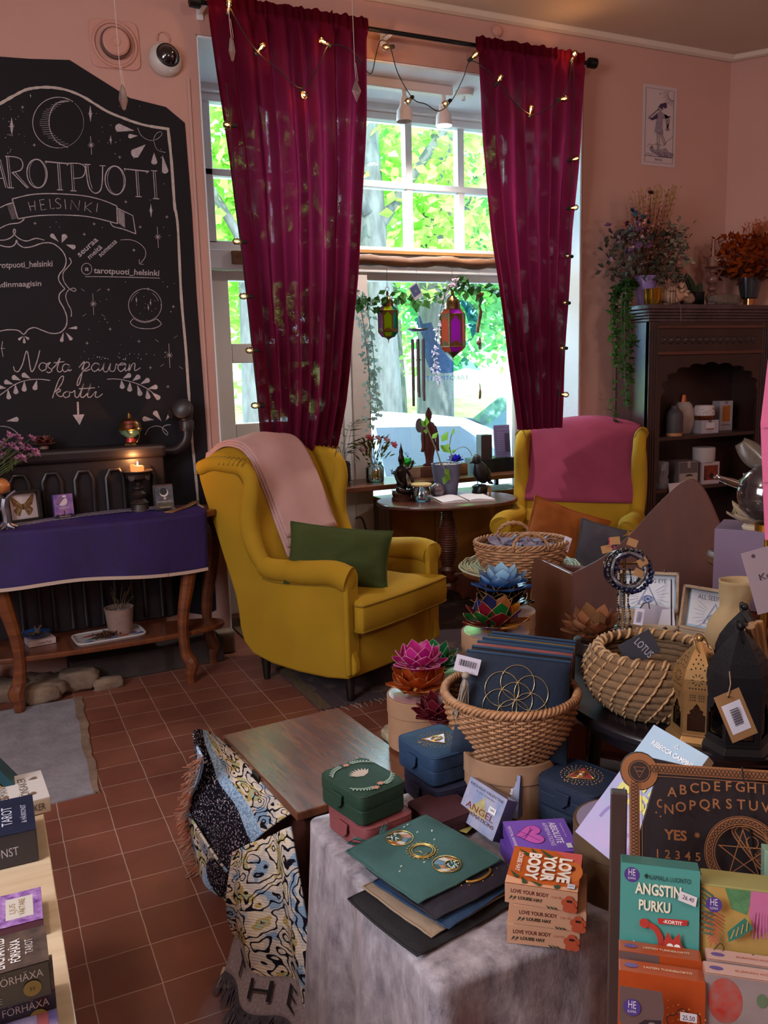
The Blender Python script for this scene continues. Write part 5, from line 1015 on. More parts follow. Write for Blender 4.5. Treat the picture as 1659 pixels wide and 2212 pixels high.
throw('blush pink folded blanket hung over the back of the left armchair',A1,(-.275,.105),.20,.885,fabric('blush fleece','#bd9692','#b08a86',500,.95,.6,.12,5),3,(.10,0));throw('mauve pink blanket hung across the back of the armchair beside the cabinet',A2,(-.325,.325),.22,.86,fabric('mauve fleece','#8a3a52','#7d3249',500,.95,.7,.12,5),1,(0,0))
def pillow(label,centre,right,up,w,h,d,m,emb=None,seed=1):
 o=thing('cushion',label,'cushion',centre);o.matrix_world=lay(centre,right,up);g=G()
 def f(u,v,s_):
  x,y=2*u-1,2*v-1;e=max(0,(1-abs(x)**2.6)*(1-abs(y)**2.6))**.55;px_=x*(1-.10*(1-abs(y)**2)*0-.07*(1-y*y));py_=y*(1-.07*(1-x*x))
  return(px_*w/2,py_*h/2,s_*d/2*e*(1+.16*noise.noise(V((x*2.2,y*2.2,seed))))+.010*noise.noise(V((x*4+seed,y*4,3))))
 g.grid(lambda u,v:f(u,v,1),26,22);g.grid(lambda u,v:f(1-u,v,-1),26,22);g.build('cover',m,o,smooth='all')
 g=G();g.tube([f(i/20,0,1)for i in range(20)]+[f(1,i/20,1)for i in range(20)]+[f(1-i/20,1,1)for i in range(20)]+[f(0,1-i/20,1)for i in range(20)],.004,5,True);g.build('seam',m,o,smooth='all')
 return o
def cd(c,th,x,y,z):t=R(th);return V((c[0]+x*cos(t)-y*sin(t),c[1]+x*sin(t)+y*cos(t),z))
c1=(1.428,3.605)
pillow('olive green linen cushion resting on the seat of the left armchair',at(732,1203,w=3.72),c_r+V((0,0,-.10)),c_f*.35+c_r*-.12+V((0,0,1)),.45,.27,.13,fabric('olive linen','#3d4722','#343d1c',700,.9,.3,.2,5),seed=4)
c2=(2.95,3.83)
A1.scale.x=.89
pillow('burnt orange cushion on the seat of the armchair beside the cabinet',at(1215,1172,w=4.22),c_r-V((0,0,.35)),V((0,.25,1)),.40,.36,.12,fabric('burnt orange velvet','#8a4a18','#733a12',400,.8,.7,.1,6),seed=7)
gp=pillow('grey cushion with embroidered flowers on the seat of the armchair beside the cabinet',at(1312,1175,w=4.12)-V((0,0,.06)),c_r+V((0,0,-.25)),V((.1,.25,1)),.32,.30,.12,fabric('slate grey cotton','#4a4850','#3e3c44',400,.9,.4,.15,6),seed=9)
g=G();[blossom(g,(.0+.03*i-.02,.06-.03*i,.07),(0,0,1),.03,14)for i in range(2)];g.build('embroidery',mat('pink thread','#c0406a',.7),gp);g=G();blossom(g,(.06,.12,.06),(0,0,1),.02,10);leaf(g,(.03,.1,.07),(.08,.14,.06),.012);g.build('embroidery_yellow',mat('ochre thread','#b8863a',.7),gp)
def rug_mat():
 k=N('worn oriental rug');v=k.coord();a=k.n('ShaderNodeTexVoronoi',Scale=9.0);k.l(v,a.inputs['Vector']);n1=k.noise(v,16,5,.7);mx=k.n('ShaderNodeMath',_operation='ADD');k.l(a.outputs[0],mx.inputs[0]);k.l(n1,mx.inputs[1])
 k.l(k.ramp(mx.outputs[0],[(.45,'#2e2226'),(.6,'#46322f'),(.75,'#5c4a40'),(.95,'#3a2a30')]),k.b.inputs['Base Color']);k.b.inputs['Roughness'].default_value=.95;k.bump(k.noise(v,260,2),.4,.003);return k.m
rg=thing('rug','dark worn oriental rug with fringe under the left armchair and oval table','rug',(1.17,3.2,0));G().bx(0,2.1,0,1.5,0,.008).build('pile',rug_mat(),rg,bev=.003)
g=G();g.bx(.0,.055,.0,1.5,.008,.009);g.bx(.12,.125,0,1.5,.008,.009);g.bx(.30,.304,0,1.5,.008,.009);g.build('border',mat('rug border ochre','#5c4a34',.95,var=.4,vscale=40),rg)
g=G()
for i in range(90):x=.005+i*.0225;g.tube([(x,0,.004),(x+random.uniform(-.012,.012),-.03,.006),(x+random.uniform(-.02,.02),-.055,.003)],.0016,4)
g.build('fringe',mat('rug fringe','#8a7e76',.95),rg)

# ------------------------------------------------------------------ round side table with woven mat and wicker basket
STZ=.60;SC_=at(1123,1214,z=STZ+.02);
o=thing('side_table','small round dark wooden side table carrying the woven mat between the armchairs','table',(SC_.x,SC_.y,0));G().cyl(0,0,STZ-.02,.235,.02,48).build('tabletop',walnut,o,bev=.005);G().lathe([(.12,0),(.12,.02),(.04,.04),(.03,.3),(.05,STZ-.03),(.09,STZ-.02)],24).build('pedestal',walnut,o,smooth=True)
def straw(name,c1,c2,rings=True):
 k=N(name);v=k.coord();w_=k.n('ShaderNodeTexWave',Scale=26.0,Distortion=1.0);w_.wave_type='RINGS';w_.rings_direction='Z';k.l(v,w_.inputs[0]);n1=k.noise(k.coord((1,1,1)),120,3);mx=k.n('ShaderNodeMath',_operation='MULTIPLY');k.l(w_.outputs[1],mx.inputs[0]);k.l(n1,mx.inputs[1])
 k.l(k.ramp(mx.outputs[0],[(.1,c1),(.5,c2)]),k.b.inputs['Base Color']);k.b.inputs['Roughness'].default_value=.5;k.bump(mx.outputs[0],.8,.006);return k.m
o=thing('woven_mat','round pale woven straw mat on the side table under the wicker basket','mat',(SC_.x,SC_.y,STZ));strawm=straw('pale woven straw','#6b6248','#b3a67c');G().lathe([(0,0),(.24,0),(.248,.004),(.24,.010),(0,.008)],64).build('mat',strawm,o,smooth=True)
g=G()
for k in range(13):r=.07+k*.0138;g.tube([(r*cos(2*pi*i/72),r*sin(2*pi*i/72),.010+.003*sin(i*2*pi/4+k*pi))for i in range(72)],.005,5,True)
g.build('weave',strawm,o,smooth='all')
o=thing('carved_tray','round carved dark metal tray on the woven mat under the wicker basket','tray',(SC_.x+.02,SC_.y,STZ+.0165));G().lathe([(0,.002),(.12,.002),(.135,.006),(.15,.014),(.155,.016),(.15,.010),(.13,0),(0,0)],56).build('tray',mat('carved pewter','#5c5450',.3,.6,bump=.8,bscale=60),o,smooth=True)
wick=wood('willow wicker','#7a4f30','#b98a62',(30,30,30),.55);wick2=mat('willow wrap','#b28458',.6,var=.3,vscale=40)
def wicker(name,label,loc,r0,r1,h,rows,stakes,handles=0,sy=.82,rz=0,group=None,m=None,thick=.0045):
 o=thing(name,label,'basket',loc,rz,group);g=G();m=m or wick
 def rr(t):return r0+(r1-r0)*sin(t*pi/2)**.9
 for j in range(rows):
  t=(j+.5)/rows;r=rr(t);z=h*t;n=stakes*4
  g.tube([((r+thick*.9*cos(stakes/2*2*pi*i/n+j*pi))*cos(2*pi*i/n),sy*(r+thick*.9*cos(stakes/2*2*pi*i/n+j*pi))*sin(2*pi*i/n),z)for i in range(n)],h/rows*.56,5,True)
 g.build('weave',m,o,smooth='all');s_=G()
 for i in range(stakes):a=2*pi*i/stakes;s_.tube([(rr(t/6)*cos(a),sy*rr(t/6)*sin(a),h*t/6)for t in range(7)],thick*.6,5)
 s_.build('stakes',m,o,smooth='all');g=G();g.lathe([(0,.002),(r0,.002),(r0,.006),(0,.006)],32,Matrix.Diagonal((1,sy,1,1)));g.build('base',m,o)
 g=G();n=stakes*5
 for ph in(0,2.1,4.2):g.tube([((r1+.006*cos(i*.62+ph))*cos(2*pi*i/n),sy*(r1+.006*cos(i*.62+ph))*sin(2*pi*i/n),h+.005+.006*sin(i*.62+ph))for i in range(n)],.0045,5,True)
 g.build('braided_rim',m,o,smooth='all')
 for k in range(handles):
  a=pi*k+pi/2;c=V((r1*cos(a),sy*r1*sin(a),h));g=G()
  for ph in(0,3.14):g.tube([c+V((.065*cos(pi*i/20)+0,.004*sin(i*1.3+ph)+.02*(1 if k else-1)*sin(pi*i/20),.055*sin(pi*i/20)+.004*cos(i*1.3+ph)))for i in range(21)],.005,6)
  g.build('handle',m,o,smooth='all')
 return o
BC=at(1146,1243,z=STZ+.035);BC.y+=.06
b=wicker('wicker_basket','oval wicker basket with two looped handles full of small printed bags on the side table',(BC.x,BC.y,STZ+.034),.115,.172,.115,11,34,2,.8,R(-20))
bagm=mat('printed paper sachet','#9a94a8',.6,var=.7,vscale=60,col2='#4a4458');g=G()
for i in range(70):a=random.uniform(0,6.28);r=random.random()**.5*.13;T=Matrix.Translation((r*cos(a),.8*r*sin(a),.085+random.uniform(0,.03)))@Euler((random.uniform(-.7,.7),random.uniform(-.7,.7),random.uniform(0,6))).to_matrix().to_4x4();g.box(0,0,0,.05,.035,.004,0,T)
o=g.build('paper_sachets',bagm);o.location=(BC.x,BC.y,STZ+.034);o.rotation_euler.z=R(-20);tag(o,'heap of small printed sachets filling the handled wicker basket','sachets',kind='stuff')
o=thing('price_tag','white price tag standing up at the right rim of the handled wicker basket','tag',at(1219,1190,w=3.15),(R(70),R(25),R(-20)));G().bx(-.014,.014,0,.055,0,.001).build('card',mat('white card','#c9c2d2',.5),o)

# ------------------------------------------------------------------ carved cabinet and its contents
cab_w=wood('dark carved cabinet wood','#1c0c0a','#3a1c14',(2,2,1),.45,.25,.4);side_w=wood('paler cabinet wood','#2c1c1e','#4f3c40',(9,9,1.0),.34,.4,.3)  # left side and cornice get a paler, greyer wood than the front
cab=thing('carved_cabinet','tall dark carved wooden cabinet with an arched opening in the right corner','cabinet',(0,0,0));X0,X1,Y0,Y1,ZT=3.49,4.46,3.85,4.13,1.63
G().bx(X0,X0+.025,Y0,Y1,0,ZT).build('side_panel',side_w,cab,bev=.003);G().bx(X1-.025,X1,Y0,Y1,0,ZT).build('side_panel',cab_w,cab,bev=.003);G().bx(X0,X1,Y1-.012,Y1,0,ZT).build('back_panel',cab_w,cab)
g=G()
for i,(d,z0,z1)in enumerate(((.0,ZT,ZT+.018),(.010,ZT+.018,ZT+.034),(.02,ZT+.034,ZT+.05),(.03,ZT+.05,ZT+.068),(.04,ZT+.068,ZT+.095))):g.bx(X0-d,X1+d*.2,Y0-d,Y1,z0,z1)
g.build('cornice',side_w,cab,bev=.005)
for x0,x1 in((X0+.0,X0+.075),(X1-.075,X1)):g=G();g.bx(x0,x1,Y0-.004,Y0+.03,0,ZT);[g.bx(x0+.014+.018*k,x0+.022+.018*k,Y0-.009,Y0,.05,ZT-.05)for k in range(3)];g.build('post',cab_w,cab,bev=.003)
g=G();g.bx(X0+.075,X1-.075,Y0,Y0+.02,1.44,ZT);g.build('frieze',cab_w,cab)
g=G();[g.bx(X0+.06,X1-.06,Y0-.012,Y0,z-.01,z+.01)for z in(1.45,1.60)];g.build('frieze_moulding',wood('brown cabinet moulding','#3a1d12','#5a3020',(2,20,20),.4,.2),cab,bev=.004)
g=G()
for i in range(14):
 x=X0+.11+i*.055;g.lathe([(0,.012),(.012,.008),(.022,0)],8,Matrix.Translation((x,Y0,1.525))@Matrix.Rotation(pi/2,4,'X'));[g.ball(x+.014*cos(a),Y0-.004,1.525+.018*sin(a),.007,.006,.007,n=6,m=4)for a in(0.5,1.6,2.7,3.8,4.9,6)]
g.build('carving',cab_w,cab)
xm=(X0+X1)/2;hw=(X1-X0)/2-.075;arc=[]
for k in range(9):
 t0_,t1_=pi-pi*k/9,pi-pi*(k+1)/9
 for j in range(6):t=t0_+(t1_-t0_)*j/6;rr_=1+.10*sin(pi*j/6);arc.append((xm+(hw-.05)*rr_*cos(t)*.98,1.235+.145*rr_*max(0,sin(t))**.8))
poly=[(xm-hw,1.44),(xm-hw,.7),(xm-hw+.02,.7),(xm-hw+.02,1.2)]+arc+[(xm+hw-.02,1.2),(xm+hw-.02,.7),(xm+hw,.7),(xm+hw,1.44)]
g=G();g.prism(poly[::-1],-.02,0,lay((0,Y0,0),(1,0,0),(0,0,1)));g.build('scalloped_arch',cab_w,cab,bev=.002)
for z in(.965,.655,.33):G().bx(X0+.025,X1-.025,Y0+.01,Y1-.012,z-.022,z).build('shelf',cab_w,cab,bev=.002)
G().bx(X0,X1,Y0-.01,Y1,0,.09).build('plinth',cab_w,cab)
def sq(x,z,Yq):p=at(x,900,Y=Yq);return V((p.x,Yq,z))
grey=mat('charcoal ceramic','#3c3438',.6);cer=mat('cream stone ceramic','#a48f88',.55,var=.2,vscale=30);cop=mat('copper','#8a4a30',.35,.8);lw=wood('warm pale wood','#9a6038','#b87c50',(2,2,20),.5)
o=thing('aroma_diffuser','dark grey bottle-shaped diffuser with a wooden base on the upper cabinet shelf','diffuser',sq(1457,.965,3.91));G().lathe([(0,.018),(.048,.018),(.05,.03),(.05,.12),(.044,.14),(.03,.155),(.022,.165),(.02,.178),(0,.178)],32).build('body',grey,o,smooth=True);G().cyl(0,0,0,.046,.018,32).build('wooden_base',lw,o)
o=thing('aroma_diffuser','cream egg-shaped diffuser with a copper neck behind the dark bottle diffuser','diffuser',sq(1475,.965,4.03));G().lathe([(0,0),(.05,0),(.066,.04),(.074,.085),(.07,.13),(.052,.175),(.036,.192),(.0,.192)],32).build('body',cer,o,smooth=True);G().lathe([(.026,.19),(.024,.21),(.018,.235),(.014,.238),(0,.236)],24).build('copper_neck',cop,o,smooth=True)
o=carton('product_box','small pale carton with a printed diffuser picture under the white round diffuser','box',.125,.11,.08,sq(1522,.965,3.95),R(-8),'#9a8f98');q=Pr(o,front(.125,.08,.11));q.rect(-.03,.03,.03,.065,'#b8aeb4');q.poly([(-.03,.03),(-.024,.022),(.024,.022),(.03,.03)],'#7a4030');q.rect(-.012,.066,.01,.08,'#5f4f54');q.text('aroma',0,.008,.006,'#5f4f54',width=.03);q.done()
o=thing('aroma_diffuser','white round diffuser with star cut-outs and wooden base on the small pale carton','diffuser',sq(1521,1.045,3.94));G().lathe([(0,.028),(.06,.028),(.062,.036),(.06,.078),(.052,.09),(0,.092)],36).build('body',mat('white ceramic','#b7a9a8',.5),o,smooth=True);G().lathe([(0,0),(.045,0),(.058,.012),(.062,.028),(0,.028)],36).build('wooden_base',cop,o,smooth=True);g=G()
for i in range(26):a=R(-90+random.uniform(-65,65));z=random.uniform(.042,.076);g.ball(.0605*cos(a),.0605*sin(a),z,random.uniform(.0015,.003),n=6,m=4)
a=R(-62);g.tube([(.0615*cos(a+.10*cos(t)),.0615*sin(a+.1*cos(t)),.066+.007*sin(t))for t in(1.2,1.9,2.8,3.6,4.4,5.0)],.0014,4);g.build('star_holes',grey,o)
o=carton('product_box','tall pale carton printed with an orange candle beside the white round diffuser','box',.10,.07,.185,sq(1560,.965,4.03),R(-6),'#958a92');q=Pr(o,front(.10,.185,.07));q.rect(-.012,.165,.012,.185,'#6f6468');q.rect(-.028,.055,.03,.155,mat('orange print','#a05c20',.5,var=.3,vscale=40));q.text('candlelight',.0,.032,.010,'#4a4048',width=.07);q.done()
o=thing('plastic_bag','crumpled clear plastic bag on the middle cabinet shelf behind the armchair','bag',sq(1432,.655,3.92));g=G()
g.grid(lambda u,v:((.045+.012*noise.noise(V((cos(u*6.28)*2,sin(u*6.28)*2,v*4))))*cos(u*6.28)*(1-.25*v),(.04+.015*noise.noise(V((cos(u*6.28)*3,sin(u*6.28)*3,v*4+5))))*sin(u*6.28),v*.16),28,14,cu=True);g.build('bag',mat('frosted plastic','#8d8890',.25,var=.4,vscale=40,alpha=.75),o,smooth='all')
o=carton('product_box','grey-brown carton printed with a beige round diffuser on the middle cabinet shelf','box',.135,.12,.15,sq(1478,.655,3.95),R(-10),'#6d5d5f');q=Pr(o,front(.135,.15,.12));q.rect(-.062,.08,.062,.142,'#4f4545');q.rect(-.062,.008,.062,.076,'#8f7d74');q.disc(.005,.06,.026,'#2c2626',.012);q.poly([(-.021,.058),(-.019,.03),(.029,.03),(.031,.058)],'#9a846c');q.rect(-.008,.11,.012,.15,'#8a7878');q.done()
o=carton('product_box','pinkish carton printed with a dark red night scene on the middle cabinet shelf','box',.125,.11,.135,sq(1527,.655,3.93),R(-8),'#a08d90');q=Pr(o,front(.125,.135,.11));q.rect(-.05,.025,.05,.115,mat('ember print','#3a120c',.5,var=.8,vscale=30,col2='#7a2a10'));q.disc(.005,.05,.014,'#120808',.018);q.disc(.03,.04,.012,'#a08080',.008);q.done()
o=thing('aroma_diffuser','plain white cylinder diffuser standing on the pinkish carton','diffuser',sq(1523,.79,3.93));G().lathe([(0,0),(.064,0),(.066,.004),(.068,.084),(.064,.088),(0,.088)],36).build('body',mat('white matt shell','#a79a9a',.6),o,smooth=True);g=G();g.ball(.032,-.0585,.012,.003);g.build('button',grey,o)
carton('paper_sign','white card propped on the lower edge of the middle cabinet shelf','card',.15,.004,.09,sq(1475,.60,3.832),tilt(R(-6),R(-12)),'#b5a5a8')
# on top of the cabinet
CT=ZT+.095;vb=leafmat('trailing leaf','#1a2e16','#446430',.3)
def top(x,Yq=3.93):p=at(x,650,Y=Yq);return V((p.x,Yq,CT))
o=thing('trailing_plant','green trailing plant spilling down the left side of the cabinet','plant',top(1338,3.97));g,f=G(),G()
o.location.x=3.46
for k in range(12):
 a=random.uniform(0,1);x0=random.uniform(-.12,.02);ln=(.95,.8,.55,.5,.4,.75,.35,.3,.6,.45,.25,.2,.5,.3,.85)[k];yy=random.uniform(-.12,.05);P=smooth_path([(0.02,.0,.09),(-.04+x0*.3,yy*.5,.13),(-.09+x0*.5,yy,.02),(-.085+x0*.45,yy,-ln*.5),(-.075+x0*.3+random.uniform(-.02,.02),yy,-ln*.72)],7);g.tube(P,.0014,4)
 for i in range(3,len(P)):
  for s_ in range(2):d=V((random.uniform(-1,1),random.uniform(-1,.4),random.uniform(-.8,.4))).normalized()*.045;leaf(f,P[i],P[i]+d*.9,.022)
g.build('vines',mat('vine stem','#4a4a34',.8),o);f.build('leaves',vb,o)
o=thing('gold_pot','shiny gold pot on the left corner of the cabinet top','plant pot',(3.555,3.90,CT));G().lathe([(0,0),(.045,0),(.05,.008),(.053,.085),(.056,.09),(.05,.09),(.047,.02),(0,.018)],36).build('pot',goldb,o,smooth=True)
o=thing('lilac_vase','lilac vase with a large mixed dried flower bouquet on the cabinet','vase',top(1393,3.98));G().lathe([(0,0),(.038,0),(.05,.05),(.062,.13),(.066,.17),(.062,.17),(.056,.1),(0,.05)],36).build('vase',mat('lilac ceramic','#8c74b0',.25,coat=.5),o,smooth=True)
def bouquet(o,spec):
 st_=G()
 for lab,m,n,(rx,rz),zc,sz,kind in spec:
  f=G()
  for i in range(n):
   a=random.uniform(0,6.28);r=random.random()**.5;d=V((rx[0]+(rx[1]-rx[0])*random.random(),random.uniform(-.13,.13),zc+rz*random.uniform(-1,1)))
   if kind=='leaf':leaf(f,d,d+V((random.uniform(-1,1),random.uniform(-1,1),random.uniform(-.6,1))).normalized()*sz,sz*.6)
   elif kind=='ball':f.ball(d.x,d.y,d.z,sz*random.uniform(.6,1.1),n=7,m=5)
   elif kind=='bloom':blossom(f,d,(random.uniform(-1,1),-1,random.uniform(-.2,1)),sz,14)
   else:
    t=V((d.x*1.1,d.y,zc+rz));b_=V((d.x*.3,0,.14));f.tube([b_,b_.lerp(t,.6),t],.0012,4);[leaf(f,b_.lerp(t,k),b_.lerp(t,k)+V((random.uniform(-.02,.02),random.uniform(-.01,.01),.02)),.007)for k in(.7,.76,.82,.88,.94,1)]
   if i%5==0:st_.tube([(0,0,.1),(d.x*.4,d.y*.4,.1+(d.z-.1)*.6),tuple(d)],.0012,4)
  f.build(lab,m,o)
 st_.build('stems',mat('dry stem','#5a3f2c',.8),o)
bouquet(o,[('grey_leaves',leafmat('dried eucalyptus','#3c3a34','#6d675a',.2),420,((-.22,.24),.14),.27,.048,'leaf'),('brown_berries',mat('dried berries','#5c3428',.6),260,((-.15,.2),.13),.3,.009,'ball'),('mauve_blooms',leafmat('mauve statice','#5c3a58','#8a6482',.25),26,((-.2,-.06),.10),.38,.03,'bloom'),('blue_thistle',leafmat('blue thistle','#2c3a48','#4f6272',.2),12,((-.16,-.05),.07),.47,.03,'bloom'),('salmon_buds',mat('salmon buds','#a05c48',.7),60,((-.14,-.03),.06),.45,.008,'ball'),('gold_sprays',mat('golden dry spray','#8f6a38',.8),46,((-.03,.13),.2),.44,.02,'spray'),('pink_grasses',mat('pink dry grass','#96584c',.8),40,((-.1,.08),.14),.4,.02,'spray'),('pale_hydrangea',leafmat('pale hydrangea','#6f6a58','#9a957e',.2),240,((.04,.24),.14),.33,.035,'leaf'),('straw_flowers',leafmat('straw flower','#a88a94','#c8b0b4',.2),8,((-.2,-.08),.07),.33,.02,'bloom')])
g=G();[blossom(g,(-.02,-.05,.615),(.1,-.4,1),.04*s_,14)for s_ in(1,.7,.5)];g.build('dried_rose',mat('dried rose','#4a1e18',.8),o);G().tube([(0,0,.1),(-.015,-.03,.4),(-.02,-.05,.6)],.002,5).build('rose_stem',mat('dry stem','#5a3f2c',.8),o)
o=thing('birdcage','small wire birdcage ornament with a hook in front of the lilac vase','birdcage',(3.62,3.86,CT));cgm=mat('antique wire','#6a584c',.4,.7);g=G()
for i in range(16):a=2*pi*i/16;g.tube([(.05*cos(a),.05*sin(a),.0)]+[(.05*cos(a)*cos(R(t)),.05*sin(a)*cos(R(t)),.11+.05*sin(R(t)))for t in(0,30,60,88)],.0014,4)
for z in(.004,.075,.11):g.tube([(.05*cos(2*pi*i/24),.05*sin(2*pi*i/24),z)for i in range(24)],.0018,5,True)
g.tube([(.012*cos(2*pi*i/12),0,.172+.012*sin(2*pi*i/12))for i in range(12)],.0018,5,True);g.build('wires',cgm,o,smooth='all');G().cyl(0,0,0,.05,.004,24).build('base',cgm,o)
g=G();g.tube(smooth_path([(.05,-.012,.07),(.052,-.05,.0),(.052,-.062,-.06),(.048,-.065,-.10),(.03,-.065,-.112),(.018,-.065,-.1)],4),.002,6);g.build('hook',cgm,o,smooth='all')
sm=mat('peach conch','#b0876f',.45,var=.3,vscale=30,col2='#c9a58c')
def conch(label,x,k,m,rot):
 o=thing('conch_shell',label,'shell',top(x,3.92),rot,None,k);g=G()
 def f(u,v):a=2*pi*u;r=.055*sin(pi*min(1,v*.93+.07))**.8*(1+.18*max(0,cos(3*a+v*5))*(v<.55));return(-.085+.17*v+.25*r*cos(a)*v,r*cos(a)*.9,.05+r*sin(a)*.9)
 g.grid(f,30,16,cu=True)
 for t in range(9):a=t*.75;r=.046-.004*t;c=V((-.05-.005*t,r*cos(a)*.8,.055+r*sin(a)*.8+.02));g.lathe([(.012,0),(.006,.016),(.001,.03)],8,Matrix.Translation(c)@V((-.4,cos(a),sin(a)+.4)).to_track_quat('Z','Y').to_matrix().to_4x4(),cap=False)
 g.build('shell',m,o,smooth='all');return o
conch('large peach conch shell with spikes beside the birdcage',1446,1.05,sm,R(165));conch('smaller tan fan-like conch shell right of the peach conch',1486,.8,mat('tan shell','#8f6f5a',.6,var=.4,vscale=50),R(20))
o=thing('cactus_pot','small cactus leaning in a black square pot on the cabinet','plant',top(1502,4.02));G().lathe([(.05,0),(.052,.09)],4,Matrix.Rotation(pi/4,4,'Z')).build('pot',blkm,o);g=G();
for ax,top_,r in(((-.01,0),(-.08,0,.20),.022),((.02,0),(.035,0,.145),.018)):g.grid(lambda u,v:(ax[0]+(top_[0]-ax[0])*v+r*(1+.16*cos(8*2*pi*u))*cos(2*pi*u)*(max(.05,1-v**6)),r*(1+.16*cos(8*2*pi*u))*sin(2*pi*u)*(max(.05,1-v**6)),.08+(top_[2]-.08)*v),40,12,cu=True)
g.build('cactus',mat('cactus green','#2c3a24',.7),o,smooth='all')
o=thing('candlestick','tall stacked-bead candlestick with a moon-cut candle cup on the cabinet','candlestick',top(1537,3.96));rs=mat('rosy glazed glass','#6b453e',.35,coat=.4);prf=[(.04,0),(.04,.008),(.026,.018)]
for zc,r,hh in((.05,.038,.036),(.103,.028,.018),(.158,.036,.034),(.207,.022,.014)):prf+=[(max(.010,r*sin(pi*t/8)),zc-hh*cos(pi*t/8))for t in range(9)]
G().lathe(prf+[(.014,.222),(.045,.228),(.048,.232),(0,.234)],28).build('beads',rs,o,smooth=True);G().lathe([(.034,.234),(.036,.28),(.034,.29),(.0,.285)],24).build('carved_cup',wood('cup wood','#5a3426','#80503a',(2,2,20),.5),o,smooth=True);g=G();g.tube([(.022*cos(R(a)),-.037,.283+.018*sin(R(a)))for a in range(190,355,15)],.0035,5);g.build('moon_cutout',mat('pale moon','#a8988c',.5),o);G().cyl(0,0,.285,.011,.11,16).build('taper_candle',tinted('pinkish taper','#9a5c50',.4),o)
o=thing('stone_piece','long pale driftwood-like stone lying at the front of the cabinet top','stone',top(1566,3.90));g=G();boulder(g,-.0,0,.035,.12,.03,.034,8);g.build('stone',mat('pale weathered stone','#6f5f56',.8,var=.4,vscale=30,bump=.5),o,smooth='all')
o=thing('name_sign','tiny dark letter sign in front of the candlestick on the cabinet','sign',top(1537,3.865));G().bx(-.034,.034,0,.006,0,.022).build('block',blkm,o);q=Pr(o,front(.07,.022,0));q.M=lay((0,-.001,0),(1,0,0),(0,0,1));q.text('MALIVO',0,.006,.012,'#a09a98',width=.058);q.done()
o=thing('dark_vase','dark ribbed vase with a copper foot holding rust-orange autumn leaves on the cabinet','vase',top(1618,3.93));G().lathe([(.042,.045),(.05,.05),(.068,.15),(.07,.17),(.06,.17),(0,.12)],40,None,fl=20,amp=.02).build('vase',mat('dark blue glaze','#23262c',.25,coat=.5),o,smooth=True);G().lathe([(.034,0),(.036,.045)],32).build('copper_foot',mat('copper foot','#b07a50',.2,.9),o,smooth=True)
bouquet(o,[('rust_leaves',leafmat('rust leaf','#6a2810','#b0501c',.3),520,((-.19,.2),.12),.30,.05,'leaf'),('orange_sprays',mat('orange fern','#a04a1c',.8),40,((.0,.2),.12),.38,.02,'spray'),('dark_leaves',leafmat('dark autumn leaf','#3a1c12','#5a2c18',.2),90,((-.15,.15),.05),.2,.045,'leaf')])
# ------------------------------------------------------------------ trunk with tapestry throw
def obox(BL,BR,TL):
 "frame on a printed face given by three of its corners; returns matrix (z out), width, height"
 r,u=BR-BL,TL-BL;M=lay(BL,r,u);return M,r.length,(u-r.normalized()*u.dot(r.normalized())).length
tk=thing('blanket_box','low dark wooden box with a scratched brown lid in the centre foreground','storage box',(.75,2.06,0),R(4.6))
lidw=wood('scratched walnut lid','#4a2a1c','#7d4c34',(26,3,6),.26,.5,.25)
G().bx(-.185,.185,-.26,.26,.358,.38).build('lid',lidw,tk,bev=.003);G().bx(-.16,.168,-.245,.24,.02,.358).build('body',wood('dark trunk side','#2a100a','#46201a',(6,6,1),.5),tk,bev=.003);g=G();[g.bx(a,a+.03,b,b+.03,0,.02)for a in(-.15,.13)for b in(-.235,.2)];g.build('feet',lidw,tk);g=G();g.bx(-.189,-.183,-.03,.02,.345,.375);g.tube([(-.189,-.03,.36),(-.189,.02,.36)],.004,6);g.build('hinge',mat('iron','#2a2628',.4,.8),tk)
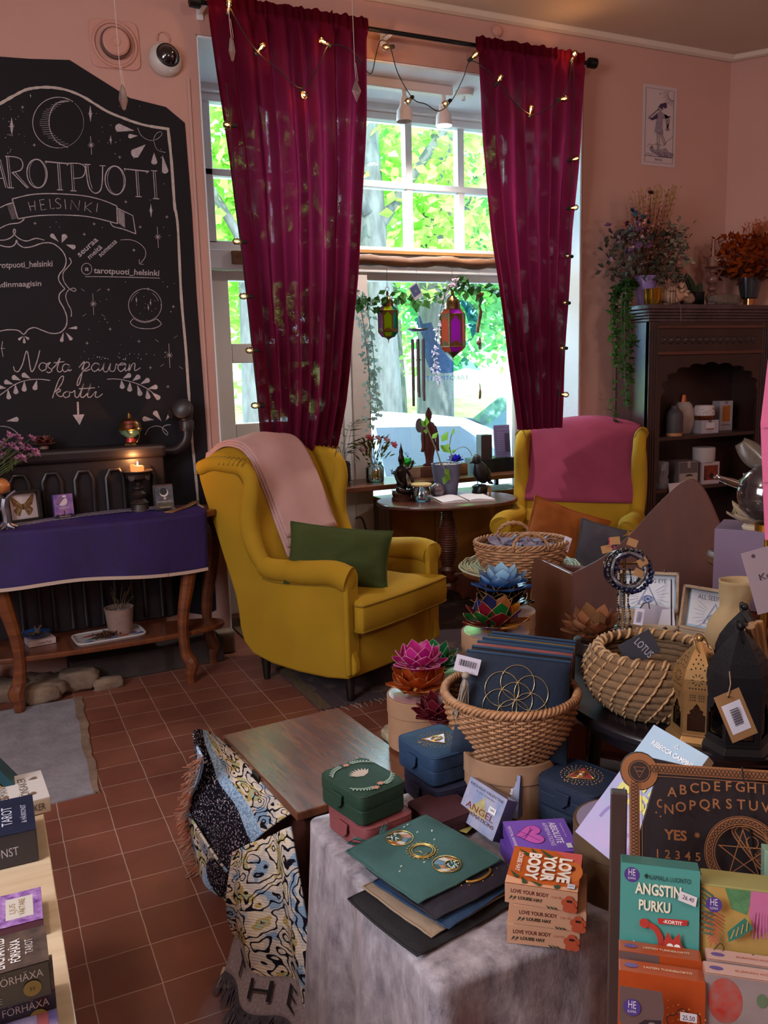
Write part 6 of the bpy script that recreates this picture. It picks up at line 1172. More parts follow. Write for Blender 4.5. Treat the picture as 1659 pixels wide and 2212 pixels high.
def tapestry_mat(seed,a=9.0):
 k=N('tapestry weave %d'%seed);tc=k.n('ShaderNodeUVMap');tc.uv_map='UVMap';uv=tc.outputs[0];sep=k.n('ShaderNodeSeparateXYZ');k.l(uv,sep.inputs[0])
 mp=k.n('ShaderNodeMapping');mp.inputs['Scale'].default_value=(1.0,1.35,1);mp.inputs['Location'].default_value=(seed,seed*.37,0);k.l(uv,mp.inputs[0])
 n0=k.noise(mp.outputs[0],a*.45,2.5,.5);w0=k.n('ShaderNodeMath',_operation='MULTIPLY');k.l(n0,w0.inputs[0]);w0.inputs[1].default_value=13.0;w1=k.n('ShaderNodeMath',_operation='FRACT');k.l(w0.outputs[0],w1.inputs[0]);n1=k.noise(mp.outputs[0],4.2,2)
 base=k.ramp(n1,[(.30,'#7d95ad'),(.40,'#b9b0a8'),(.50,'#cfc0ae'),(.58,'#b09a60'),(.63,'#9aa78a'),(.68,'#8a4a38'),(.72,'#b3aaa6')]);base.node.color_ramp.interpolation='CONSTANT'
 ink=k.ramp(w1.outputs[0],[(.0,(0,0,0,1)),(.24,(0,0,0,1)),(.30,(1,1,1,1))]);m=k.n('ShaderNodeMix',_data_type='RGBA');k.l(ink,m.inputs[0]);m.inputs[6].default_value=lin('#17131c');k.l(base,m.inputs[7])
 # hem bands counted from v = 1
 sp=k.ramp(k.noise(k.coord((1,1,1)),190,1),[(.60,'#17131e'),(.66,'#c9bfc4')])
 band=k.ramp(sep.outputs[1],[(.0,(0,0,0,1)),(.24,(.35,.35,.35,1)),(.34,(.7,.7,.7,1)),(.86,(1,1,1,1))]);band.node.color_ramp.interpolation='CONSTANT'
 def isv(v):
  c=k.n('ShaderNodeMath',_operation='COMPARE');k.l(band,c.inputs[0]);c.inputs[1].default_value=v;c.inputs[2].default_value=.12;return c.outputs[0]
 blue=k.ramp(k.noise(k.coord(),160,2),[(.4,'#6f8fb0'),(.6,'#a9c0d6')]);out=m.outputs[2]
 for v,c in((.35,blue),(.7,sp),(1.0,blue)):
  x=k.n('ShaderNodeMix',_data_type='RGBA');k.l(isv(v),x.inputs[0]);k.l(out,x.inputs[6]);k.l(c,x.inputs[7]);out=x.outputs[2]
 if seed==2:out=m.outputs[2]
 k.l(out,k.b.inputs['Base Color']);k.b.inputs['Roughness'].default_value=.95;k.b.inputs['Specular IOR Level'].default_value=.1
 wv=k.n('ShaderNodeTexWave',Scale=70.0);wv.bands_direction='DIAGONAL';k.l(k.coord(),wv.inputs[0]);k.bump(wv.outputs[1],.35,.002);return k.m
def uvsheet(fn,nu,nv,name,m,parent,solid=.006):
 g=G();g.grid(fn,nu,nv);o=g.build(name,m,parent,smooth='all');uv=o.data.uv_layers.new(name='UVMap')
 for p in o.data.polygons:
  for li in p.loop_indices:i=o.data.loops[li].vertex_index;uv.data[li].uv=((i%nu)/(nu-1),(i//nu)/(nv-1))
 x=o.modifiers.new('solid','SOLIDIFY');x.thickness=solid;x.offset=1;return o
tp=thing('tapestry_throw','woven black and blue tapestry throw with fringe draped over the left side of the trunk','blanket',(0,0,0))
TA=[at(472,1600,z=.366),at(520,1645,z=.366),at(575,1700,z=.366),at(628,1752,z=.366)]
TB=[at(440,1632,X=.44),at(416,1712,X=.43),at(412,1775,X=.435),at(428,1860,X=.445),at(448,1930,X=.455),at(474,1992,X=.47)]
TBs,TAs=smooth_path(TB,8),smooth_path(TA,8)
def curve(P,t):i=min(len(P)-2,int(t*(len(P)-1)));return P[i].lerp(P[i+1],t*(len(P)-1)-i)
def sh1(u,v):
 a=curve(TAs,u)+V((.01,0,0));b=curve(TBs,u);p=a.lerp(b,v);s_=sin(pi*v);p+=V((-.035*s_,0,.05*s_));p.x-=.012*sin(u*14+v*3)*v;p.z+=.010*sin(u*9+2)*s_;return tuple(p)
uvsheet(sh1,60,40,'upper_fold',tapestry_mat(1),tp)
def sh2(u,v):
 a=V((.455,1.93,.24)).lerp(V((.574,1.785,.352)),u);b=at(500,2050,z=.02).lerp(V((.55,1.52,.015)),u);p=a.lerp(b,v);p.x+=(.020*sin(u*11+1)-.03*sin(pi*v)*(1-u))*(.4+v*.6);p.y+=.014*sin(u*9+v*2)*v;p.z-=0;return tuple(p)
uvsheet(sh2,60,44,'lower_fold',tapestry_mat(2,6.0),tp)
def sh3(u,v): # inner turned-over roll
 a=curve(TBs,.35+.65*u);b=V((.50,1.90,.12)).lerp(V((.57,1.775,.30)),u);p=a.lerp(b,v);p.z-=.02*sin(pi*v);return tuple(p)
uvsheet(sh3,40,14,'turned_fold',tapestry_mat(2,6.0),tp)
def sh4(u,v): # lettered border on the floor
 a=V(sh2(u,.93))+V((0,0,.004));d=V((-.045,-.075,-.0));p=a+d*v;p.z=max(.012,a.z*(1-v)+.012*v)+.004*sin(u*12);return tuple(p)
bm_=mat('tapestry border','#8f8288',.95,var=.35,vscale=160);uvsheet(sh4,40,8,'lettered_border',bm_,tp)
g=G();tvs=G();write(tvs,'T H E',0,0,.5,None,'c',1.0)
xs=[v[0]for v in tvs.v];x0_,x1_=min(xs),max(xs);g.add([V(sh4(.10+.62*(v[0]-x0_)/(x1_-x0_),.75-.55*v[1]/.5))+V((-.001,-.001,.010))for v in tvs.v],tvs.f);g.build('border_letters',mat('black weave','#17131a',.95),tp)
fr1,fr2=G(),G()
for i in range(230):
 t=i/229;p=curve(TBs,t);d=V((random.uniform(-.045,-.02),random.uniform(-.015,.02),random.uniform(-.03,.005)))*(1 if t<.75 else .5);fr1.tube([p,p+d*.5+V((0,0,random.uniform(-.006,.008))),p+d],.0013,4)
 q=V(sh4(t*.98,1));d=V((random.uniform(-.05,-.01),random.uniform(-.055,-.03),0));e=q+d;e.z=.004;fr2.tube([q,q+d*.5+V((0,0,.004)),e],.0013,4)
fr1.build('hem_fringe',mat('fringe beige','#8f7668',.95,var=.5,vscale=30,col2='#a85a3a'),tp);fr2.build('floor_fringe',mat('fringe grey','#5c5664',.95,var=.5,vscale=30),tp)
o=thing('care_label','cream fabric label lying on the tiles at the end of the tapestry throw','label',at(487,2112,z=.006),R(62));G().bx(-.035,.035,-.014,.014,0,.0015).build('label',mat('cream label','#b5ab98',.7),o)

# ------------------------------------------------------------------ velvet-covered display table
vt=thing('velvet_table','display table under a crushed silver-grey velvet cloth in the front foreground','table',(0,0,0));VX0,VX1,VY0,VY1,VZ=.565,1.17,1.062,1.63,.45
G().bx(VX0+.02,VX1-.02,VY0+.02,VY1-.02,0,VZ-.006).build('table_block',wood('plain plywood','#5a4030','#7a5c44'),vt)
sv=velvet('crushed silver velvet','#a89ea3','#f0e8f2',22,'#6b6168')
per=[]
def rr_(x0,x1,y0,y1,r,n):
 out=[]
 for cx,cy,a0 in((x1-r,y1-r,0),(x0+r,y1-r,90),(x0+r,y0+r,180),(x1-r,y0+r,270)):out+=[V((cx+r*cos(R(a0+90*i/6)),cy+r*sin(R(a0+90*i/6)),0))for i in range(7)]
 res=[]
 for i in range(len(out)):
  a,b=out[i],out[(i+1)%len(out)];m=max(1,int((b-a).length/.012));res+=[a.lerp(b,j/m)for j in range(m)]
 return res
per=rr_(VX0,VX1,VY0,VY1,.02,0);cc=V(((VX0+VX1)/2,(VY0+VY1)/2,0));np_=len(per)
def vc(u,v):
 i=int(round(u*np_))%np_;p=per[i];nx=V((0,0,0));a,b=per[(i-1)%np_],per[(i+1)%np_];t=(b-a).normalized();nr=V((t.y,-t.x,0))
 if v<.25:k=v/.25;q=cc.lerp(p,k);return(q.x,q.y,VZ+.0015*sin(q.x*60)*sin(q.y*50))
 k=(v-.25)/.75;f=(.016*sin(i*.31)+.010*sin(i*.53+1))*min(1,k*1.6)+.035*k;q=p+nr*(.004+f+(.002 if k else 0));return(q.x,q.y,max(.004,VZ-k*(VZ-.002)-(0 if k>.02 else 0)))
g=G();g.grid(vc,np_,40,cu=True);g.build('velvet_cloth',sv,vt,smooth='all')

# velvet jewellery boxes --------------------------------------------------------
gem=[mat('gold bead','#b98f4a',.3,.8),mat('cream thread','#b5a596',.7),mat('rose thread','#b07a68',.7),mat('sage thread','#8fa090',.7),mat('ruby bead','#983a48',.35)]
def jewel_box(label,loc,yaw,m,w=.118,d=.148,h=.062,art=None,flap=True):
 o=thing('jewellery_box',label,'jewellery box',loc,yaw,'velvet jewellery boxes');G().prism(oval(w/2-.001,d/2-.001,40,9),.0,h*.52).build('body',m,o,bev=.004,seg=3,smooth=True)
 g=G();rg=[(1,h*.53),(1.005,h*.56),(1.005,h*.9),(.985,h*.97),(.9,h*1.01),(.5,h*1.05),(.05,h*1.06)];ov=oval(w/2,d/2,48,8);vs=[(x*s_,y*s_,z)for s_,z in rg for x,y in ov];k=48
 g.add(vs,[(j*k+i,j*k+(i+1)%k,(j+1)*k+(i+1)%k,(j+1)*k+i)for j in range(len(rg)-1)for i in range(k)]+[tuple(range((len(rg)-1)*k,len(rg)*k)),tuple(range(k))[::-1]]);g.build('lid',m,o,smooth=True,ang=50)
 g=G();g.tube([(x*.985,y*.985,h*.965)for x,y in ov],.0018,5,True);g.build('lid_piping',m,o,smooth='all')
 if flap:g=G();g.prism([(-.018,.01),(-.014,-.012),(0,-.024),(.014,-.012),(.018,.01)],0,.004,Matrix.Translation((-w/2-.003,0,h*.62))@lay((0,0,0),(0,-1,0),(0,0,1)));g.build('clasp_flap',m,o,bev=.0015)
 zt=h*1.05
 if art=='eye':
  q=G();b=G();r=G()
  for i in range(26):
   a=2*pi*i/26;tr_=.036 if i%2 else .046;c,s_=cos(a),sin(a);q.tube([(.018*c,.018*s_,zt),(tr_*c,tr_*s_,zt-.001)],.0007,4)
   for k2 in range(3):q.ball((.026+.008*k2)*c+.004*s_*(k2-1),(.026+.008*k2)*s_-.004*c*(k2-1),zt-.0005,.0016,n=6,m=4)
  tri=[(-.03,.016),(.03,.016),(0,-.03)];r.prism(tri,zt-.002,zt+.0012);r.build('red_triangle',gem[4],o);[q.tube([(a[0],a[1],zt+.001),(b2[0],b2[1],zt+.001)],.0013,5)for a,b2 in zip(tri,tri[1:]+tri[:1])]
  for r_ in(.012,.008):q.tube([(r_*1.15*cos(t*.5236),r_*.9*sin(t*.5236)+.002,zt+.0015)for t in range(12)],.0014,5,True)
  q.build('bead_embroidery',gem[0],o,smooth='all');q=G();q.ball(0,.002,zt,.005,.0045,.003);q.build('glass_eye',mat('glass eye','#c9bfc0',.1,coat=1),o,smooth='all')
 if art=='flower':
  q=G();s2=G();r2=G();zt+=.0008
  for i in range(9):a=R(-70+140*i/8)+pi/2;leaf(q,(0,-.006,zt),(.034*cos(a)*.8,.004+.03*sin(a)*.8,zt+.0015),.010,(0,0,1),.05)
  for sx,sy in((-1,1),(1,1),(1,-1),(-1,-1)):
   for i in range(8):
    t=i/7;c=V((sx*(.012+.036*t),sy*(.058-.022*t*t),zt))
    for s_ in(-1,1):leaf(s2,c,c+V((sx*.006-s_*.004*0,s_*.007,.0004)),.0045,(0,0,1),.05)
  for x,y in((0,.056),(.006,-.054),(-.012,-.062)):
   for i in range(7):a=i*.9;leaf(r2,(x,y,zt+.0006),(x+.009*cos(a),y+.008*sin(a),zt+.001),.006,(0,0,1),.05)
  q.build('lotus_embroidery',gem[1],o);s2.build('leaf_embroidery',gem[3],o);r2.build('rose_embroidery',gem[2],o)
 return o
vgreen=velvet('bottle green velvet','#12301f','#4a7a5a',12);vpink=velvet('dusty pink velvet','#7a3a3c','#c08078',12);vblue=velvet('petrol blue velvet','#173352','#4f7aa8',12);vnavy=velvet('midnight navy velvet','#0f1230','#3a4070',12);vink=velvet('ink blue velvet','#0e1c34','#35507a',12)
jewel_box('dusty pink velvet jewellery box under the green flower-embroidered box',(.655,1.515,VZ+.002),R(10),vpink,.122,.152,.058)
jewel_box('bottle green velvet box with lotus flower embroidery stacked on the pink box',(.642,1.518,VZ+.065),R(13),vgreen,art='flower')
jewel_box('midnight navy velvet box under the petrol blue box behind the trunk lid',(.865,1.575,VZ+.002),R(2),vnavy,.135,.155,.06);jewel_box('petrol blue velvet box with beaded eye triangle stacked on the navy box',(.855,1.585,VZ+.067),R(6),vblue,.128,.15,.066,art='eye')
jewel_box('dark red velvet box lying behind the teal pouch on the velvet table',(.80,1.47,VZ+.002),R(8),velvet('wine velvet','#3a141c','#7a3a44',12),.11,.11,.045,flap=False)
jewel_box('plain ink blue velvet box at the back right of the velvet table, lower of two',(1.05,1.325,VZ+.002),R(14),vink,.125,.14,.055);jewel_box('ink blue velvet box with dark red beaded triangle beside the slanted pale blue book',(1.047,1.322,VZ+.06),R(17),vink,.125,.14,.058,art='eye')
# velvet pouches ----------------------------------------------------------------
def pouch(label,loc,rot,w,h,t,m,sag=0):
 o=thing('velvet_pouch',label,'pouch',loc,rot,'stacked velvet pouches');g=G()
 def f(u,v,s_):
  x,y=2*u-1,2*v-1;e=max(0,(1-x**6)*(1-y**6))**.5;sg=-sag*max(0,-x*.7-y*.7)**2
  return(x*w/2*(1-.02*y*y),y*h/2*(1-.02*x*x),t/2+s_*t/2*e+sg+.002*noise.noise(V((x*3,y*3,w*50))))
 g.grid(lambda u,v:f(u,v,1),24,24);g.grid(lambda u,v:f(1-u,v,-1),24,24);g.build('pouch',m,o,smooth='all');g=G();g.tube([f(0,i/12,0)for i in range(13)]+[f(i/12,1,0)for i in range(1,13)]+[f(1,1-i/12,0)for i in range(1,13)]+[f(1-i/12,0,0)for i in range(1,12)],.0022,5,True);g.build('edge_piping',m,o,smooth='all');return o,f
vblack=velvet('black velvet','#0d0a10','#2c2434',12);vteal=velvet('sea green velvet','#2c4f4c','#86b0a6',12);vplum=velvet('dark plum velvet','#170f1e','#4a2a58',12);vcream=velvet('champagne velvet','#8a7662','#c8b8a0',12)
pouch('black velvet pouch at the bottom of the pouch stack on the velvet table',(.655,1.245,VZ+.001),R(12),.235,.20,.012,vblack);pouch('champagne edged pouch second from the bottom of the pouch stack',(.678,1.262,VZ+.012),R(14),.21,.19,.008,vcream);pouch('petrol blue satin pouch in the middle of the pouch stack',(.70,1.262,VZ+.019),R(18),.21,.19,.012,vblue)
o,f=pouch('dark plum pouch with gold moon just under the sea green pouch',(.695,1.275,VZ+.030),R(12),.21,.20,.014,vplum);q=G();q.tube([(.03+.03*cos(R(a)),-.06+.014*sin(R(a)),.0155)for a in range(180,361,15)],.003,5);[q.ball(.03+.045*cos(a),-.06+.02*sin(a),.0148,.0014,n=6,m=4)for a in(3.4,3.9,4.6,5.2,5.9)];q.build('gold_moon',gem[0],o,smooth='all')
o,f=pouch('sea green velvet pouch with beaded moon phases on top of the pouch stack',(.675,1.318,VZ+.042),R(13),.205,.215,.016,vteal,.0);zq=.0172
q,s2,c1_,c2_,c3_=G(),G(),G(),G(),G()
for cx,cy,sgn in((-.004,.062,1),(.0,.0,0),(.005,-.062,-1)):
 if sgn==0:
  for r_ in(.024,.020):q.tube([(cx+r_*cos(i*pi/12),cy+r_*sin(i*pi/12),zq)for i in range(24)],.0013,5,True)
  for i in range(20):a=i*pi/10;q.ball(cx+.029*cos(a),cy+.029*sin(a),zq,.0017,n=6,m=4)
  q.tube([(cx-.012,cy+.006,zq),(cx-.004,cy+.002,zq),(cx-.006,cy-.008,zq)],.0009,4);q.tube([(cx-.008,cy-.012,zq),(cx,cy-.014,zq),(cx+.008,cy-.011,zq)],.0009,4)
 else:
  q.tube([(cx+.026*cos(i*pi/12),cy+.026*sin(i*pi/12),zq)for i in range(24)],.0012,5,True);ic=V((cx-sgn*.007,cy+sgn*.009,0));q.tube([(ic.x+.015*cos(i*pi/9),ic.y+.015*sin(i*pi/9),zq)for i in range(18)],.0011,5,True)
  for i in range(7):
   a0=R(-150+50*i*.93)-(0 if sgn>0 else pi);gg=(c1_,c2_,c3_)[i%3];a0=R(i*360/9)+(R(200)if sgn>0 else R(20));a1=a0+R(36)
   gg.face([(cx+.0245*cos(a0),cy+.0245*sin(a0),zq-.0008),(cx+.0245*cos(a1),cy+.0245*sin(a1),zq-.0008),(ic.x+.0162*cos(a1),ic.y+.0162*sin(a1),zq-.0008),(ic.x+.0162*cos(a0),ic.y+.0162*sin(a0),zq-.0008)])
  for i in range(26):s2.ball(ic.x+random.uniform(-.011,.011),ic.y+random.uniform(-.011,.011),zq,.0014,n=6,m=4)
for i in range(22):x,y=random.uniform(-.09,.09),random.uniform(-.095,.095);abs(x+y)>.05 and s2.tube([(x-.002,y,zq-.001),(x+.002,y+.001,zq-.001)],.0014,5)
q.build('gold_beading',gem[0],o,smooth='all');s2.build('pearl_beads',mat('pearl bead','#b9c4ba',.3),o,smooth='all');c1_.build('orange_satin',mat('rust satin','#9a5a38',.5),o);c2_.build('cream_satin',mat('cream satin','#b8ae9c',.5),o);c3_.build('blue_satin',mat('slate satin','#4f6478',.5),o)
g=G();g.tube([(-.06,.105,.006),(-.085,.12,.012),(-.065,.125,.012),(-.05,.11,.006)],.003,6);[g.tube([(-.02+.002*i,.107,.01),(-.0+.003*i,.125,.014+.002*(i%3)),(.025+.002*i,.13+.003*(i%4),.012)],.0008,4)for i in range(8)];g.build('loop_tassel',vteal,o,smooth='all')

# card decks on the velvet table --------------------------------------------------
def deck_q(name,label,cat,BL,BR,TL,t,col,group=None,film=False):
 M,w,h=obox(BL,BR,TL);o=thing(name,label,cat,(0,0,0),0,group);o.matrix_world=M;m=mat('card '+col,col,.4,coat=.7 if film else 0);G().bx(0,w,0,h,-t,0).build('carton',m,o,bev=.0012);return o,w,h,Matrix.Translation((0,0,.0004))
sky=mat('angel sky print','#a9a4b4',.35,var=.6,vscale=26,col2='#7a8ab0',coat=.6)
for i,(bl,br,tl,z0,lab)in enumerate((((1028,1738),(1118,1770),(1073,1660),(.474,.474,.565),'pale blue angel card deck with price sticker, the rear one of two'),((986,1762),(1064,1818),(1035,1688),(.475,.475,.552),'pale blue angel card deck with red title, the front one of two'))):
 o,w,h,M=deck_q('card_deck_box',lab,'card deck',at(*bl,z=z0[0]),at(*br,z=z0[1]),at(*tl,z=z0[2]),.03,'#4a4660','angel card decks',True)
 q=Pr(o,M);q.rect(0,0,w,h,sky);q.poly([(w*.2,h*.3),(w*.5,h*.75),(w*.7,h*.3)],mat('yellow glow print','#b8ac7a',.4,var=.4,vscale=60));q.text('RADLEIGH VALENTINE',w/2,h*.86,h*.06,'#2c2838',width=w*.88);q.text('44 cards of inspiration',w/2,h*.78,h*.025,'#4a4458',width=w*.5);q.text('ANGEL',w/2,h*.34,h*.15,'#7a2f2c',width=w*.74);q.text('AFFIRMATIONS',w/2,h*.22,h*.08,'#6a3a34',width=w*.86);q.rect(w*.68,h*.52,w*.86,h*.66,'#d8d4d8');q.text('28€',w*.77,h*.57,h*.05,'#222222',width=w*.13);q.done()
o=thing('yellow_card','pale yellow card sticking out under the sea green pouch by the angel decks','card',at(978,1772,z=.462),R(30));G().bx(-.03,.03,-.05,.03,0,.001).build('card',mat('pale yellow card','#a89c5a',.6),o)
for i,(z,yw,lab)in enumerate(((VZ+.002,-14,'purple affirmation card box under the upper purple box with a pink heart'),(VZ+.033,-22,'purple affirmation card box with a pink arms heart on its lid'))):
 o=carton('card_deck_box',lab,'card deck',.122,.118,.03,(.895,1.252,z),R(yw),'#5a3a92','purple affirmation decks')
 if i:
  q=Pr(o,topf(.122,.03,.118));q.rect(-.061,-.059,.061,.059,'#7450b0');q.text('ABSOLUTE',.026,.008,.013,'#e4dcec',width=.075,rot=-pi/2,bold=.02);q.text('AFFIRMATIONS',.013,.004,.009,'#d8cce8',width=.082,rot=-pi/2);q.text('KRYSTAL BANNER',-.056,.0,.006,'#e4dcec',width=.075,rot=-pi/2)
  ht=[]
  for j in range(40):t=2*pi*j/40;ht.append((-.018+.0019*(13*cos(t)-5*cos(2*t)-2*cos(3*t)-cos(4*t))*1.0,.004+.0020*16*sin(t)**3))
  q.poly(ht,'#c05ab0');q.line(ht,.0012,'#6a2a78',closed=True);q.line([(-.04,.02),(-.02,.0),(-.006,-.02)],.0012,'#6a2a78',5);q.line([(-.044,-.002),(-.03,.0),(-.01,.022)],.0012,'#6a2a78',5);q.line([(-.012,.03),(-.022,.006),(-.034,-.012)],.0012,'#6a2a78',5);q.rect(.04,-.05,.05,-.034,'#d0ccd4');q.text('40 affirmation cards',.046,.012,.003,'#d8cce8',width=.05,rot=-pi/2);q.done()
 q=Pr(o,front(.122,.03,.118),'spine_print');q.text('ABSOLUTE AFFIRMATIONS',.03,.012,.004,'#8a70b8',width=.05);q.done()
lo=None
lovebase=(at(1097,2040,z=VZ)+at(1250,2055,z=VZ))/2
def love(label,z,dx,yw):
 ax=V((cos(R(yw)),sin(R(yw)),0));ay=V((-ax.y,ax.x,0));c=lovebase+ay*.058+ax*dx;o=carton('card_deck_box',label,'card deck',.118,.114,.034,(c.x,c.y,z),R(yw),'#b98a6c','orange body-love decks')
 G().bx(.0592,.0596,-.057,.057,.001,.033).build('side_print',mat('orange side','#a85a2c',.5,var=.5,vscale=40),o)
 q=Pr(o,front(.118,.034,.114),'spine_print');q.rect(-.059,0,.059,.034,'#b98a6c');q.text('LOVE YOUR BODY',-.049,.0195,.0065,'#5a2420',width=.062,align='l',bold=.03);q.text('cards',.017,.0195,.0055,'#b06a50',width=.018,align='l');q.text('LOUISE HAY',-.037,.009,.0055,'#33301f',width=.040,align='l',bold=.03)
 for x in(-.053,-.047,.008,.014,.02):q.poly(drop((x,.006),(x+.006,.014 if x<0 else .001),.003),'#2c3a2a')
 for x,y,r in((.046,.022,.007),(.040,.016,.007),(.052,.016,.007),(.042,.006,.0065),(.052,.006,.0065),(.046,.012,.009)):q.disc(x,y,r,'#a8492c')
 q.disc(.044,.020,.0022,'#1c1410');q.disc(.048,.020,.0022,'#1c1410');q.done();return o
love('orange body-love card deck at the bottom of its stack of three',VZ+.002,.0,-37);love('orange body-love card deck in the middle of its stack of three',VZ+.0375,.010,-39)
o=love('orange body-love card deck with white title lid on top of its stack',VZ+.073,-.004,-42);q=Pr(o,topf(.118,.034,.114));q.rect(-.059,-.057,.059,.057,'#b4571f');q.poly([(.01,.057),(.059,.057),(.059,.0),(.04,.015),(.03,.04)],'#c85a52');q.disc(.045,.0,.018,'#c06a30',.03);q.disc(.046,.008,.005,'#5a1c14',.008);q.poly([(-.059,-.057),(.059,-.057),(.059,-.045),(.0,-.05),(-.04,-.042),(-.059,-.035)],'#d09a78')
for a,b,w_ in(((-.05,.05),(-.03,.03),.008),((-.03,.056),(-.018,.035),.008),((-.015,.056),(.01,.03),.010),((-.056,-.02),(-.04,-.04),.008),((-.035,-.035),(-.025,-.055),.010),((-.02,-.045),(.0,-.055),.008),((.02,-.05),(.03,-.054),.014),((.04,-.052),(.056,-.048),.008)):q.poly(drop(a,b,w_),'#33462e')
for t,xb,w_ in(('LOVE',.026,.072),('YOUR',.0,.078),('BODY',-.026,.08)):q.text(t,xb-.002,-.004,.0195,'#e2d8cc',width=w_,rot=-pi/2,bold=.05)
q.text('LOUISE HAY',-.047,.004,.008,'#e2d8cc',width=.058,rot=-pi/2,bold=.02);q.rect(.042,-.054,.054,-.042,'#c8ccd4');q.text('28€',.048,-.05,.004,'#333355',width=.01);q.done()
# ------------------------------------------------------------------ hat boxes, lotus holders, bench
bench=thing('painted_bench','low bench with flaking pale paint beside the trunk lid under the hat boxes','bench',(0,0,0));fl=rocky('flaking cream paint','#6a4428','#b3ab8c',26,60,.5)
G().prism([(.945,1.68),(.95,2.10),(.98,2.13),(1.245,2.16),(1.245,1.68)],.365,.39).build('seat',fl,bench,bev=.006);g=G();[g.bx(x,x+.04,y,y+.04,0,.365)for x in(.96,1.20)for y in(1.71,2.06)];g.build('legs',fl,bench)
kraft=mat('kraft cardboard','#a37c5e',.8,var=.12,vscale=30);klab=mat('pink box label','#b08a90',.25,coat=.6)
def hatbox(label,c,r,h,lab=klab,m=kraft,pr=True):
 o=thing('hat_box',label,'round box',c,random.uniform(0,1),'round cardboard hat boxes');G().cyl(0,0,0,r*.98,h*.7,48).build('body',m,o,smooth=True);G().cyl(0,0,h*.66,r,h*.34,48).build('lid',m,o,smooth=True,bev=.0015)
 q=Pr(o,Matrix.Translation((0,0,h+.0004))@Matrix.Rotation(-o.rotation_euler.z-R(10),4,'Z'),'lid_label');q.disc(0,0,r*.93,lab,n=48)
 if pr:
  for i in range(13):q.rect(-.03*r/.09+i*.0045,-r*.72,-.03*r/.09+i*.0045+(.0012,.0024)[i%2],-r*.58,'#3a2c30')
  for k in range(3):q.line([(-r*.55,-r*(.28+.09*k)),(r*(.3+.1*k),-r*(.28+.09*k))],.002,'#6a4c54')
  q.ring(0,0,r*.86,.001,'#8a6068',48)
 q.done();return o
p=at(905,1497,z=.53);hatbox('hat box with pink label under the orange and magenta lotus holders',(p.x,p.y,.39),.088,.14)
po=p.copy();lotus('orange lotus candle holder standing on the pink-labelled hat box',(p.x,p.y,.531),['#b8481c','#c85a24'],.098,rotz=.2);lotus('magenta lotus candle holder stacked on top of the orange lotus',(p.x+.002,p.y,.592),['#b81c78','#c83088'],.085,rim=mat('pale pink rim','#d8a0b8',.4),rotz=.5)
p=at(945,1450,z=.53);hatbox('hat box with shiny pale label behind the orange lotus',(p.x+.02,p.y+.02,.40),.09,.13,mat('shiny pale label','#b0a0a4',.15,coat=.8));lotus('dark green lotus candle holder behind the magenta lotus',(p.x-.01,p.y-.0,.531),['#14572c','#1c6a34'],.093,rim=mat('silver rim','#b0b4a8',.35,.6),rotz=.1)
pt=thing('display_plinth','dark low plinth carrying the stacked hat boxes behind the pouch basket','plinth',(0,0,0));G().bx(1.255,1.60,2.0,2.40,0,.32).build('plinth',walnut,pt,bev=.004)
pt.location=(0,0,0);bench.location=(0,0,0)
p=at(1070,1362,z=.62);hatbox('lower hat box of the stack under the multicoloured lotus',(p.x,p.y,.322),.102,.149);hatbox('upper hat box with shiny label under the multicoloured lotus',(p.x,p.y,.472),.102,.148,mat('shiny pale label','#b0a0a4',.15,coat=.8));lotus('multicoloured lotus candle holder with red, green, blue and violet petals',(p.x-.003,p.y,.621),['#1f3f8a','#7a1426','#155a26','#7a1426','#3c1a52','#c07a1c','#8a4a1c','#151a48'],.112,rotz=.35)
mp=p;p=at(1087,1318,z=.62);hatbox('lower rear hat box of the stack under the blue and black lotuses',(p.x,p.y,.322),.104,.149);hatbox('upper rear hat box with shiny label under the black lotus',(p.x,p.y,.472),.104,.148,mat('shiny pale label','#b0a0a4',.15,coat=.8));lotus('black lotus candle holder standing on the rear hat box',(p.x-.005,p.y,.621),['#14100f','#1c1614'],.112,rotz=.1)
k=N('blue ombre capiz');tt=k.n('ShaderNodeBsdfTranslucent');mx=k.n('ShaderNodeMixShader',Fac=.5);sx=k.n('ShaderNodeSeparateXYZ');k.l(k.coord(),sx.inputs[0]);cr=k.ramp(sx.outputs[2],[(.02,'#1c4a9c'),(.045,'#3f78b8'),(.085,'#a8c4d4')]);k.l(cr,k.b.inputs['Base Color']);k.l(cr,tt.inputs[0]);k.b.inputs['Roughness'].default_value=.25;k.l(k.b.outputs[0],mx.inputs[1]);k.l(tt.outputs[0],mx.inputs[2]);k.l(mx.outputs[0],k.out.inputs[0])
lotus('pale to deep blue lotus candle holder stacked on the black lotus',(p.x-.008,p.y-.005,.678),[],.106,grad=k.m,rim=mat('bronze rim','#5a4a3a',.4,.6),rotz=.0)
lotus('dark red lotus with pale rims standing on the radiator by the pink flowers',(at(95,968,Y=4.11).x,4.11,1.092),['#4a1016','#5a141a'],.062,rim=mat('pale rim','#a08878',.4),rotz=.2)
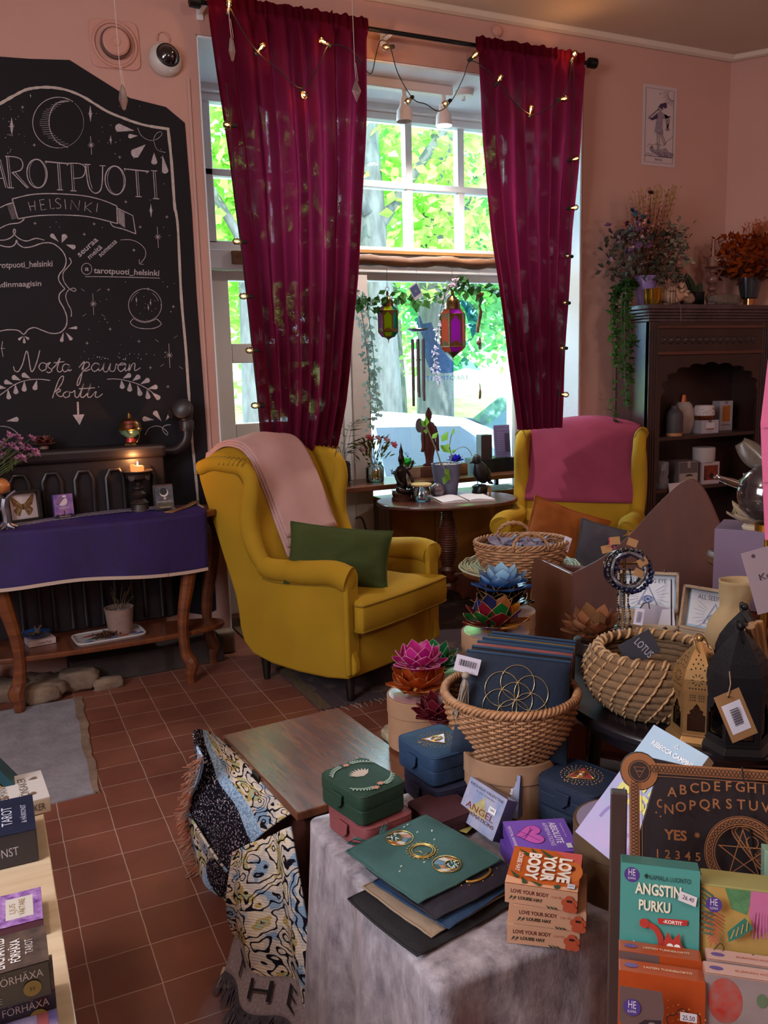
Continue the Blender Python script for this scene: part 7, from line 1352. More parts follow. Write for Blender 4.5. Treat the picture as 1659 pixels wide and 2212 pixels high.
# pouch basket on its hat boxes
p=at(1093,1548,z=.53);hatbox('wide hat box with pink label behind the pouch basket',(p.x+.015,p.y+.03,.39),.165,.14,klab);lotus('dark wine red lotus candle holder left behind the pouch basket',(at(948,1560,z=.53).x,at(948,1560,z=.53).y,.531),['#5a1420','#6a1a26'],.075,rim=mat('wine rim','#8a4048',.4),rotz=.6)
bp=V((.985,1.49,VZ));hatbox('pale hat box on the velvet table under the pouch basket',(bp.x,bp.y,VZ+.002),.108,.13,mat('cream label','#9a8a80',.5),kraft,False)
wb_=wicker('wicker_basket','round deep wicker basket packed with blue embroidered zip pouches',(bp.x,bp.y,VZ+.133),.098,.142,.12,19,60,0,1.0,0,thick=.0035)
def zpouch(label,c,right,up,w,h,t,m,art=False):
 o=thing('zip_pouch',label,'pouch',c,0,'zip pouches in the wicker basket');o.matrix_world=lay(c,right,up);g=G()
 def f(u,v,s_):x,y=2*u-1,2*v-1;e=max(0,(1-x**4)*(1-y**6))**.5;return(x*w/2*(1-.05*y),y*h/2-.012*x*x*(y<0),s_*t/2*e*(1+.3*noise.noise(V((x*2,y*2,w*30)))))
 g.grid(lambda u,v:f(u,v,1),26,22);g.grid(lambda u,v:f(1-u,v,-1),26,22);g.build('pouch',m,o,smooth='all');g=G();g.tube([(x*w/2*.95,h/2+.001,0)for x in(-1,-.5,0,.5,1)],.003,6);g.build('zip',mat('zip tape','#27405a',.6),o)
 if art:
  q=G();r_=.036
  def ring(cx,cy):q.tube([(cx+r_*cos(i*pi/24),cy+r_*sin(i*pi/24),f((cx+r_*cos(i*pi/24))/w+.5,(cy+r_*sin(i*pi/24))/h+.5,1)[2]+.0012)for i in range(48)],.0012,5,True)
  ring(0,.012);[ring(r_*cos(a*pi/3+.5),.012+r_*sin(a*pi/3+.5))for a in range(6)];q.build('beaded_rosette',mat('silver gold bead','#b8a888',.25,.8),o,smooth='all')
 return o
sat=velvet('ink blue satin velvet','#0f2136','#3f6a94',9);rt=c_r*.98+V((0,0,-.12));zc=VZ+.235
def bk_(i):return bp+V((0,0,.245))+(c_f*V((1,1,0))).normalized()*(-.05+.03*i)+c_r*(.012*i)
for i,(m_,lab,hh)in enumerate(((sat,'ink blue zip pouch with beaded flower rosette at the front of the wicker basket',.19),(vblack,'black zip pouch right behind the rosette pouch',.19),(velvet('rose velvet','#8a4a48','#c08a80',12),'rose pink zip pouch third in the wicker basket',.192),(vblue,'petrol blue zip pouch fourth in the wicker basket',.19),(velvet('ochre velvet','#8a6420','#c0a050',12),'ochre yellow zip pouch fifth in the wicker basket',.185),(vnavy,'midnight navy zip pouch at the back of the wicker basket',.18))):zpouch(lab,bk_(i),rt,V((-.06,.32,1)),.235-.006*i,hh+.012,.026,m_,i==0)
tgp=bk_(0)+c_u*.088-c_r*.10-c_f*.02;o=thing('price_tag','white barcode tag tied at the left corner of the rosette pouch','tag',(0,0,0));o.matrix_world=lay(tgp,c_r+c_u*-.25,c_u);q=Pr(o,Matrix.Translation((0,0,.0012)));G().bx(-.026,.026,-.017,.017,0,.001).build('card',mat('white card','#c9c2d2',.5),o);[q.rect(-.018+i*.0026,-.004,-.018+i*.0026+(.0008,.0016)[i%2],.009,'#2a2430')for i in range(14)];q.done()
o=thing('tassel','silver beige tassel hanging over the rim of the wicker basket','tassel',tgp+c_u*-.02-c_r*.005-c_f*.012);g=G();[g.tube([(0,0,0),(random.uniform(-.008,.008),random.uniform(-.006,.006),-.02),V((random.uniform(-.018,.014),random.uniform(-.01,.01),-.085+random.uniform(-.008,.008)))-c_r*.012],.0009,4)for i in range(60)];g.build('threads',mat('tassel thread','#8f8478',.6),o);g=G();g.ball(0,0,0,.008);g.build('knot',mat('tassel thread','#8f8478',.6),o,smooth='all')

# ------------------------------------------------------------------ cradle-shaped wooden rack
cw_=wood('reddish cradle wood','#3a1406','#552410',(5,5,1.4),.6,.0);crd=thing('wooden_cradle','large dark reddish wooden cradle with a tall curved headboard side in front of the cabinet','cradle',(0,0,0))
Cc,Dd,Ee=at(1238,1245,w=2.85),at(1572,1180,w=2.62),at(1147,1225,w=3.10);Cc.z=Dd.z=Ee.z=0;Mx=lay(Cc,Dd-Cc,(0,0,1));nrm=V((Mx[0][2],Mx[1][2],0))
def onp(x,y):d=at(x,y,w=1)-EYE;t=(Cc-EYE).dot(nrm)/d.dot(nrm);p=Mx.inverted()@(EYE+d*t);return(p.x,p.y)
edge=[onp(x,y)for x,y in((1237,1238),(1300,1205),(1355,1160),(1405,1105),(1450,1060),(1475,1040),(1495,1036),(1515,1050),(1535,1085),(1556,1135),(1580,1190))];es=[(p.x,p.y)for p in smooth_path(edge,4)];wS=es[-1][0]
G().prism([(0,.08)]+es+[(wS,.08)],-.02,0,Mx).build('side_panel',cw_,crd,bev=.002);off=Ee-Cc;T2=Matrix.Translation(off)@Mx;G().prism([(0,.08),(0,es[0][1]-.02),(wS,es[0][1]-.02),(wS,.08)],-.02,0,T2).build('side_panel',cw_,crd,bev=.004)
Ml=lay(Ee,Cc-Ee,(0,0,1));L_=off.length;z0_=es[0][1];G().prism([(0,.08),(0,z0_-.03),(.012,z0_-.005),(.035,z0_+.008),(L_-.02,z0_-.005),(L_,z0_-.01),(L_,.08)],-.02,0,Ml).build('end_panel',wood('lit brown end panel','#4a2a1e','#6b4030',(7,7,1),.45,.2),crd,bev=.004)  # near end panel: window light put into a lighter brown wood
e2=V((Mx[0][0],Mx[1][0],0))*wS;G().prism([(0,.08),(0,es[-1][1]),(L_,es[-1][1]),(L_,.08)],-.02,0,lay(Ee+e2,Cc-Ee,(0,0,1))).build('end_panel',cw_,crd);g=G();g.add([Cc+V((0,0,.1)),Cc+e2+V((0,0,.1)),Ee+e2+V((0,0,.1)),Ee+V((0,0,.1))],[(0,1,2,3)]);g.build('bottom',cw_,crd,solid=.02);g=G();[g.box(q_.x,q_.y,0,.05,.05,.1)for q_ in(Cc+e2*.1+off*.2,Cc+e2*.9+off*.2,Cc+e2*.1+off*.8,Cc+e2*.9+off*.8)];g.build('feet',cw_,crd)

# ------------------------------------------------------------------ round black table with baskets, lanterns and boxes
BT=V((1.48,1.385,.66));bt=thing('black_table','round black table holding the coiled basket and the golden lantern','table',(BT.x,BT.y,0));bkt=mat('black painted wood','#171217',.3,coat=.3);G().cyl(0,0,.638,.372,.022,64).build('tabletop',bkt,bt,bev=.006,smooth=True);G().cyl(0,0,.60,.33,.038,64).build('apron',bkt,bt,smooth=True)
for a in(.6,2.2,3.75,5.3):G().tube([(.27*cos(a),.27*sin(a),.60),(.31*cos(a),.31*sin(a),0)],.016,8).build('leg',bkt,bt,smooth=True)
p=at(1405,1560,z=.66);p+=V((.055,.06,0));o=thing('coiled_basket','round coiled seagrass basket with open top on the black table left of the golden lantern','basket',p);sgm=mat('seagrass coil','#8a6848',.75,var=.45,vscale=90,bump=.6,bscale=250,stretch=(1,1,6));stm=mat('palm stitch','#b08a60',.6)
prf=[(.085,.010),(.105,.024),(.120,.040),(.130,.056),(.135,.072),(.136,.088),(.132,.104),(.125,.119),(.114,.132)];g,s2=G(),G()
for j,(r,z)in enumerate(prf):
 g.tube([(r*cos(2*pi*i/56),r*sin(2*pi*i/56),z)for i in range(56)],.0098,8,True)
 for i in range(26):
  a=2*pi*(i+.28*j)/26;a2=a+.085;s2.tube([((r+.0075)*cos(a),(r+.0075)*sin(a),z-.0085),((r+.0112)*cos((a+a2)/2),(r+.0112)*sin((a+a2)/2),z),((r+.0065)*cos(a2),(r+.0065)*sin(a2),z+.0095)],.0024,5)
g.lathe([(0,.004),(.085,.004)],32,cap=False);g.build('coils',sgm,o,smooth='all');s2.build('stitches',stm,o,smooth='all');g=G();g.tube([((.112+.010*cos(i*.9))*cos(2*pi*i/180),(.112+.010*cos(i*.9))*sin(2*pi*i/180),.133+.010*sin(i*.9))for i in range(180)],.0035,5,True);g.build('wrapped_rim',stm,o,smooth='all')
def hexlantern(label,loc,k,m,rz,dark='#17120c',group='pierced metal lanterns'):
 o=thing('metal_lantern',label,'lantern',loc,rz,group,k);rb=.056;rd=[(rb*1.22,0),(rb*1.22,.008),(rb*1.05,.018),(rb*1.05,.024),(rb,.024),(rb*1.0,.120),(rb*1.03,.122),(rb*1.03,.128)];g=G();g.lathe(rd[:5],6);g.build('base',m,o,bev=.001);g=G();g.lathe([(rb*1.04,.119),(rb*1.04,.126)],6);g.build('eave_band',m,o)
 f=G();h6=hexring(rb,.024,6);t6=hexring(rb,.12,6)
 for i in range(6):
  a,b,c,d=V(h6[i]),V(h6[(i+1)%6]),V(t6[i]),V(t6[(i+1)%6]);P=lambda u,v:a.lerp(b,u).lerp(c.lerp(d,u),v)
  for q in(((0,0),(.16,0),(.16,1),(0,1)),((.84,0),(1,0),(1,1),(.84,1)),((.16,0),(.84,0),(.84,.08),(.16,.08)),((.16,.48),(.27,.5),(.24,.58),(.36,.62),(.40,.68),(.5,.76),(.5,1),(.16,1)),((.5,1),(.5,.76),(.60,.68),(.64,.62),(.76,.58),(.73,.5),(.84,.48),(.84,1))):f.face([P(*s_)for s_ in q])
 f.build('arched_panels',m,o,solid=.0016);g=G();g.lathe([(rb*.95,.025),(rb*.95,.1)],6,cap=False);g.build('glass_panes',glassy('lantern glass','#7a7674',.3,.08),o);g=G();g.lathe([(rb*1.01,.126),(rb*.98,.150),(rb*.84,.172),(rb*.55,.196),(rb*.26,.214),(.004,.226)],6,cap=False);g.build('domed_roof',m,o,solid=.0012)
 h=G();T6=[(rb*1.01,.126),(rb*.98,.150),(rb*.84,.172),(rb*.55,.196),(rb*.26,.214)]
 for i in range(6):
  a=pi/3*(i+.5);n_=V((cos(a),sin(a),.25)).normalized();e_=V((-sin(a),cos(a),0));ap=cos(pi/6)
  def surf(x,z):
   for(r0,z0),(r1,z1)in zip(T6,T6[1:]):
    if z<=z1:r=r0+(r1-r0)*(z-z0)/(z1-z0);return V((cos(a),sin(a),0))*(r*ap+.0012)+e_*x+V((0,0,z))
   return V((cos(a),sin(a),0))*.02+e_*x+V((0,0,z))
  for j in range(10):t=j*pi/5;s_=V((cos(t),sin(t)));h.face([surf(.006*s_.x,.150+.006*s_.y),surf(.012*cos(t+.1),.150+.012*sin(t+.1)),surf(.015*s_.x,.150+.014*s_.y),surf(.012*cos(t-.1),.150+.012*sin(t-.1))][::1])
  for x,z in[(-.016+.0064*j,.131)for j in range(6)]+[(-.014,.172),(-.005,.175),(.005,.175),(.014,.172),(-.010,.182),(.0,.184),(.010,.182),(-.005,.192),(.005,.192),(0,.2)]:h.face([surf(x+.0016*cos(t),z+.0022*sin(t))for t in(0,1.05,2.1,3.15,4.2,5.25)])
  for x in(-.014,-.009,-.0045,.0045,.009,.014):
   for z in(.104,.110,.115):h.face([V((cos(a),sin(a),0))*(rb*ap+.0016)+e_*(x+.0014*cos(t))+V((0,0,z+.0014*sin(t)))for t in(0,1.05,2.1,3.15,4.2,5.25)])
 h.build('cut_outs',mat('cut-out '+dark,dark,.9),o);g=G();g.ball(0,0,.232,.008);g.build('finial',m,o,smooth='all');g=G();g.tube([(.022*cos(2*pi*i/24),.012*sin(2*pi*i/24)-.004,.222-.004+.022*sin(2*pi*i/24))for i in range(24)],.0016,5,True);g.build('ring_handle',m,o,smooth='all');return o
gm=mat('brushed gold','#b48a58',.40,.75,var=.15,vscale=40);lp=at(1503,1610,z=.66)+V((.032,.03,0));hexlantern('golden pierced metal lantern on the edge of the black table',lp,.88,gm,R(12));bm2=mat('black metal','#1d1a1e',.5,.4)
for(x,y,kk,lab)in((1618,1640,1.05,'black pierced lantern at the right picture edge beside the kraft price tag'),(1625,1560,1.0,'black pierced lantern farther back behind the kraft price tag')):q_=at(x,y,z=.66)+V((.02,.05,0));hexlantern(lab,q_,kk,bm2,R(25),'#050405')
o=thing('price_tag','kraft paper tag with white barcode sticker hanging from the black lantern','tag',(0,0,0));o.matrix_world=lay(at(1589,1545,w=1.50),c_r-c_u*-.42,c_u-c_r*-.42*.0+c_r*.3);G().bx(-.024,.024,-.043,.043,0,.001).build('card',mat('kraft paper','#9a7048',.8),o);q=Pr(o,Matrix.Translation((0,0,.0012)));q.rect(-.018,-.030,.017,.024,'#d8d4e0');[q.rect(-.008,-.018+i*.0023,.008,-.018+i*.0023+(.0008,.0015)[i%2],'#2a2430')for i in range(14)];q.disc(0,.036,.0025,'#3a2c20',n=10);q.done();G().tube([(0,.036,.001),(.012,.055,.004),(.02,.075,.0)],.0012,4).build('string',cord,o)
pine=wood('raw pine','#8a725c','#b39a80',(3,24,24),.6)
def giftbox(label,c,yaw,ang,fill):
 W_,D_,H_=.165,.115,.048;o=thing('keepsake_box',label,'wooden box',c,yaw,'open wooden keepsake boxes');t=.007
 def tray(g,M=None):g.bx(-W_/2,W_/2,-D_/2,D_/2,0,.005,M);[g.bx(a,b,c_,d,0,H_,M)for a,b,c_,d in((-W_/2,W_/2,-D_/2,-D_/2+t),(-W_/2,W_/2,D_/2-t,D_/2),(-W_/2,-W_/2+t,-D_/2,D_/2),(W_/2-t,W_/2,-D_/2,D_/2))]
 g=G();tray(g);g.build('tray',pine,o,bev=.001);HM=Matrix.Translation((0,D_/2,H_))@Matrix.Rotation(R(-ang),4,'X')@Matrix.Translation((0,-D_/2,0));LM=HM@Matrix.Translation((0,0,.032))@Matrix.Rotation(pi,4,'Y');g=G();g.bx(-W_/2,W_/2,-D_/2,D_/2,0,.005,LM);[g.bx(a,b,c_,d,0,.032,LM)for a,b,c_,d in((-W_/2,W_/2,-D_/2,-D_/2+t),(-W_/2,W_/2,D_/2-t,D_/2),(-W_/2,-W_/2+t,-D_/2,D_/2),(W_/2-t,W_/2,-D_/2,D_/2))];lid=g.build('lid',pine,o,bev=.001)
 q=Pr(lid,LM@Matrix.Translation((0,0,.0055))@Matrix.Rotation(pi,4,'Z'),'lid_print');w2,d2=W_/2-t,D_/2-t;q.rect(-w2,-d2,w2,d2,mat('pale blue card','#8fa8bc',.5));q.rect(-w2+.006,-d2+.006,w2-.004,d2-.004,'#c6c6cc');q.text('ALL SEEING EYE',0,.026,.012,'#2c3c5c',width=.10);
 for i in range(28):a=2*pi*i/28;q.line([(.026*cos(a),-.014+.026*sin(a)),((.05+.008*(i%2))*cos(a),-.014+min(.034,(.05+.008*(i%2))*sin(a)))],.0008,'#6f7f98')if-.014+.05*sin(a)<.022 and-.014+.05*sin(a)>-.05 else None
 q.line([(-.026,-.036),(.026,-.036),(0,.018)],.0028,'#3c5c9c',closed=True);q.ring(0,-.020,.009,.0022,'#3c5c9c');q.disc(0,-.020,.004,'#2c4a8c');q.line([(-.016,-.02),(0,-.010),(.016,-.02),(0,-.030)],.0016,'#3c5c9c',4,True);q.done()
 g=G();e1=V((W_/2-.02,-D_/2+.03,H_-.01));e3=HM@V((W_/2-.02,-D_/2+.02,.01));g.ribbon([e1,(e1+e3)/2+V((0,-.004,-.006)),e3],.010,None,(1,.0,.3));g.build('strap',mat('black strap','#16121a',.5),o,solid=.002);g=G()
 for x in(-.045,.045):g.ball(x,-D_/2-.002,H_-.01,.006,.003,.008,n=8,m=6);g.ball(0,0,0,.004,.009,.003,M=HM@Matrix.Translation((x,-D_/2,.016)),n=8,m=6)
 g.build('latch',mat('bronze latch','#3a2c28',.4,.7),o,smooth='all')
 if fill=='beads':
  for i in range(11):b_=G();b_.lathe([(0,-.004),(.015,-.003),(.017,0),(.015,.003),(0,.004)],16,Matrix.Translation((random.uniform(-.06,.05),random.uniform(-.035,.035),.022+.004*(i%4)))@Euler((random.uniform(-.7,.7),random.uniform(-.7,.7),0)).to_matrix().to_4x4());e_=b_.build('eye_charm',mat('cobalt glass','#0c124e',.08,coat=1),None,smooth=True);e_.matrix_world=Matrix.Translation(c)@Matrix.Rotation(yaw,4,'Z');tag(e_,'one of the cobalt blue glass eye charms heaped in the front keepsake box','charm','glass eye charms in the front keepsake box')
 return o
def bagged(lab,c,w_,h_,rot,col='#9a94a2',nm='paper_packet'):o=thing(nm,lab,'packet',c,rot);G().bx(-w_/2,w_/2,0,h_,0,.0015).build('packet',mat('packet '+col,col,.3,coat=.5),o);return o
b1=at(1500,1440,z=.66)+V((.06,.05,0));giftbox('front open pine keepsake box full of cobalt blue eye charms behind the golden lantern',b1,R(-70),103,'beads');b2=at(1400,1392,z=.66)+V((.05,.06,0));giftbox('rear open pine keepsake box holding packets and a dark lotus card',b2,R(-42),100,'')
bagged('clear packet with pale card standing in the rear keepsake box',b2+V((.02,.01,.012)),.07,.07,(R(65),R(12),R(-40)));bagged('second clear packet with pale card leaning in the rear keepsake box',b2+V((.045,-.02,.012)),.06,.06,(R(60),R(-14),R(-55)),'#a39ca8')
o=thing('lotus_card','dark grey card with white handwritten word LOTUS leaning on the rear keepsake box','card',(0,0,0));o.matrix_world=lay(at(1380,1405,w=1.80),c_r+c_u*.55,c_u-c_r*.5);G().bx(-.035,.04,-.022,.03,0,.0015).build('card',mat('slate card','#3a3840',.7),o);q=Pr(o,Matrix.Translation((0,0,.002)));q.text('LOTUS',.004,-.002,.016,'#b8b4bc',width=.045,rot=R(-75));q.done()
o=thing('price_tag','small white barcode tag on a black cord hanging from the rear keepsake box','tag',(0,0,0));o.matrix_world=lay(at(1380,1332,w=1.86),c_r-c_u*.15,c_u);G().bx(-.010,.010,-.018,.018,0,.001).build('card',mat('white card','#c9c2d2',.5),o);q=Pr(o,Matrix.Translation((0,0,.0013)));[q.rect(-.005,-.012+i*.0024,.005,-.011+i*.0024,'#2a2430')for i in range(10)];q.done();G().tube([(0,.018,0),(.006,.03,0),(.016,.034,0),(.02,.02,.002)],.0014,5).build('cord',wire,o)
# bracelet stand
p=at(1335,1452,z=.66);p+=V((.03,.02,0));o=thing('bracelet_stand','slim brass post on the black table hung with bracelets and bead strings','jewellery stand',p);tz=at(1352,1190,w=(p-EYE).dot(c_f)).z-.66;G().tube([(0,0,0),(0,0,tz)],.0045,10).build('post',gm,o,smooth=True);G().cyl(0,0,0,.035,.006,28).build('foot',gm,o);g=G();g.tube([c_r*-.05+V((0,0,tz-.02)),c_r*.05+V((0,0,tz-.02))],.004,8);g.ball(*(V((0,0,tz-.02))-c_r*.03-c_f*.012),.009);g.build('crossbar',gm,o,smooth='all')
cols_=('#16121a','#161c48','#5f5a62','#2c2220');hub=p+V((0,0,tz-.025))
for j in range(7):
 r=(.046,.042,.048,.038,.05,.044,.04)[j];cc_=hub-c_f*(.012+.007*j)+c_u*(-.008-.003*(j%3))+c_r*(.006*(j%3)-.004);g=G()
 if j%3==0:g.tube([c_r*(r*cos(i*pi/18))+c_u*(r*sin(i*pi/18))+c_f*.004*sin(i)for i in range(36)],.0042,7,True)
 else:[g.ball(*(c_r*(r*cos(i*pi/13))+c_u*(r*sin(i*pi/13))+c_f*(.004*sin(i*2))),.0052 if i%4 else .007,n=8,m=6)for i in range(26)]
 b_=g.build('bracelet',mat('bracelet '+cols_[j%4],cols_[j%4],.15,.3 if j%4==2 else 0,coat=.6),None,smooth='all');b_.location=cc_;tag(b_,('one of the black and blue cord or bead bracelets hung on the brass stand'),'bracelet','bracelets on the brass stand')
for j in range(3):
 g=G();x=-.018+.013*j;[g.ball(*(c_r*(x+.003*sin(i*.4))+V((0,0,-.006*i))-c_f*.02),.0026 if i%5 else .004,n=6,m=5)for i in range(38)];b_=g.build('bead_string',mat('bracelet '+cols_[(0,2,0)[j]],cols_[(0,2,0)[j]],.15,coat=.6),None,smooth='all');b_.location=hub+V((0,0,-.01));tag(b_,('left black','middle silver','right black')[j]+' bead string hanging down from the brass bracelet stand','necklace','bead strings on the brass stand')
for j,(x,y,a)in enumerate(((1328,1168,.1),(1366,1172,-.35),(1310,1186,.25),(1388,1214,.5),(1380,1238,-.5),(1342,1405,.6))):
 t_=thing('price_tag',('small kraft tag at the top of the bracelets','small kraft tag at the upper right of the bracelets','small kraft tag at the left of the bracelets','small kraft tag at the right of the bracelets','small kraft tag at the lower right of the bracelets','small kraft tag at the foot of the bracelet stand')[j],'tag',(0,0,0),0,'kraft tags on the bracelet stand');t_.matrix_world=lay(at(x,y,w=(hub-EYE).dot(c_f)-.075+.006*j),c_r+c_u*a,c_u);G().bx(-.012,.012,-.009,.009,0,.001).build('card',mat('kraft paper','#9a7048',.8),t_)
p=at(1268,1425,z=.66)+V((.05,.04,0));o=thing('dark_tin','round dark tin on the far edge of the black table under the shell-brown lotus','tin',(p.x,p.y,.6605));G().cyl(0,0,0,.05,.035,36).build('tin',mat('dark tin','#2a201c',.35,.4),o,smooth=True,bev=.003)
lotus('shell-brown lotus candle holder on the dark tin by the cradle',(p.x,p.y,.696),['#8f5c3c','#a06a48','#9a6040'],.095,rim=mat('dark bronze rim','#4a2c1c',.4,.5),rotz=.2)
# linen bag, sticks, white flower lamp, purple box, stool, glass ball, hanging card
o=thing('linen_bag','cream linen drawstring bag standing between golden and black lanterns','bag',at(1585,1500,z=.66)+V((.05,.10,0)),R(-20));g=G()
def bagf(u,v):a=2*pi*u;r=(.055-.012*v if v<.62 else .045-.10*(v-.62)if v<.74 else .033+.06*(v-.74))*(1+.10*noise.noise(V((cos(a)*2,sin(a)*2,v*5))));return(r*cos(a)+.05*v,r*.7*sin(a),.235*v)
g.grid(bagf,36,30,cu=True);g.build('bag',fabric('cream linen','#a8906c','#957c5a',500,.9,.3,.2),o,smooth='all',solid=.002);g=G();g.tube([tuple(V(bagf(i/24,.74))*1.005)for i in range(24)],.0018,5,True);g.build('drawstring',cord,o,smooth='all')
o=thing('stick_bundle','bundle of pale brown bamboo-like sticks leaning at the right picture edge','sticks',at(1640,1450,w=1.72));g=G();[g.tube([V((random.uniform(-.03,.05),random.uniform(-.03,.03),-.09)),V((-.06+.022*i,random.uniform(-.02,.02),.10))],.0085,7)for i in range(7)];g.build('sticks',wood('bamboo','#7a5434','#a87c50',(20,20,3),.5),o,smooth=True);g=G();g.bx(-.05,.07,-.04,.04,-.32,-.085);g.build('holder',bkt,o)
p=at(1605,1200,w=2.35);o=carton('purple_box','muted purple cardboard box behind the hanging white card','box',.17,.16,.22,(p.x+.03,p.y,p.z-.14),R(-55),'#6f5c72');lz=p.z+.08
o2=thing('wooden_stool','light brown round-topped wooden stool behind the purple box','stool',(p.x+.10,p.y+.06,0));wsm=wood('stool brown','#4a2f20','#6b4530',(3,3,20),.5);G().cyl(0,0,p.z-.05,.12,.04,44).build('seat',wsm,o2,bev=.012,smooth=True);[G().tube([(.08*cos(a),.08*sin(a),p.z-.05),(.11*cos(a),.11*sin(a),0)],.016,10).build('leg',wsm,o2,smooth=True)for a in(.4,1.97,3.54,5.1)]
bs=thing('side_plinth','dark plinth standing under the purple box at the right picture edge','plinth',(p.x+.05,p.y-.01,0));G().box(0,0,0,.20,.2,p.z-.142,R(-55)).build('plinth',walnut,bs)
wl=at(1622,1130,w=2.30);lotus('cream white lotus lamp standing on the purple box',(wl.x+.01,wl.y,lz),['#b8a48c','#bda990'],.088,rim=mat('cream rim','#b8a48c',.6),rings=((8,1,22,.85),(8,.9,48,.95),(8,.8,68,.95),(6,.6,80,.95)),tr=.35,name='lotus_lamp',group='lotus lamps')
gb=at(1662,1068,w=1.75);o=thing('glass_ball','clear glass ball vase with flattened translucent petals at the right picture edge','glass ball',gb);g=G();g.ball(0,0,0,.062,n=36,m=24);g.build('ball',mat('mirrored dark glass','#30282c',.03,.35,spec=1,coat=1,alpha=.82),o,smooth='all')
for(x,y,x2,y2,w_,m_)in((1655,1010,1598,955,.045,mat('smoky petal','#5c524a',.25,var=.3,vscale=30,alpha=.85)),(1650,1055,1600,1030,.03,mat('smoky petal','#5c524a')),(1640,1062,1545,1030,.013,glassy('clear petal','#d8ccc8',1.2))):a,b=at(x,y,w=1.78)-gb,at(x2,y2,w=1.80)-gb;d=b-a;e=d.cross(c_f).normalized();g=G();g.grid(lambda u,v:tuple(a+d*v+e*((u-.5)*w_*(.35+.75*sin(pi*min(1,v*.8+.12))))-c_f*(.012*sin(pi*u))),9,12);g.build('petal',m_,o,smooth='all',solid=.003)
G().cyl(0,0,-.075,.025,.014,24).build('base_ring',goldb,o);ps=thing('ball_stand','thin brass rod under the glass ball at the right picture edge','stand',(gb.x,gb.y,.66));G().cyl(0,0,0,.006,gb.z-.736,12).build('rod',goldb,ps);G().cyl(0,0,0,.04,.006,24).build('foot',goldb,ps)
o=thing('info_card','white punched card with the word Kuulas hung at the right picture edge','card',(0,0,0));M_=lay(at(1600,1196,w=1.55),c_r+c_u*.28,c_u-c_r*-.0);o.matrix_world=M_;G().bx(0,.13,-.115,0,0,.001).build('card',mat('pinkish white card','#a8949a',.6),o);q=Pr(o,Matrix.Translation((0,0,.0013)));q.disc(.02,-.010,.0035,'#5a4850',n=12);q.text('Kuulas',.02,-.056,.012,'#5a4850',width=.055,align='l');q.text('Kuulas',.03,-.086,.012,'#5a4850',width=.055,align='l');q.done()
# pink coffin-shaped shelf
pk=mat('pink shelf paint','#c8648a',.4);ck=thing('coffin_shelf','bright pink coffin-shaped display shelf at the right picture edge','shelf',(0,0,0));Pt=[at(x,y,w=1.35)for x,y in((1668,700),(1643,912),(1652,1166))];Mk=lay(Pt[2],c_r-c_f*.45,(0,0,1));pc=[Mk.inverted()@q_ for q_ in Pt];(x0,y0),(x1,y1),(x2,y2)=[(q_.x,q_.y)for q_ in pc]
w_=.30;poly=[(x0,y0),(x1,y1),(x2,y2),(x2+w_*.8,y2),(x1+w_,y1),(x0+w_*.8,y0)];inn=[(a*.96+.02*w_+(.006 if a<.1 else-.006),b+(.008 if b<.05 else-.006 if b>y0-.02 else 0))for a,b in poly];g=G();n6=6;vs=[(a,b,z)for z in(0,-.06)for a,b in poly]+[(a,b,z)for z in(0,-.06)for a,b in inn]
g.add(vs,[f_ for i in range(6)for f_ in((i,(i+1)%6,12+(i+1)%6,12+i),(i,6+i,6+(i+1)%6,(i+1)%6),(12+i,12+(i+1)%6,18+(i+1)%6,18+i))],Mk);g.build('frame',pk,ck);g=G();g.face([(a,b,-.06)for a,b in poly],Mk);g.build('back_panel',mat('pink back panel','#a03c50',.6),ck,solid=.004)
for yy in(y1-.002,(y1+y2)*.5+.005):G().bx(x1+.004,x1+w_-.01,yy-.005,yy+.005,-.058,.002,Mk).build('shelf_board',pk,ck)
pq=Mk@V((x2+w_*.62,0,-.03));sp=thing('shelf_stand','dark stand under the pink coffin-shaped shelf at the right picture edge','stand',(pq.x,pq.y,0));G().cyl(0,0,0,.07,pq.z+y2,24).build('stand',bkt,sp)
# ------------------------------------------------------------------ slatted rack with talking board and card decks (front right)
RYW,RBK=R(-40),R(-11);RM=Euler((RBK,0,RYW),'XYZ').to_matrix()
rkw=wood('dark rack wood','#2a1a16','#4f3830',(8,8,1.2),.5,.1);ptop=at(1337,1708,w=1.165);Lr=ptop.z/RM[2][2]-.002;rb=ptop-RM@V((0,0,Lr))
rk=thing('card_rack','dark slatted wooden rack holding the talking board and card decks in the front right','rack',rb,Euler((RBK,0,RYW),'XYZ'))
for x in(0,.47):G().bx(x-.011,x+.011,-.012,.012,.012 if x else .012,Lr).build('post',rkw,rk,bev=.002)
def rl(p):return RM.inverted()@(V(p)-rb)
for(x,y,w_)in((1500,1925,1.2),(1510,2135,1.15)):z_=rl(at(x,y,w=w_)).z;G().bx(.011,.459,.006,.018,z_-.018,z_+.012).build('slat',rkw,rk,bev=.002)
def hang(px_,w_,wd,h,d):P=at(*px_,w=w_);return P-RM@V((-wd/2,-d/2,h))
def rcard(label,tl,w_,wd,h,d,col,group=None):return carton('card_deck_box',label,'card deck',wd,d,h,hang(tl,w_,wd,h,d),Euler((RBK,0,RYW),'XYZ'),col,group,.35,film=True)
def he(q,x,y,r=.0095):q.disc(x,y,r,'#4a3478');q.text('HE',x,y-.001,r*.9,'#cfc4d8',width=r*.9);q.text('ELÄMÄÄ',x,y-r*.6,r*.3,'#cfc4d8',width=r*1.0)
W_,H_=.096,.134
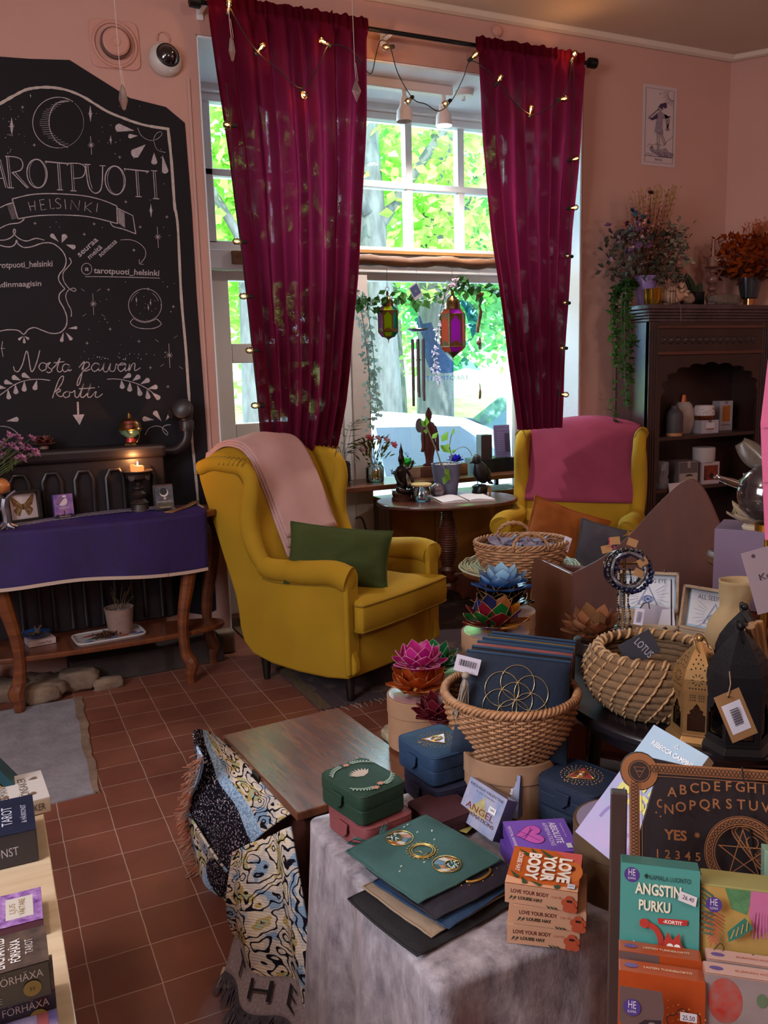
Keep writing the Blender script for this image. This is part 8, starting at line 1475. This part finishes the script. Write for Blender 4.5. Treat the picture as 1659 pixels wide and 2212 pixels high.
o=rcard('teal card deck with a red cartoon fox and white title in the front right rack',(1341,1862),1.10,W_,H_,.03,'#2f6a64');q=Pr(o,front(W_,H_,.03));q.rect(-W_/2,0,W_/2,H_,mat('teal cover','#4a8f86',.35,coat=.5));he(q,-.034,H_-.014);q.poly([(-.019,H_-.013),(-.0165,H_-.010),(-.014,H_-.013),(-.0165,H_-.017)],'#1c2a2a');q.text('KAMALA LUONTO',.012,H_-.017,.006,'#1c3434',width=.05);q.text('ANGSTIN',-.002,H_-.036,.0135,'#d8d4bc',width=.056,bold=.03);q.text('PURKU',-.006,H_-.056,.0125,'#d8d4bc',width=.038,bold=.03)
q.poly([(-.001,H_-.071),(.033,H_-.069),(.034,H_-.062),(-.002,H_-.064)],'#b02a2a');q.text('-KORTIT',.016,H_-.069,.0042,'#e0d8cc',width=.023,bold=.03);q.poly([(.024,H_-.026),(.045,H_-.032),(.043,H_-.044),(.022,H_-.038)],'#cfc8c8');q.text('26.40',.0335,H_-.037,.005,'#3a3450',width=.014,rot=-.25)
rdp,crm='#a8352a','#d8cdb8';q.M=q.M@Matrix.Translation((.004,-.022,0));q.line([(-.02,.088-.004),(-.008,.078),(-.002,.065),(-.004,.05),(-.012,.035)],.007,rdp,5);q.disc(-.022,.084,.006,rdp);q.disc(-.006,.030,.019,rdp,.017);q.disc(-.003,.027,.013,crm,.013);q.line([(.012,.035),(.028,.030),(.033,.018)],.006,rdp,5);q.line([(-.02,.028),(-.032,.038),(-.036,.030)],.008,rdp,5);q.poly(drop((-.036,.062),(-.022,.045),.010),crm);q.poly(drop((-.02,.04),(-.026,.05),.008),rdp)
q.poly([(.002,.066),(.006,.078),(.012,.068),(.020,.078),(.022,.064),(.030,.056),(.022,.048),(.016,.034),(.008,.046),(.0,.054)],rdp);q.poly([(.002,.052),(.03,.056),(.022,.047),(.016,.032),(.008,.044)],crm);q.poly([(.008,.047),(.022,.048),(.016,.035)],'#1a1014');q.poly([(.011,.043),(.018,.042),(.015,.033)],'#c03a3a');q.disc(.009,.060,.0042,'#e8e2d8');q.disc(.0175,.060,.0042,'#e8e2d8');q.disc(.010,.059,.0014,'#1a1014',n=10);q.disc(.0165,.059,.0014,'#1a1014',n=10);q.disc(.031,.0565,.0018,'#1a1014',n=10);q.done()
orr=mat('orange dotted cover','#a8451c',.35,var=.15,vscale=30,coat=.5)
for i,(tl,w_,lab)in enumerate((((1337,2052),1.06,'orange dotted card deck with a grey donkey, the rear one of two in the rack'),((1337,2095),1.02,'orange dotted card deck with a grey donkey, the front one of two in the rack'))):
 o=rcard(lab,tl,w_,.097,H_,.03,'#9a401a','orange donkey card decks');q=Pr(o,front(.097,H_,.03));q.rect(-.0485,0,.0485,H_,orr)
 for a in range(11):
  for b in range(13):q.disc(-.01+a*.0055,.008+b*.0085+.004*(a%2),.0009,'#c08a4a',n=6)if i else None
 q.poly([(-.048,H_),(-.002,H_),(.001,H_-.02),(-.001,H_-.04),(-.008,H_-.054),(-.02,H_-.058),(-.036,H_-.052),(-.048,H_-.04)],'#5f4844');q.poly([(-.034,H_-.046),(-.02,H_-.034),(-.002,H_-.032),(-.003,H_-.042),(-.012,H_-.053),(-.024,H_-.056)],'#2c1e24');q.disc(-.012,H_-.038,.004,'#7a625c',.0025);q.disc(-.025,H_-.044,.003,'#7a625c',.004);he(q,-.034,H_-.022)
 q.line([(.024+.02*cos(a)*(1+.12*cos(7*a)),H_-.036+.020*sin(a)*(1+.12*cos(7*a)))for a in[j*.1963 for j in range(32)]],.0013,'#2c140c',closed=True);q.rect(.018,H_-.028,.036,H_-.018,'#bfb4b4');q.text('25.50',.027,H_-.026,.005,'#3a3450',width=.013);q.poly([(-.048,.0),(-.048,.05),(-.02,.05),(-.008,.035),(-.008,0)],'#6a4a1c');q.text('SUURI',-.028,.03,.010,'#2c2450',width=.03,bold=.03);q.text('LASTEN',.022,.045,.010,'#2c140c',width=.04,bold=.03);q.done()
 q=Pr(o,topf(.097,H_,.03),'top_print');q.disc(-.034,0,.008,'#5a4880',.005);q.text('LASTEN TUNNEKORTIT',.008,-.003,.005,'#d8c8a8',width=.055);q.done()
tan=mat('sand yellow cover','#b08d4c',.35,var=.12,vscale=20,coat=.5)
for i,(tl,w_,lab)in enumerate((((1517,1893),1.11,'sand yellow tropical-leaf card deck, the rear one of two in the rack'),((1515,1908),1.08,'sand yellow tropical-leaf card deck, the front one of two in the rack'))):
 o=rcard(lab,tl,w_,W_,H_+.002,.03,'#8f8a54','sand yellow leaf card decks');q=Pr(o,front(W_,H_+.002,.03));q.rect(-W_/2,0,W_/2,H_,tan);q.poly([(-.02,H_),(.012,H_),(.006,H_-.03),(-.012,H_-.025)],mat('leaf green print','#5a8a5c',.4,var=.5,vscale=60));q.poly([(.01,H_),(.034,H_),(.046,H_-.03),(.02,H_-.055),(.008,H_-.03)],'#b4648a')
 for k in range(9):q.line([(-.048,H_-.003-.0065*k),(-.034,H_-.012-.0055*k)],.0022,'#3c5c50');q.line([(-.034,H_-.030-k*.004),(-.046+.001*k,H_-.038-k*.0042)],.0018,'#a8543c');q.line([(-.034,H_-.030-k*.004),(-.021-.001*k,H_-.036-k*.0042)],.0018,'#a8543c');q.line([(.015+.003*k,H_-.025),(.012+.004*k,H_-.058+.001*k)],.0016,'#b4648a')
 q.poly([(-.018,H_-.05),(.002,H_-.03),(.012,H_-.042),(-.002,H_-.054),(-.016,H_-.062)],'#2c6a5c');[q.line([(-.014+.006*k,H_-.058+.004*k),(-.010+.005*k,H_-.046+.004*k)],.0014,'#b08d4c')for k in range(4)];q.poly([(.028,H_-.035),(.048,H_-.02),(.048,H_-.07),(.036,H_-.062)],'#5a3a7a');he(q,-.034,H_-.018)
 q.line([(-.034,.060),(-.026,.070),(-.022,.062),(-.032,.055),(-.018,.052),(-.012,.058),(-.004,.052),(.0,.060),(.004,.051),(.012,.062),(.016,.050),(.024,.060),(.03,.052),(.038,.058)],.0011,'#2c241c',4);q.text('KESKUSTELU-',.006,.040,.0105,'#2c241c',width=.052);q.text('KORTIT',.006,.026,.0105,'#2c241c',width=.028);q.done()
for i,(tl,w_,lab)in enumerate((((1527,2072),1.04,'grey and red watercolour card deck, the rear one of two at the bottom right'),((1523,2102),1.0,'grey and red watercolour card deck, the front one of two at the bottom right'))):
 o=rcard(lab,tl,w_,W_,H_,.03,'#a87868','watercolour card decks');q=Pr(o,front(W_,H_,.03));q.rect(-W_/2,0,W_/2,H_,mat('grey watercolour','#8f7f7c',.35,var=.2,vscale=20,coat=.5));q.disc(-.026,H_-.028,.019,mat('red watercolour','#a83226',.5,var=.3,vscale=60,col2='#8f6058'),.026);q.disc(.014,H_-.022,.006,'#5a6a50',.008);q.text('TOMMY',.008,.068,.0125,'#2c2430',width=.05);q.text('HELLSTEN',.008,.05,.0125,'#2c2430',width=.062);q.done();q=Pr(o,topf(W_,H_,.03),'top_print');q.rect(-.047,-.014,.047,.014,'#b09088');q.disc(-.034,0,.008,'#5a4880',.005);q.text('ELÄMÄN KORTIT',.012,-.003,.005,'#a8503c',width=.05);q.done()
rcard('pale green edge of a card deck standing at the right picture edge in the rack',(1652,1838),1.16,.09,H_,.03,'#7a9a84')
for lz_,x0_,x1_ in((rl(hang((1341,1862),1.10,W_,H_,.03)).z,.02,.45),(rl(hang((1337,2095),1.02,.097,H_,.03)).z,.02,.45)):G().bx(x0_,x1_,-.075 if lz_<.6 else-.05,.012,lz_-.012,lz_-.001).build('ledge',rkw,rk)
# talking board
BW,BH=.31,.205;o=thing('talking_board','dark wooden talking board with golden alphabet leaning in the rack behind the card decks','board',(0,0,0));BMt=Euler((R(-20),0,R(-37)),'XYZ').to_matrix().to_4x4();tlp=at(1357,1640,w=1.285);o.matrix_world=Matrix.Translation(tlp-BMt.to_3x3()@V((-BW/2,0,BH)))@BMt
out=[];hw_,hh_=BW/2,BH/2
for sx,sy,a0 in((-1,1,45),(-1,-1,135),(1,-1,225),(1,1,315)):out+=[(sx*(hw_-.016)+.028*cos(R(a0+t)),BH/2+sy*(hh_-.016)+.028*sin(R(a0+t)))for t in range(0,271,18)]
FM_=lay((0,0,0),(1,0,0),(0,0,1));G().prism(out,-.006,0,FM_).build('board',mat('dark stained board','#241a1e',.5,var=.15,vscale=20),o,bev=.001)
gk=mat('engraved gold brown','#8f5c38',.5,.1);dk_=mat('engraved dark','#2a1a18',.6);q=Pr(o,FM_@Matrix.Translation((0,0,.0004)),'engraving')
ins=[((x)*.965,BH/2+(y-BH/2)*.955)for x,y in out];ins2=[(x*.86,BH/2+(y-BH/2)*.80)for x,y in((-hw_,0),(hw_,0),(hw_,BH),(-hw_,BH))]
for x0,y0,x1,y1 in((-hw_+.028,BH-.018,hw_-.028,BH-.003),(-hw_+.028,.003,hw_-.028,.018),(-hw_+.001,.03,-hw_+.016,BH-.03),(hw_-.016,.03,hw_-.001,BH-.03)):q.rect(x0,y0,x1,y1,gk)
for sx,sy in((-1,1),(-1,-1),(1,1),(1,-1)):
 cx,cy=sx*(hw_-.016),BH/2+sy*(hh_-.016);q.disc(cx,cy,.0265,gk);q.disc(cx,cy,.0165,dk_);q.ring(cx,cy,.0145,.001,gk);q.line([(cx-.008,cy+.006),(cx+.008,cy+.006),(cx,cy-.009)],.0014,gk,closed=True);q.line([(cx-.004,cy),(cx+.004,cy)],.0012,gk)
def knot(P0,P1,n,amp,w=.0011):
 d=V((P1[0]-P0[0],P1[1]-P0[1],0));e=V((-d.y,d.x,0)).normalized()
 for ph in(0,2.1,4.2):q.line([tuple((V((P0[0],P0[1],0))+d*(i/(n*8))+e*amp*sin(i*.785+ph))[:2])for i in range(n*8+1)],w,dk_)
knot((-hw_+.03,BH-.0105),(hw_-.03,BH-.0105),16,.0052);knot((-hw_+.0085,.03),(-hw_+.0085,BH-.03),10,.0052);knot((-hw_+.03,.0105),(hw_-.03,.0105),16,.0052);knot((hw_-.0085,.03),(hw_-.0085,BH-.03),10,.0052)
for x0,y0,x1,y1 in((-hw_+.03,BH-.0205,hw_-.03,BH-.0205),(-hw_+.0185,.03,-hw_+.0185,BH-.03)):q.line([(x0,y0),(x1,y1)],.0008,gk)
def serif(ch,x,y,h):q.text(ch,x,y,h,gk,bold=.01);
for row,st_,yb,arc in(('ABCDEFGHIJKLM',-.1,.157,.014),('NOPQRSTUVWXYZ',-.1,.133,.014)):
 for i,ch in enumerate(row):t=(i-6)/6;serif(ch,t*(.094 if row[0]=='A' else .099),yb+arc*(1-t*t),.0135)
q.text('YES',-.091,.098,.0135,gk,bold=.03);q.text('NO',.091,.098,.0135,gk,bold=.03)
for i,ch in enumerate('12345'):serif(ch,-.116+i*.0138,.072,.0115)
for i,ch in enumerate('67890'):serif(ch,.06+i*.0138,.072,.0115)
q.text('GOODBYE',.005,.026,.0135,gk,width=.085,bold=.03);q.text('- YISKA -',.005,.0195,.0045,gk,width=.035)
q.ring(.0,.086,.0455,.010,gk,40);q.ring(0,.086,.052,.0008,gk,40);q.ring(0,.086,.0385,.001,gk,40)
for ph in(0,2.1,4.2):q.line([((.0455+.0032*sin(i*.785+ph))*cos(i*2*pi/128),.086+(.0455+.0032*sin(i*.785+ph))*sin(i*2*pi/128))for i in range(128)],.0009,dk_,closed=True)
q.line([(.034*cos(R(90+144*i)),.086+.034*sin(R(90+144*i)))for i in range(5)],.004,gk,closed=True)
for x,y,r in((-.086,.042,.010),(-.062,.108,.004)):[q.line([(x-r*cos(R(a)),y-r*sin(R(a))),(x+r*cos(R(a)),y+r*sin(R(a)))],.0011,gk)for a in(0,45,90,135)]
q.line([(-.112+.004*cos(R(a)),.148+.005*sin(R(a)))for a in range(60,301,30)],.0022,gk);[q.disc(x,y,.0013,gk,n=8)for x,y in((-.118,.135),(-.112,.130),(-.045,.037),(-.042,.033),(-.047,.032))];q.done()
pl_=G();tri=smooth_path([(-.032,.040),(-.022,.044),(.018,.022),(.030,.004),(.030,-.018),(.020,-.026),(.006,-.020),(-.012,.0),(-.034,.030)],4,True);tri=[(p.x+.020,p.y+.085)for p in tri];pl_.prism(tri,.004,.009,FM_);pn=pl_.build('planchette',mat('dark stained board','#241a1e'),o,bev=.001);q=Pr(pn,FM_@Matrix.Translation((0,0,.0094)),'planchette_engraving');c0x,c0y=sum(x for x,y in tri)/len(tri),sum(y for x,y in tri)/len(tri);q.line([(c0x+(x-c0x)*.86,c0y+(y-c0y)*.86)for x,y in tri],.006,gk,closed=True);q.line([(c0x+(x-c0x)*.86,c0y+(y-c0y)*.86)for x,y in tri],.0022,dk_,closed=True);q.ring(c0x-.006,c0y+.008,.008,.0015,gk);q.text('TALKING',c0x+.004,c0y-.006,.0048,gk,width=.022,rot=R(40));q.text('BOARD',c0x+.008,c0y-.012,.0048,gk,width=.016,rot=R(40));q.done();g=G();g.tube([V((.020,-.0105,.0)),V((.016,-.011,.06)),V((.012,-.0115,.12)),V((.004,-.008,BH))],.0012,5);g.build('elastic_cord',wire,o)
# slanted pale blue book behind the board
o,w,h,M=deck_q('book','slanted pale blue iridescent book with yellow and white title behind the talking board','book',at(1243,1797,w=1.46),at(1352,1885,w=1.36),at(1388,1551,w=1.52),.022,'#b09a80');q=Pr(o,M);holo=mat('iridescent cover','#8fa8c8',.25,var=.6,vscale=9,col2='#b8a0c8',coat=.6);q.rect(0,0,w,h,mat('pale blue cover','#9fb8cc',.4,coat=.3));q.rect(0,0,w,h*.62,holo)
for cx,cy,r_,cc_ in((.3,.2,.22,'#8a7ab0'),(.7,.3,.2,'#b8b49a'),(.35,.42,.18,'#8fb0cc'),(.75,.1,.2,'#9a84b8')):q.line([(w*(cx+.9*r_*cos(a)*.6),h*(cy+r_*.6*sin(a)))for a in(0,.5,1,1.57,2.1,2.6,3.14)],.006,mat('holo '+cc_,cc_,.3,coat=.6),4)
q.text('REBECCA CAMPBELL',w*.56,h*.86,h*.034,'#e0e4e8',width=w*.8,bold=.03);q.line([(w*.5,h*.93),(w*.53,h*.955),(w*.56,h*.93)],.002,'#e0e4e8',closed=True);q.text('RISE',w*.5,h*.66,h*.10,'#c8c472',width=w*.75,bold=.05);q.text('SISTER',w*.52,h*.53,h*.10,'#c8c472',width=w*.8,bold=.05);q.text('RISE',w*.52,h*.40,h*.10,'#c8c472',width=w*.75,bold=.05);q.done()
hatbox('brown round box on the velvet table under the slanted pale blue book',at(1340,2000,z=VZ)+V((.075,.09,0)),.085,.13,mat('lilac label','#8f84a0',.5),mat('brown cardboard','#5c4630',.6),False)

# ------------------------------------------------------------------ pale bookshelf with books (front left)
bl=thing('low_bookshelf','low pale birch bookshelf with books on top at the front left','bookshelf',(0,0,0));bw=wood('pale birch','#b49a7c','#cbb79a',(3,30,6),.4,.2);LZ=.55;G().bx(-.55,.042,.85,1.90,LZ-.022,LZ).build('top',bw,bl,bev=.002);G().bx(.02,.04,.86,1.88,0,LZ-.022).build('end_panel',bw,bl);G().bx(-.54,.02,1.86,1.88,0,LZ-.022).build('side_panel',bw,bl);G().bx(-.54,.02,.86,1.86,.2,.22).build('shelf',bw,bl)
def lbox(label,cat,tr,fr,zt,wd,h,col,group=None,name='card_deck_box',yaw=None):
 a,b=at(*tr,z=zt),at(*fr,z=zt);d=(a-b).length;ay=(a-b).normalized();yw=atan2(ay.y,ay.x)-pi/2;ax=V((cos(yw),sin(yw),0));c=(a+b)/2-ax*wd/2;o=carton(name,label,cat,wd,d,h,(c.x,c.y,zt-h),yw,col,group,.35,film=True);return o,d
wb2='#8a7868'
o,d=lbox('thick cream book with brown leaf pattern lying at the far end of the bookshelf','book',(88,1664),(108,1722),LZ+.032,.20,.030,'#b8a58c',name='book');q=Pr(o,topf(.2,.030,d));q.rect(-.1,-d/2,.1,d/2,'#b4aca8');q.text('TEEMANGA',.028,0,.016,'#4a3c34',width=d*.7,rot=pi/2);q.text('BÖNSAKER',.066,0,.016,'#4a3c34',width=d*.7,rot=pi/2);[q.poly(drop((x,y),(x+.018,y+.006),.012),'#6a5040')for x,y in((-.02,.02),(.01,-.03),(.07,.03),(.06,-.04),(-.05,.0),(-.07,.04))];q.done();q=Pr(o,front(.2,.030,d),'spine_print');q.text('BÖNSAKER',.06,.008,.014,'#3a3030',width=.06);q.done()
o,d=lbox('dark navy tarot book set with silver title in shrink film on the bookshelf','book set',(70,1716),(78,1791),LZ+.062,.16,.060,'#1e1c26',name='book_set');q=Pr(o,topf(.16,.060,d));q.rect(-.08,-d/2,.08,d/2,mat('navy foil cover','#262a40',.25,var=.3,vscale=40,coat=.8));q.text('TAROT',.042,0,.018,'#b8b8c8',width=d*.52,rot=pi/2);q.text('& HÄXKONST',.066,-.002,.009,'#a8a8bc',width=d*.5,rot=pi/2);q.text('Johanna den Tredje',.012,0,.007,'#a8a8bc',width=d*.6,rot=pi/2);q.ring(-.02,-.02,.016,.002,'#a8a8bc');q.done();q=Pr(o,front(.16,.060,d),'spine_print');q.text('TAROT & HÄXKONST',.02,.02,.016,'#a8a4b0',width=.16,align='c')if 0 else q.text('HÄXKONST',.006,.02,.016,'#a8a4b0',width=.085);q.done()
o,d=lbox('purple patterned card deck box with a cream label on the bookshelf','card deck',(88,1916),(93,1984),LZ+.03,.15,.028,'#4a1238');q=Pr(o,topf(.15,.028,d));q.rect(-.075,-d/2,.075,d/2,mat('purple pattern','#5c2c78',.3,var=.7,vscale=70,col2='#b08ac0',coat=.6));q.rect(.022,-d*.32,.062,d*.32,'#b8b0a8');q.text('LJUS',.036,0,.009,'#8a7040',width=d*.3,rot=pi/2);q.text('VÄKTARE',.050,0,.009,'#8a7040',width=d*.5,rot=pi/2);q.done()
for i,(tr,fr,zt,hh,lab)in enumerate((((112,2062),(119,2138),LZ+.050,.048,'dark enchanted tarot box, the lower one of two at the front of the bookshelf'),((98,1998),(106,2074),LZ+.101,.05,'dark enchanted tarot box with white title on top of its twin on the bookshelf'))):
 o,d=lbox(lab,'tarot deck',tr,fr,zt,.15,hh,'#1c1416','enchanted tarot boxes');q=Pr(o,topf(.15,hh,d));q.rect(-.075,-d/2,.075,d/2,mat('forest cover','#3a3230',.35,var=.6,vscale=60,col2='#5c4a40',coat=.6));q.disc(-.035,0,.012,'#a8543c');q.text('THE',.0,.008,.007,'#b0a8a4',width=d*.2,rot=pi/2);q.text('ENCHANTED',.022,0,.013,'#c8c0bc',width=d*.84,rot=pi/2,bold=.02);q.text('FÖRHÄXA',.041,-.002,.012,'#c8c0bc',width=d*.62,rot=pi/2,bold=.02);q.text('TAROT',.057,0,.010,'#b0a8a4',width=d*.4,rot=pi/2);q.done()
 q=Pr(o,front(.15,hh,d),'spine_print');q.text('ENCHANTED FÖRHÄXA',-.001,hh*.62,.011,'#a89c98',width=.135);q.text('TAROT',-.035,hh*.38,.009,'#a89c98',width=.04);q.text('CULLINANE',-.012,hh*.16,.008,'#8f8480',width=.055);q.disc(.052,hh*.36,.011,'#7a6430');q.text('H',.052,hh*.3,.006,'#1c1416');q.done()
o,d=lbox('violet painted card deck box at the bottom edge in front of the enchanted tarot','card deck',(122,2172),(128,2235),LZ+.022,.15,.021,'#4a3a5a');q=Pr(o,topf(.15,.021,d));q.rect(-.075,-d/2,.075,d/2,mat('violet art','#4a3c64',.35,var=.6,vscale=30,col2='#8a7a94',coat=.6));q.rect(.05,-.02,.064,.03,'#7a3a3c');q.done()
wt=mat('white plastic','#c4c0c4',.35);p=at(60,1660,z=LZ);o=thing('book_stand','white plastic stand holding the leaning teal and orange books on the bookshelf','book stand',(-.055,1.86,LZ));g=G();g.bx(-.09,.055,-.055,.032,0,.006);g.build('foot',wt,o,bev=.003);g=G();g.bx(-.006,.0,-.05,.03,.005,.13,Matrix.Translation((-.03,0,0))@Matrix.Rotation(R(-33),4,'Y'));g.build('rest',wt,o)
for nm,x,c_,lab,tx,tc in(('book',.012,'#1c4450','thin teal book leaning on the white stand at the end of the bookshelf','Atlantis','#a8b8a8'),('book',-.012,'#a8783c','tan orange book leaning behind the teal book on the white stand','ATLANTIC TAROT','#5a3414')):o=thing(nm,lab,'book',(x,1.848,LZ+.008),Euler((0,R(-33),0)),'leaning books');G().bx(-.018,0,-.035,.035,0,.15).build('book',mat('cover '+c_,c_,.4),o,bev=.001);q=Pr(o,lay((-.018,-.0354,0),(0,0,1),(-1,0,0))@Matrix.Translation((0,0,0)),'spine_print');q.M=lay((-.004,-.0356,.15),(0,0,-1),(1,0,0));q.text(tx,.05,-.009,.007,tc,width=.06);q.done()

# ------------------------------------------------------------------ things on the console's lower shelf and the radiator
Z2=.24
p=at(88,1392,z=Z2);o=carton('book','small pinkish-white book lying on the lower console shelf under the blue dish','book',.115,.085,.026,(p.x,p.y+.02,Z2+.001),R(10),'#b09a98');q=Pr(o,front(.115,.026,.085),'spine_print');q.text('Crystal Magic',.01,.008,.010,'#4a3c40',width=.06);q.done()
p=V((p.x-.015,p.y+.03,Z2+.028));o=thing('blue_dish','round blue dish with dried bits and match sticks on the small book','dish',p);G().lathe([(0,0),(.035,0),(.06,.02),(.062,.024),(.056,.022),(.034,.006),(0,.006)],36).build('dish',mat('blue glaze','#23457c',.25,coat=.6),o,smooth=True);g=G();[g.tube([V((random.uniform(-.03,.03),random.uniform(-.02,.02),.012)),V((random.uniform(-.04,.05),random.uniform(-.03,.03),.05))],.0012,4)for i in range(6)];g.build('match_sticks',pine,o);g=G();[g.ball(random.uniform(-.03,.03),random.uniform(-.03,.03),.012,random.uniform(.005,.011),n=8,m=6)for i in range(16)];g.build('dried_bits',mat('dried brown','#2c1f1c',.8),o,smooth='all')
p=at(232,1378,z=Z2);tc_=V((p.x+.01,p.y+.015,Z2));o=thing('patterned_tray','white rectangular tray with colourful bird pattern on the lower console shelf','tray',tc_,R(5));G().prism(oval(.15,.085,48,7),.001,.005).build('tray_base',mat('white tray','#a39a98',.4),o);g=G();g.tube([(x,y,.010)for x,y in oval(.15,.085,60,7)],.006,6,True);g.build('rim',mat('white tray','#a39a98',.4),o,smooth='all');q=Pr(o,Matrix.Translation((0,0,.0055)),'bird_print')
for x,y,w_,c_ in((-.09,.04,.03,'#8a2420'),(-.05,.05,.025,'#8a2420'),(-.08,-.01,.03,'#2c5c4a'),(.0,-.05,.03,'#3c5a9a'),(.05,-.035,.028,'#98301f'),(.09,-.02,.028,'#54384c'),(.12,-.04,.02,'#3c5a9a'),(-.11,-.05,.02,'#3c5a9a'),(.08,.04,.02,'#b08a30')):q.poly(drop((x-.03,y-.008),(x+.03,y+.008),w_),c_)
q.done()
g=G();[g.ball(-.015+random.gauss(0,.024),-.02+random.gauss(0,.014),.012+random.uniform(0,.016),.0042,n=7,m=5)for i in range(170)];o=g.build('bead_necklace',mat('bronze beads','#4a2c1c',.25,.4),None,smooth='all');o.location=tc_;o.rotation_euler.z=R(5);tag(o,'pile of dark bronze bead necklace lying on the patterned tray','necklace')
p=V((tc_.x+.055,tc_.y+.03,Z2+.006));o=thing('clay_pot','beige clay pot with a wilted succulent on the patterned tray','plant pot',p);G().lathe([(0,0),(.052,0),(.064,.11),(.066,.118),(.060,.118),(.056,.1),(0,.098)],36).build('pot',mat('beige clay','#8a6f64',.85,var=.15,vscale=40),o,smooth=True);g,f=G(),G()
for i in range(9):
 a=i*.7;e=V((.05*cos(a)+.02,.03*sin(a),.16+.03*(i%3)));g.tube([V((.02*cos(a),.02*sin(a),.1)),(e+V((0,0,.08)))*.55,e],.0018,5)
 for k in range(5):c=V((0,0,.1)).lerp(e,.4+.15*k);leaf(f,c,c+V((random.uniform(-.02,.02),random.uniform(-.02,.02),.014)),.008)
g.build('stems',mat('dry stem','#5a3f2c'),o);f.build('leaves',leafmat('wilted leaf','#2c2a1c','#4a4a30',.2),o);g=G();[g.ball(random.uniform(-.04,.04),random.uniform(-.04,.04),.1,.01,n=8,m=6)for i in range(14)];g.build('stones',mat('grey pebble','#77706c',.6),o,smooth='all')
p=at(283,958,Y=4.09);o=thing('incense_lantern','brass and red enamel egg-shaped incense lantern on the right end of the radiator','lantern',(p.x,4.09,1.09));br_=mat('worn brass','#8a6a3c',.3,.9,var=.5,vscale=90,col2='#4a3418');G().lathe([(.036,0),(.036,.006),(.024,.012),(.022,.02)],4,Matrix.Rotation(R(30),4,'Z')).build('foot',br_,o);G().lathe([(.02,.012),(.016,.03),(.022,.036),(.044,.052),(.052,.066),(.053,.07)],28).build('teal_bowl',mat('teal enamel','#2c4a4c',.3,coat=.5),o,smooth=True);G().lathe([(.055,.068),(.058,.072),(.052,.08),(.048,.098),(.032,.114),(.014,.122),(.010,.134),(.007,.145),(.008,.15),(0,.155)],28).build('pierced_dome',br_,o,smooth=True)
g=G();g.grid(lambda u,v:(lambda a,z,r:(r*sin(a),-r*cos(a),z))((u-.5)*1.1*(.35+.65*v)-.2,.078+.032*v,.0545-.012*v),10,8);g.build('red_enamel',mat('red enamel','#7a1820',.25,coat=.6),o,smooth='all');g=G();g.grid(lambda u,v:(lambda a:(.0195*sin(a)*(1+.3*(1-v)),-.0195*cos(a)*(1+.3*(1-v)),.012+.02*v))((u-.5)*2.6),10,4);g.build('red_base_panel',mat('red enamel','#7a1820'),o,smooth='all');g=G()
for a in(-2.0,-.9,.4):g.tube([V((.054*cos(a),.054*sin(a),.068)),V((.042*cos(a+.3),.042*sin(a+.3)-.012,.035)),V((.02*cos(a+.6),-.04,.012))],.0012,4)
g.build('chains',br_,o,smooth='all')
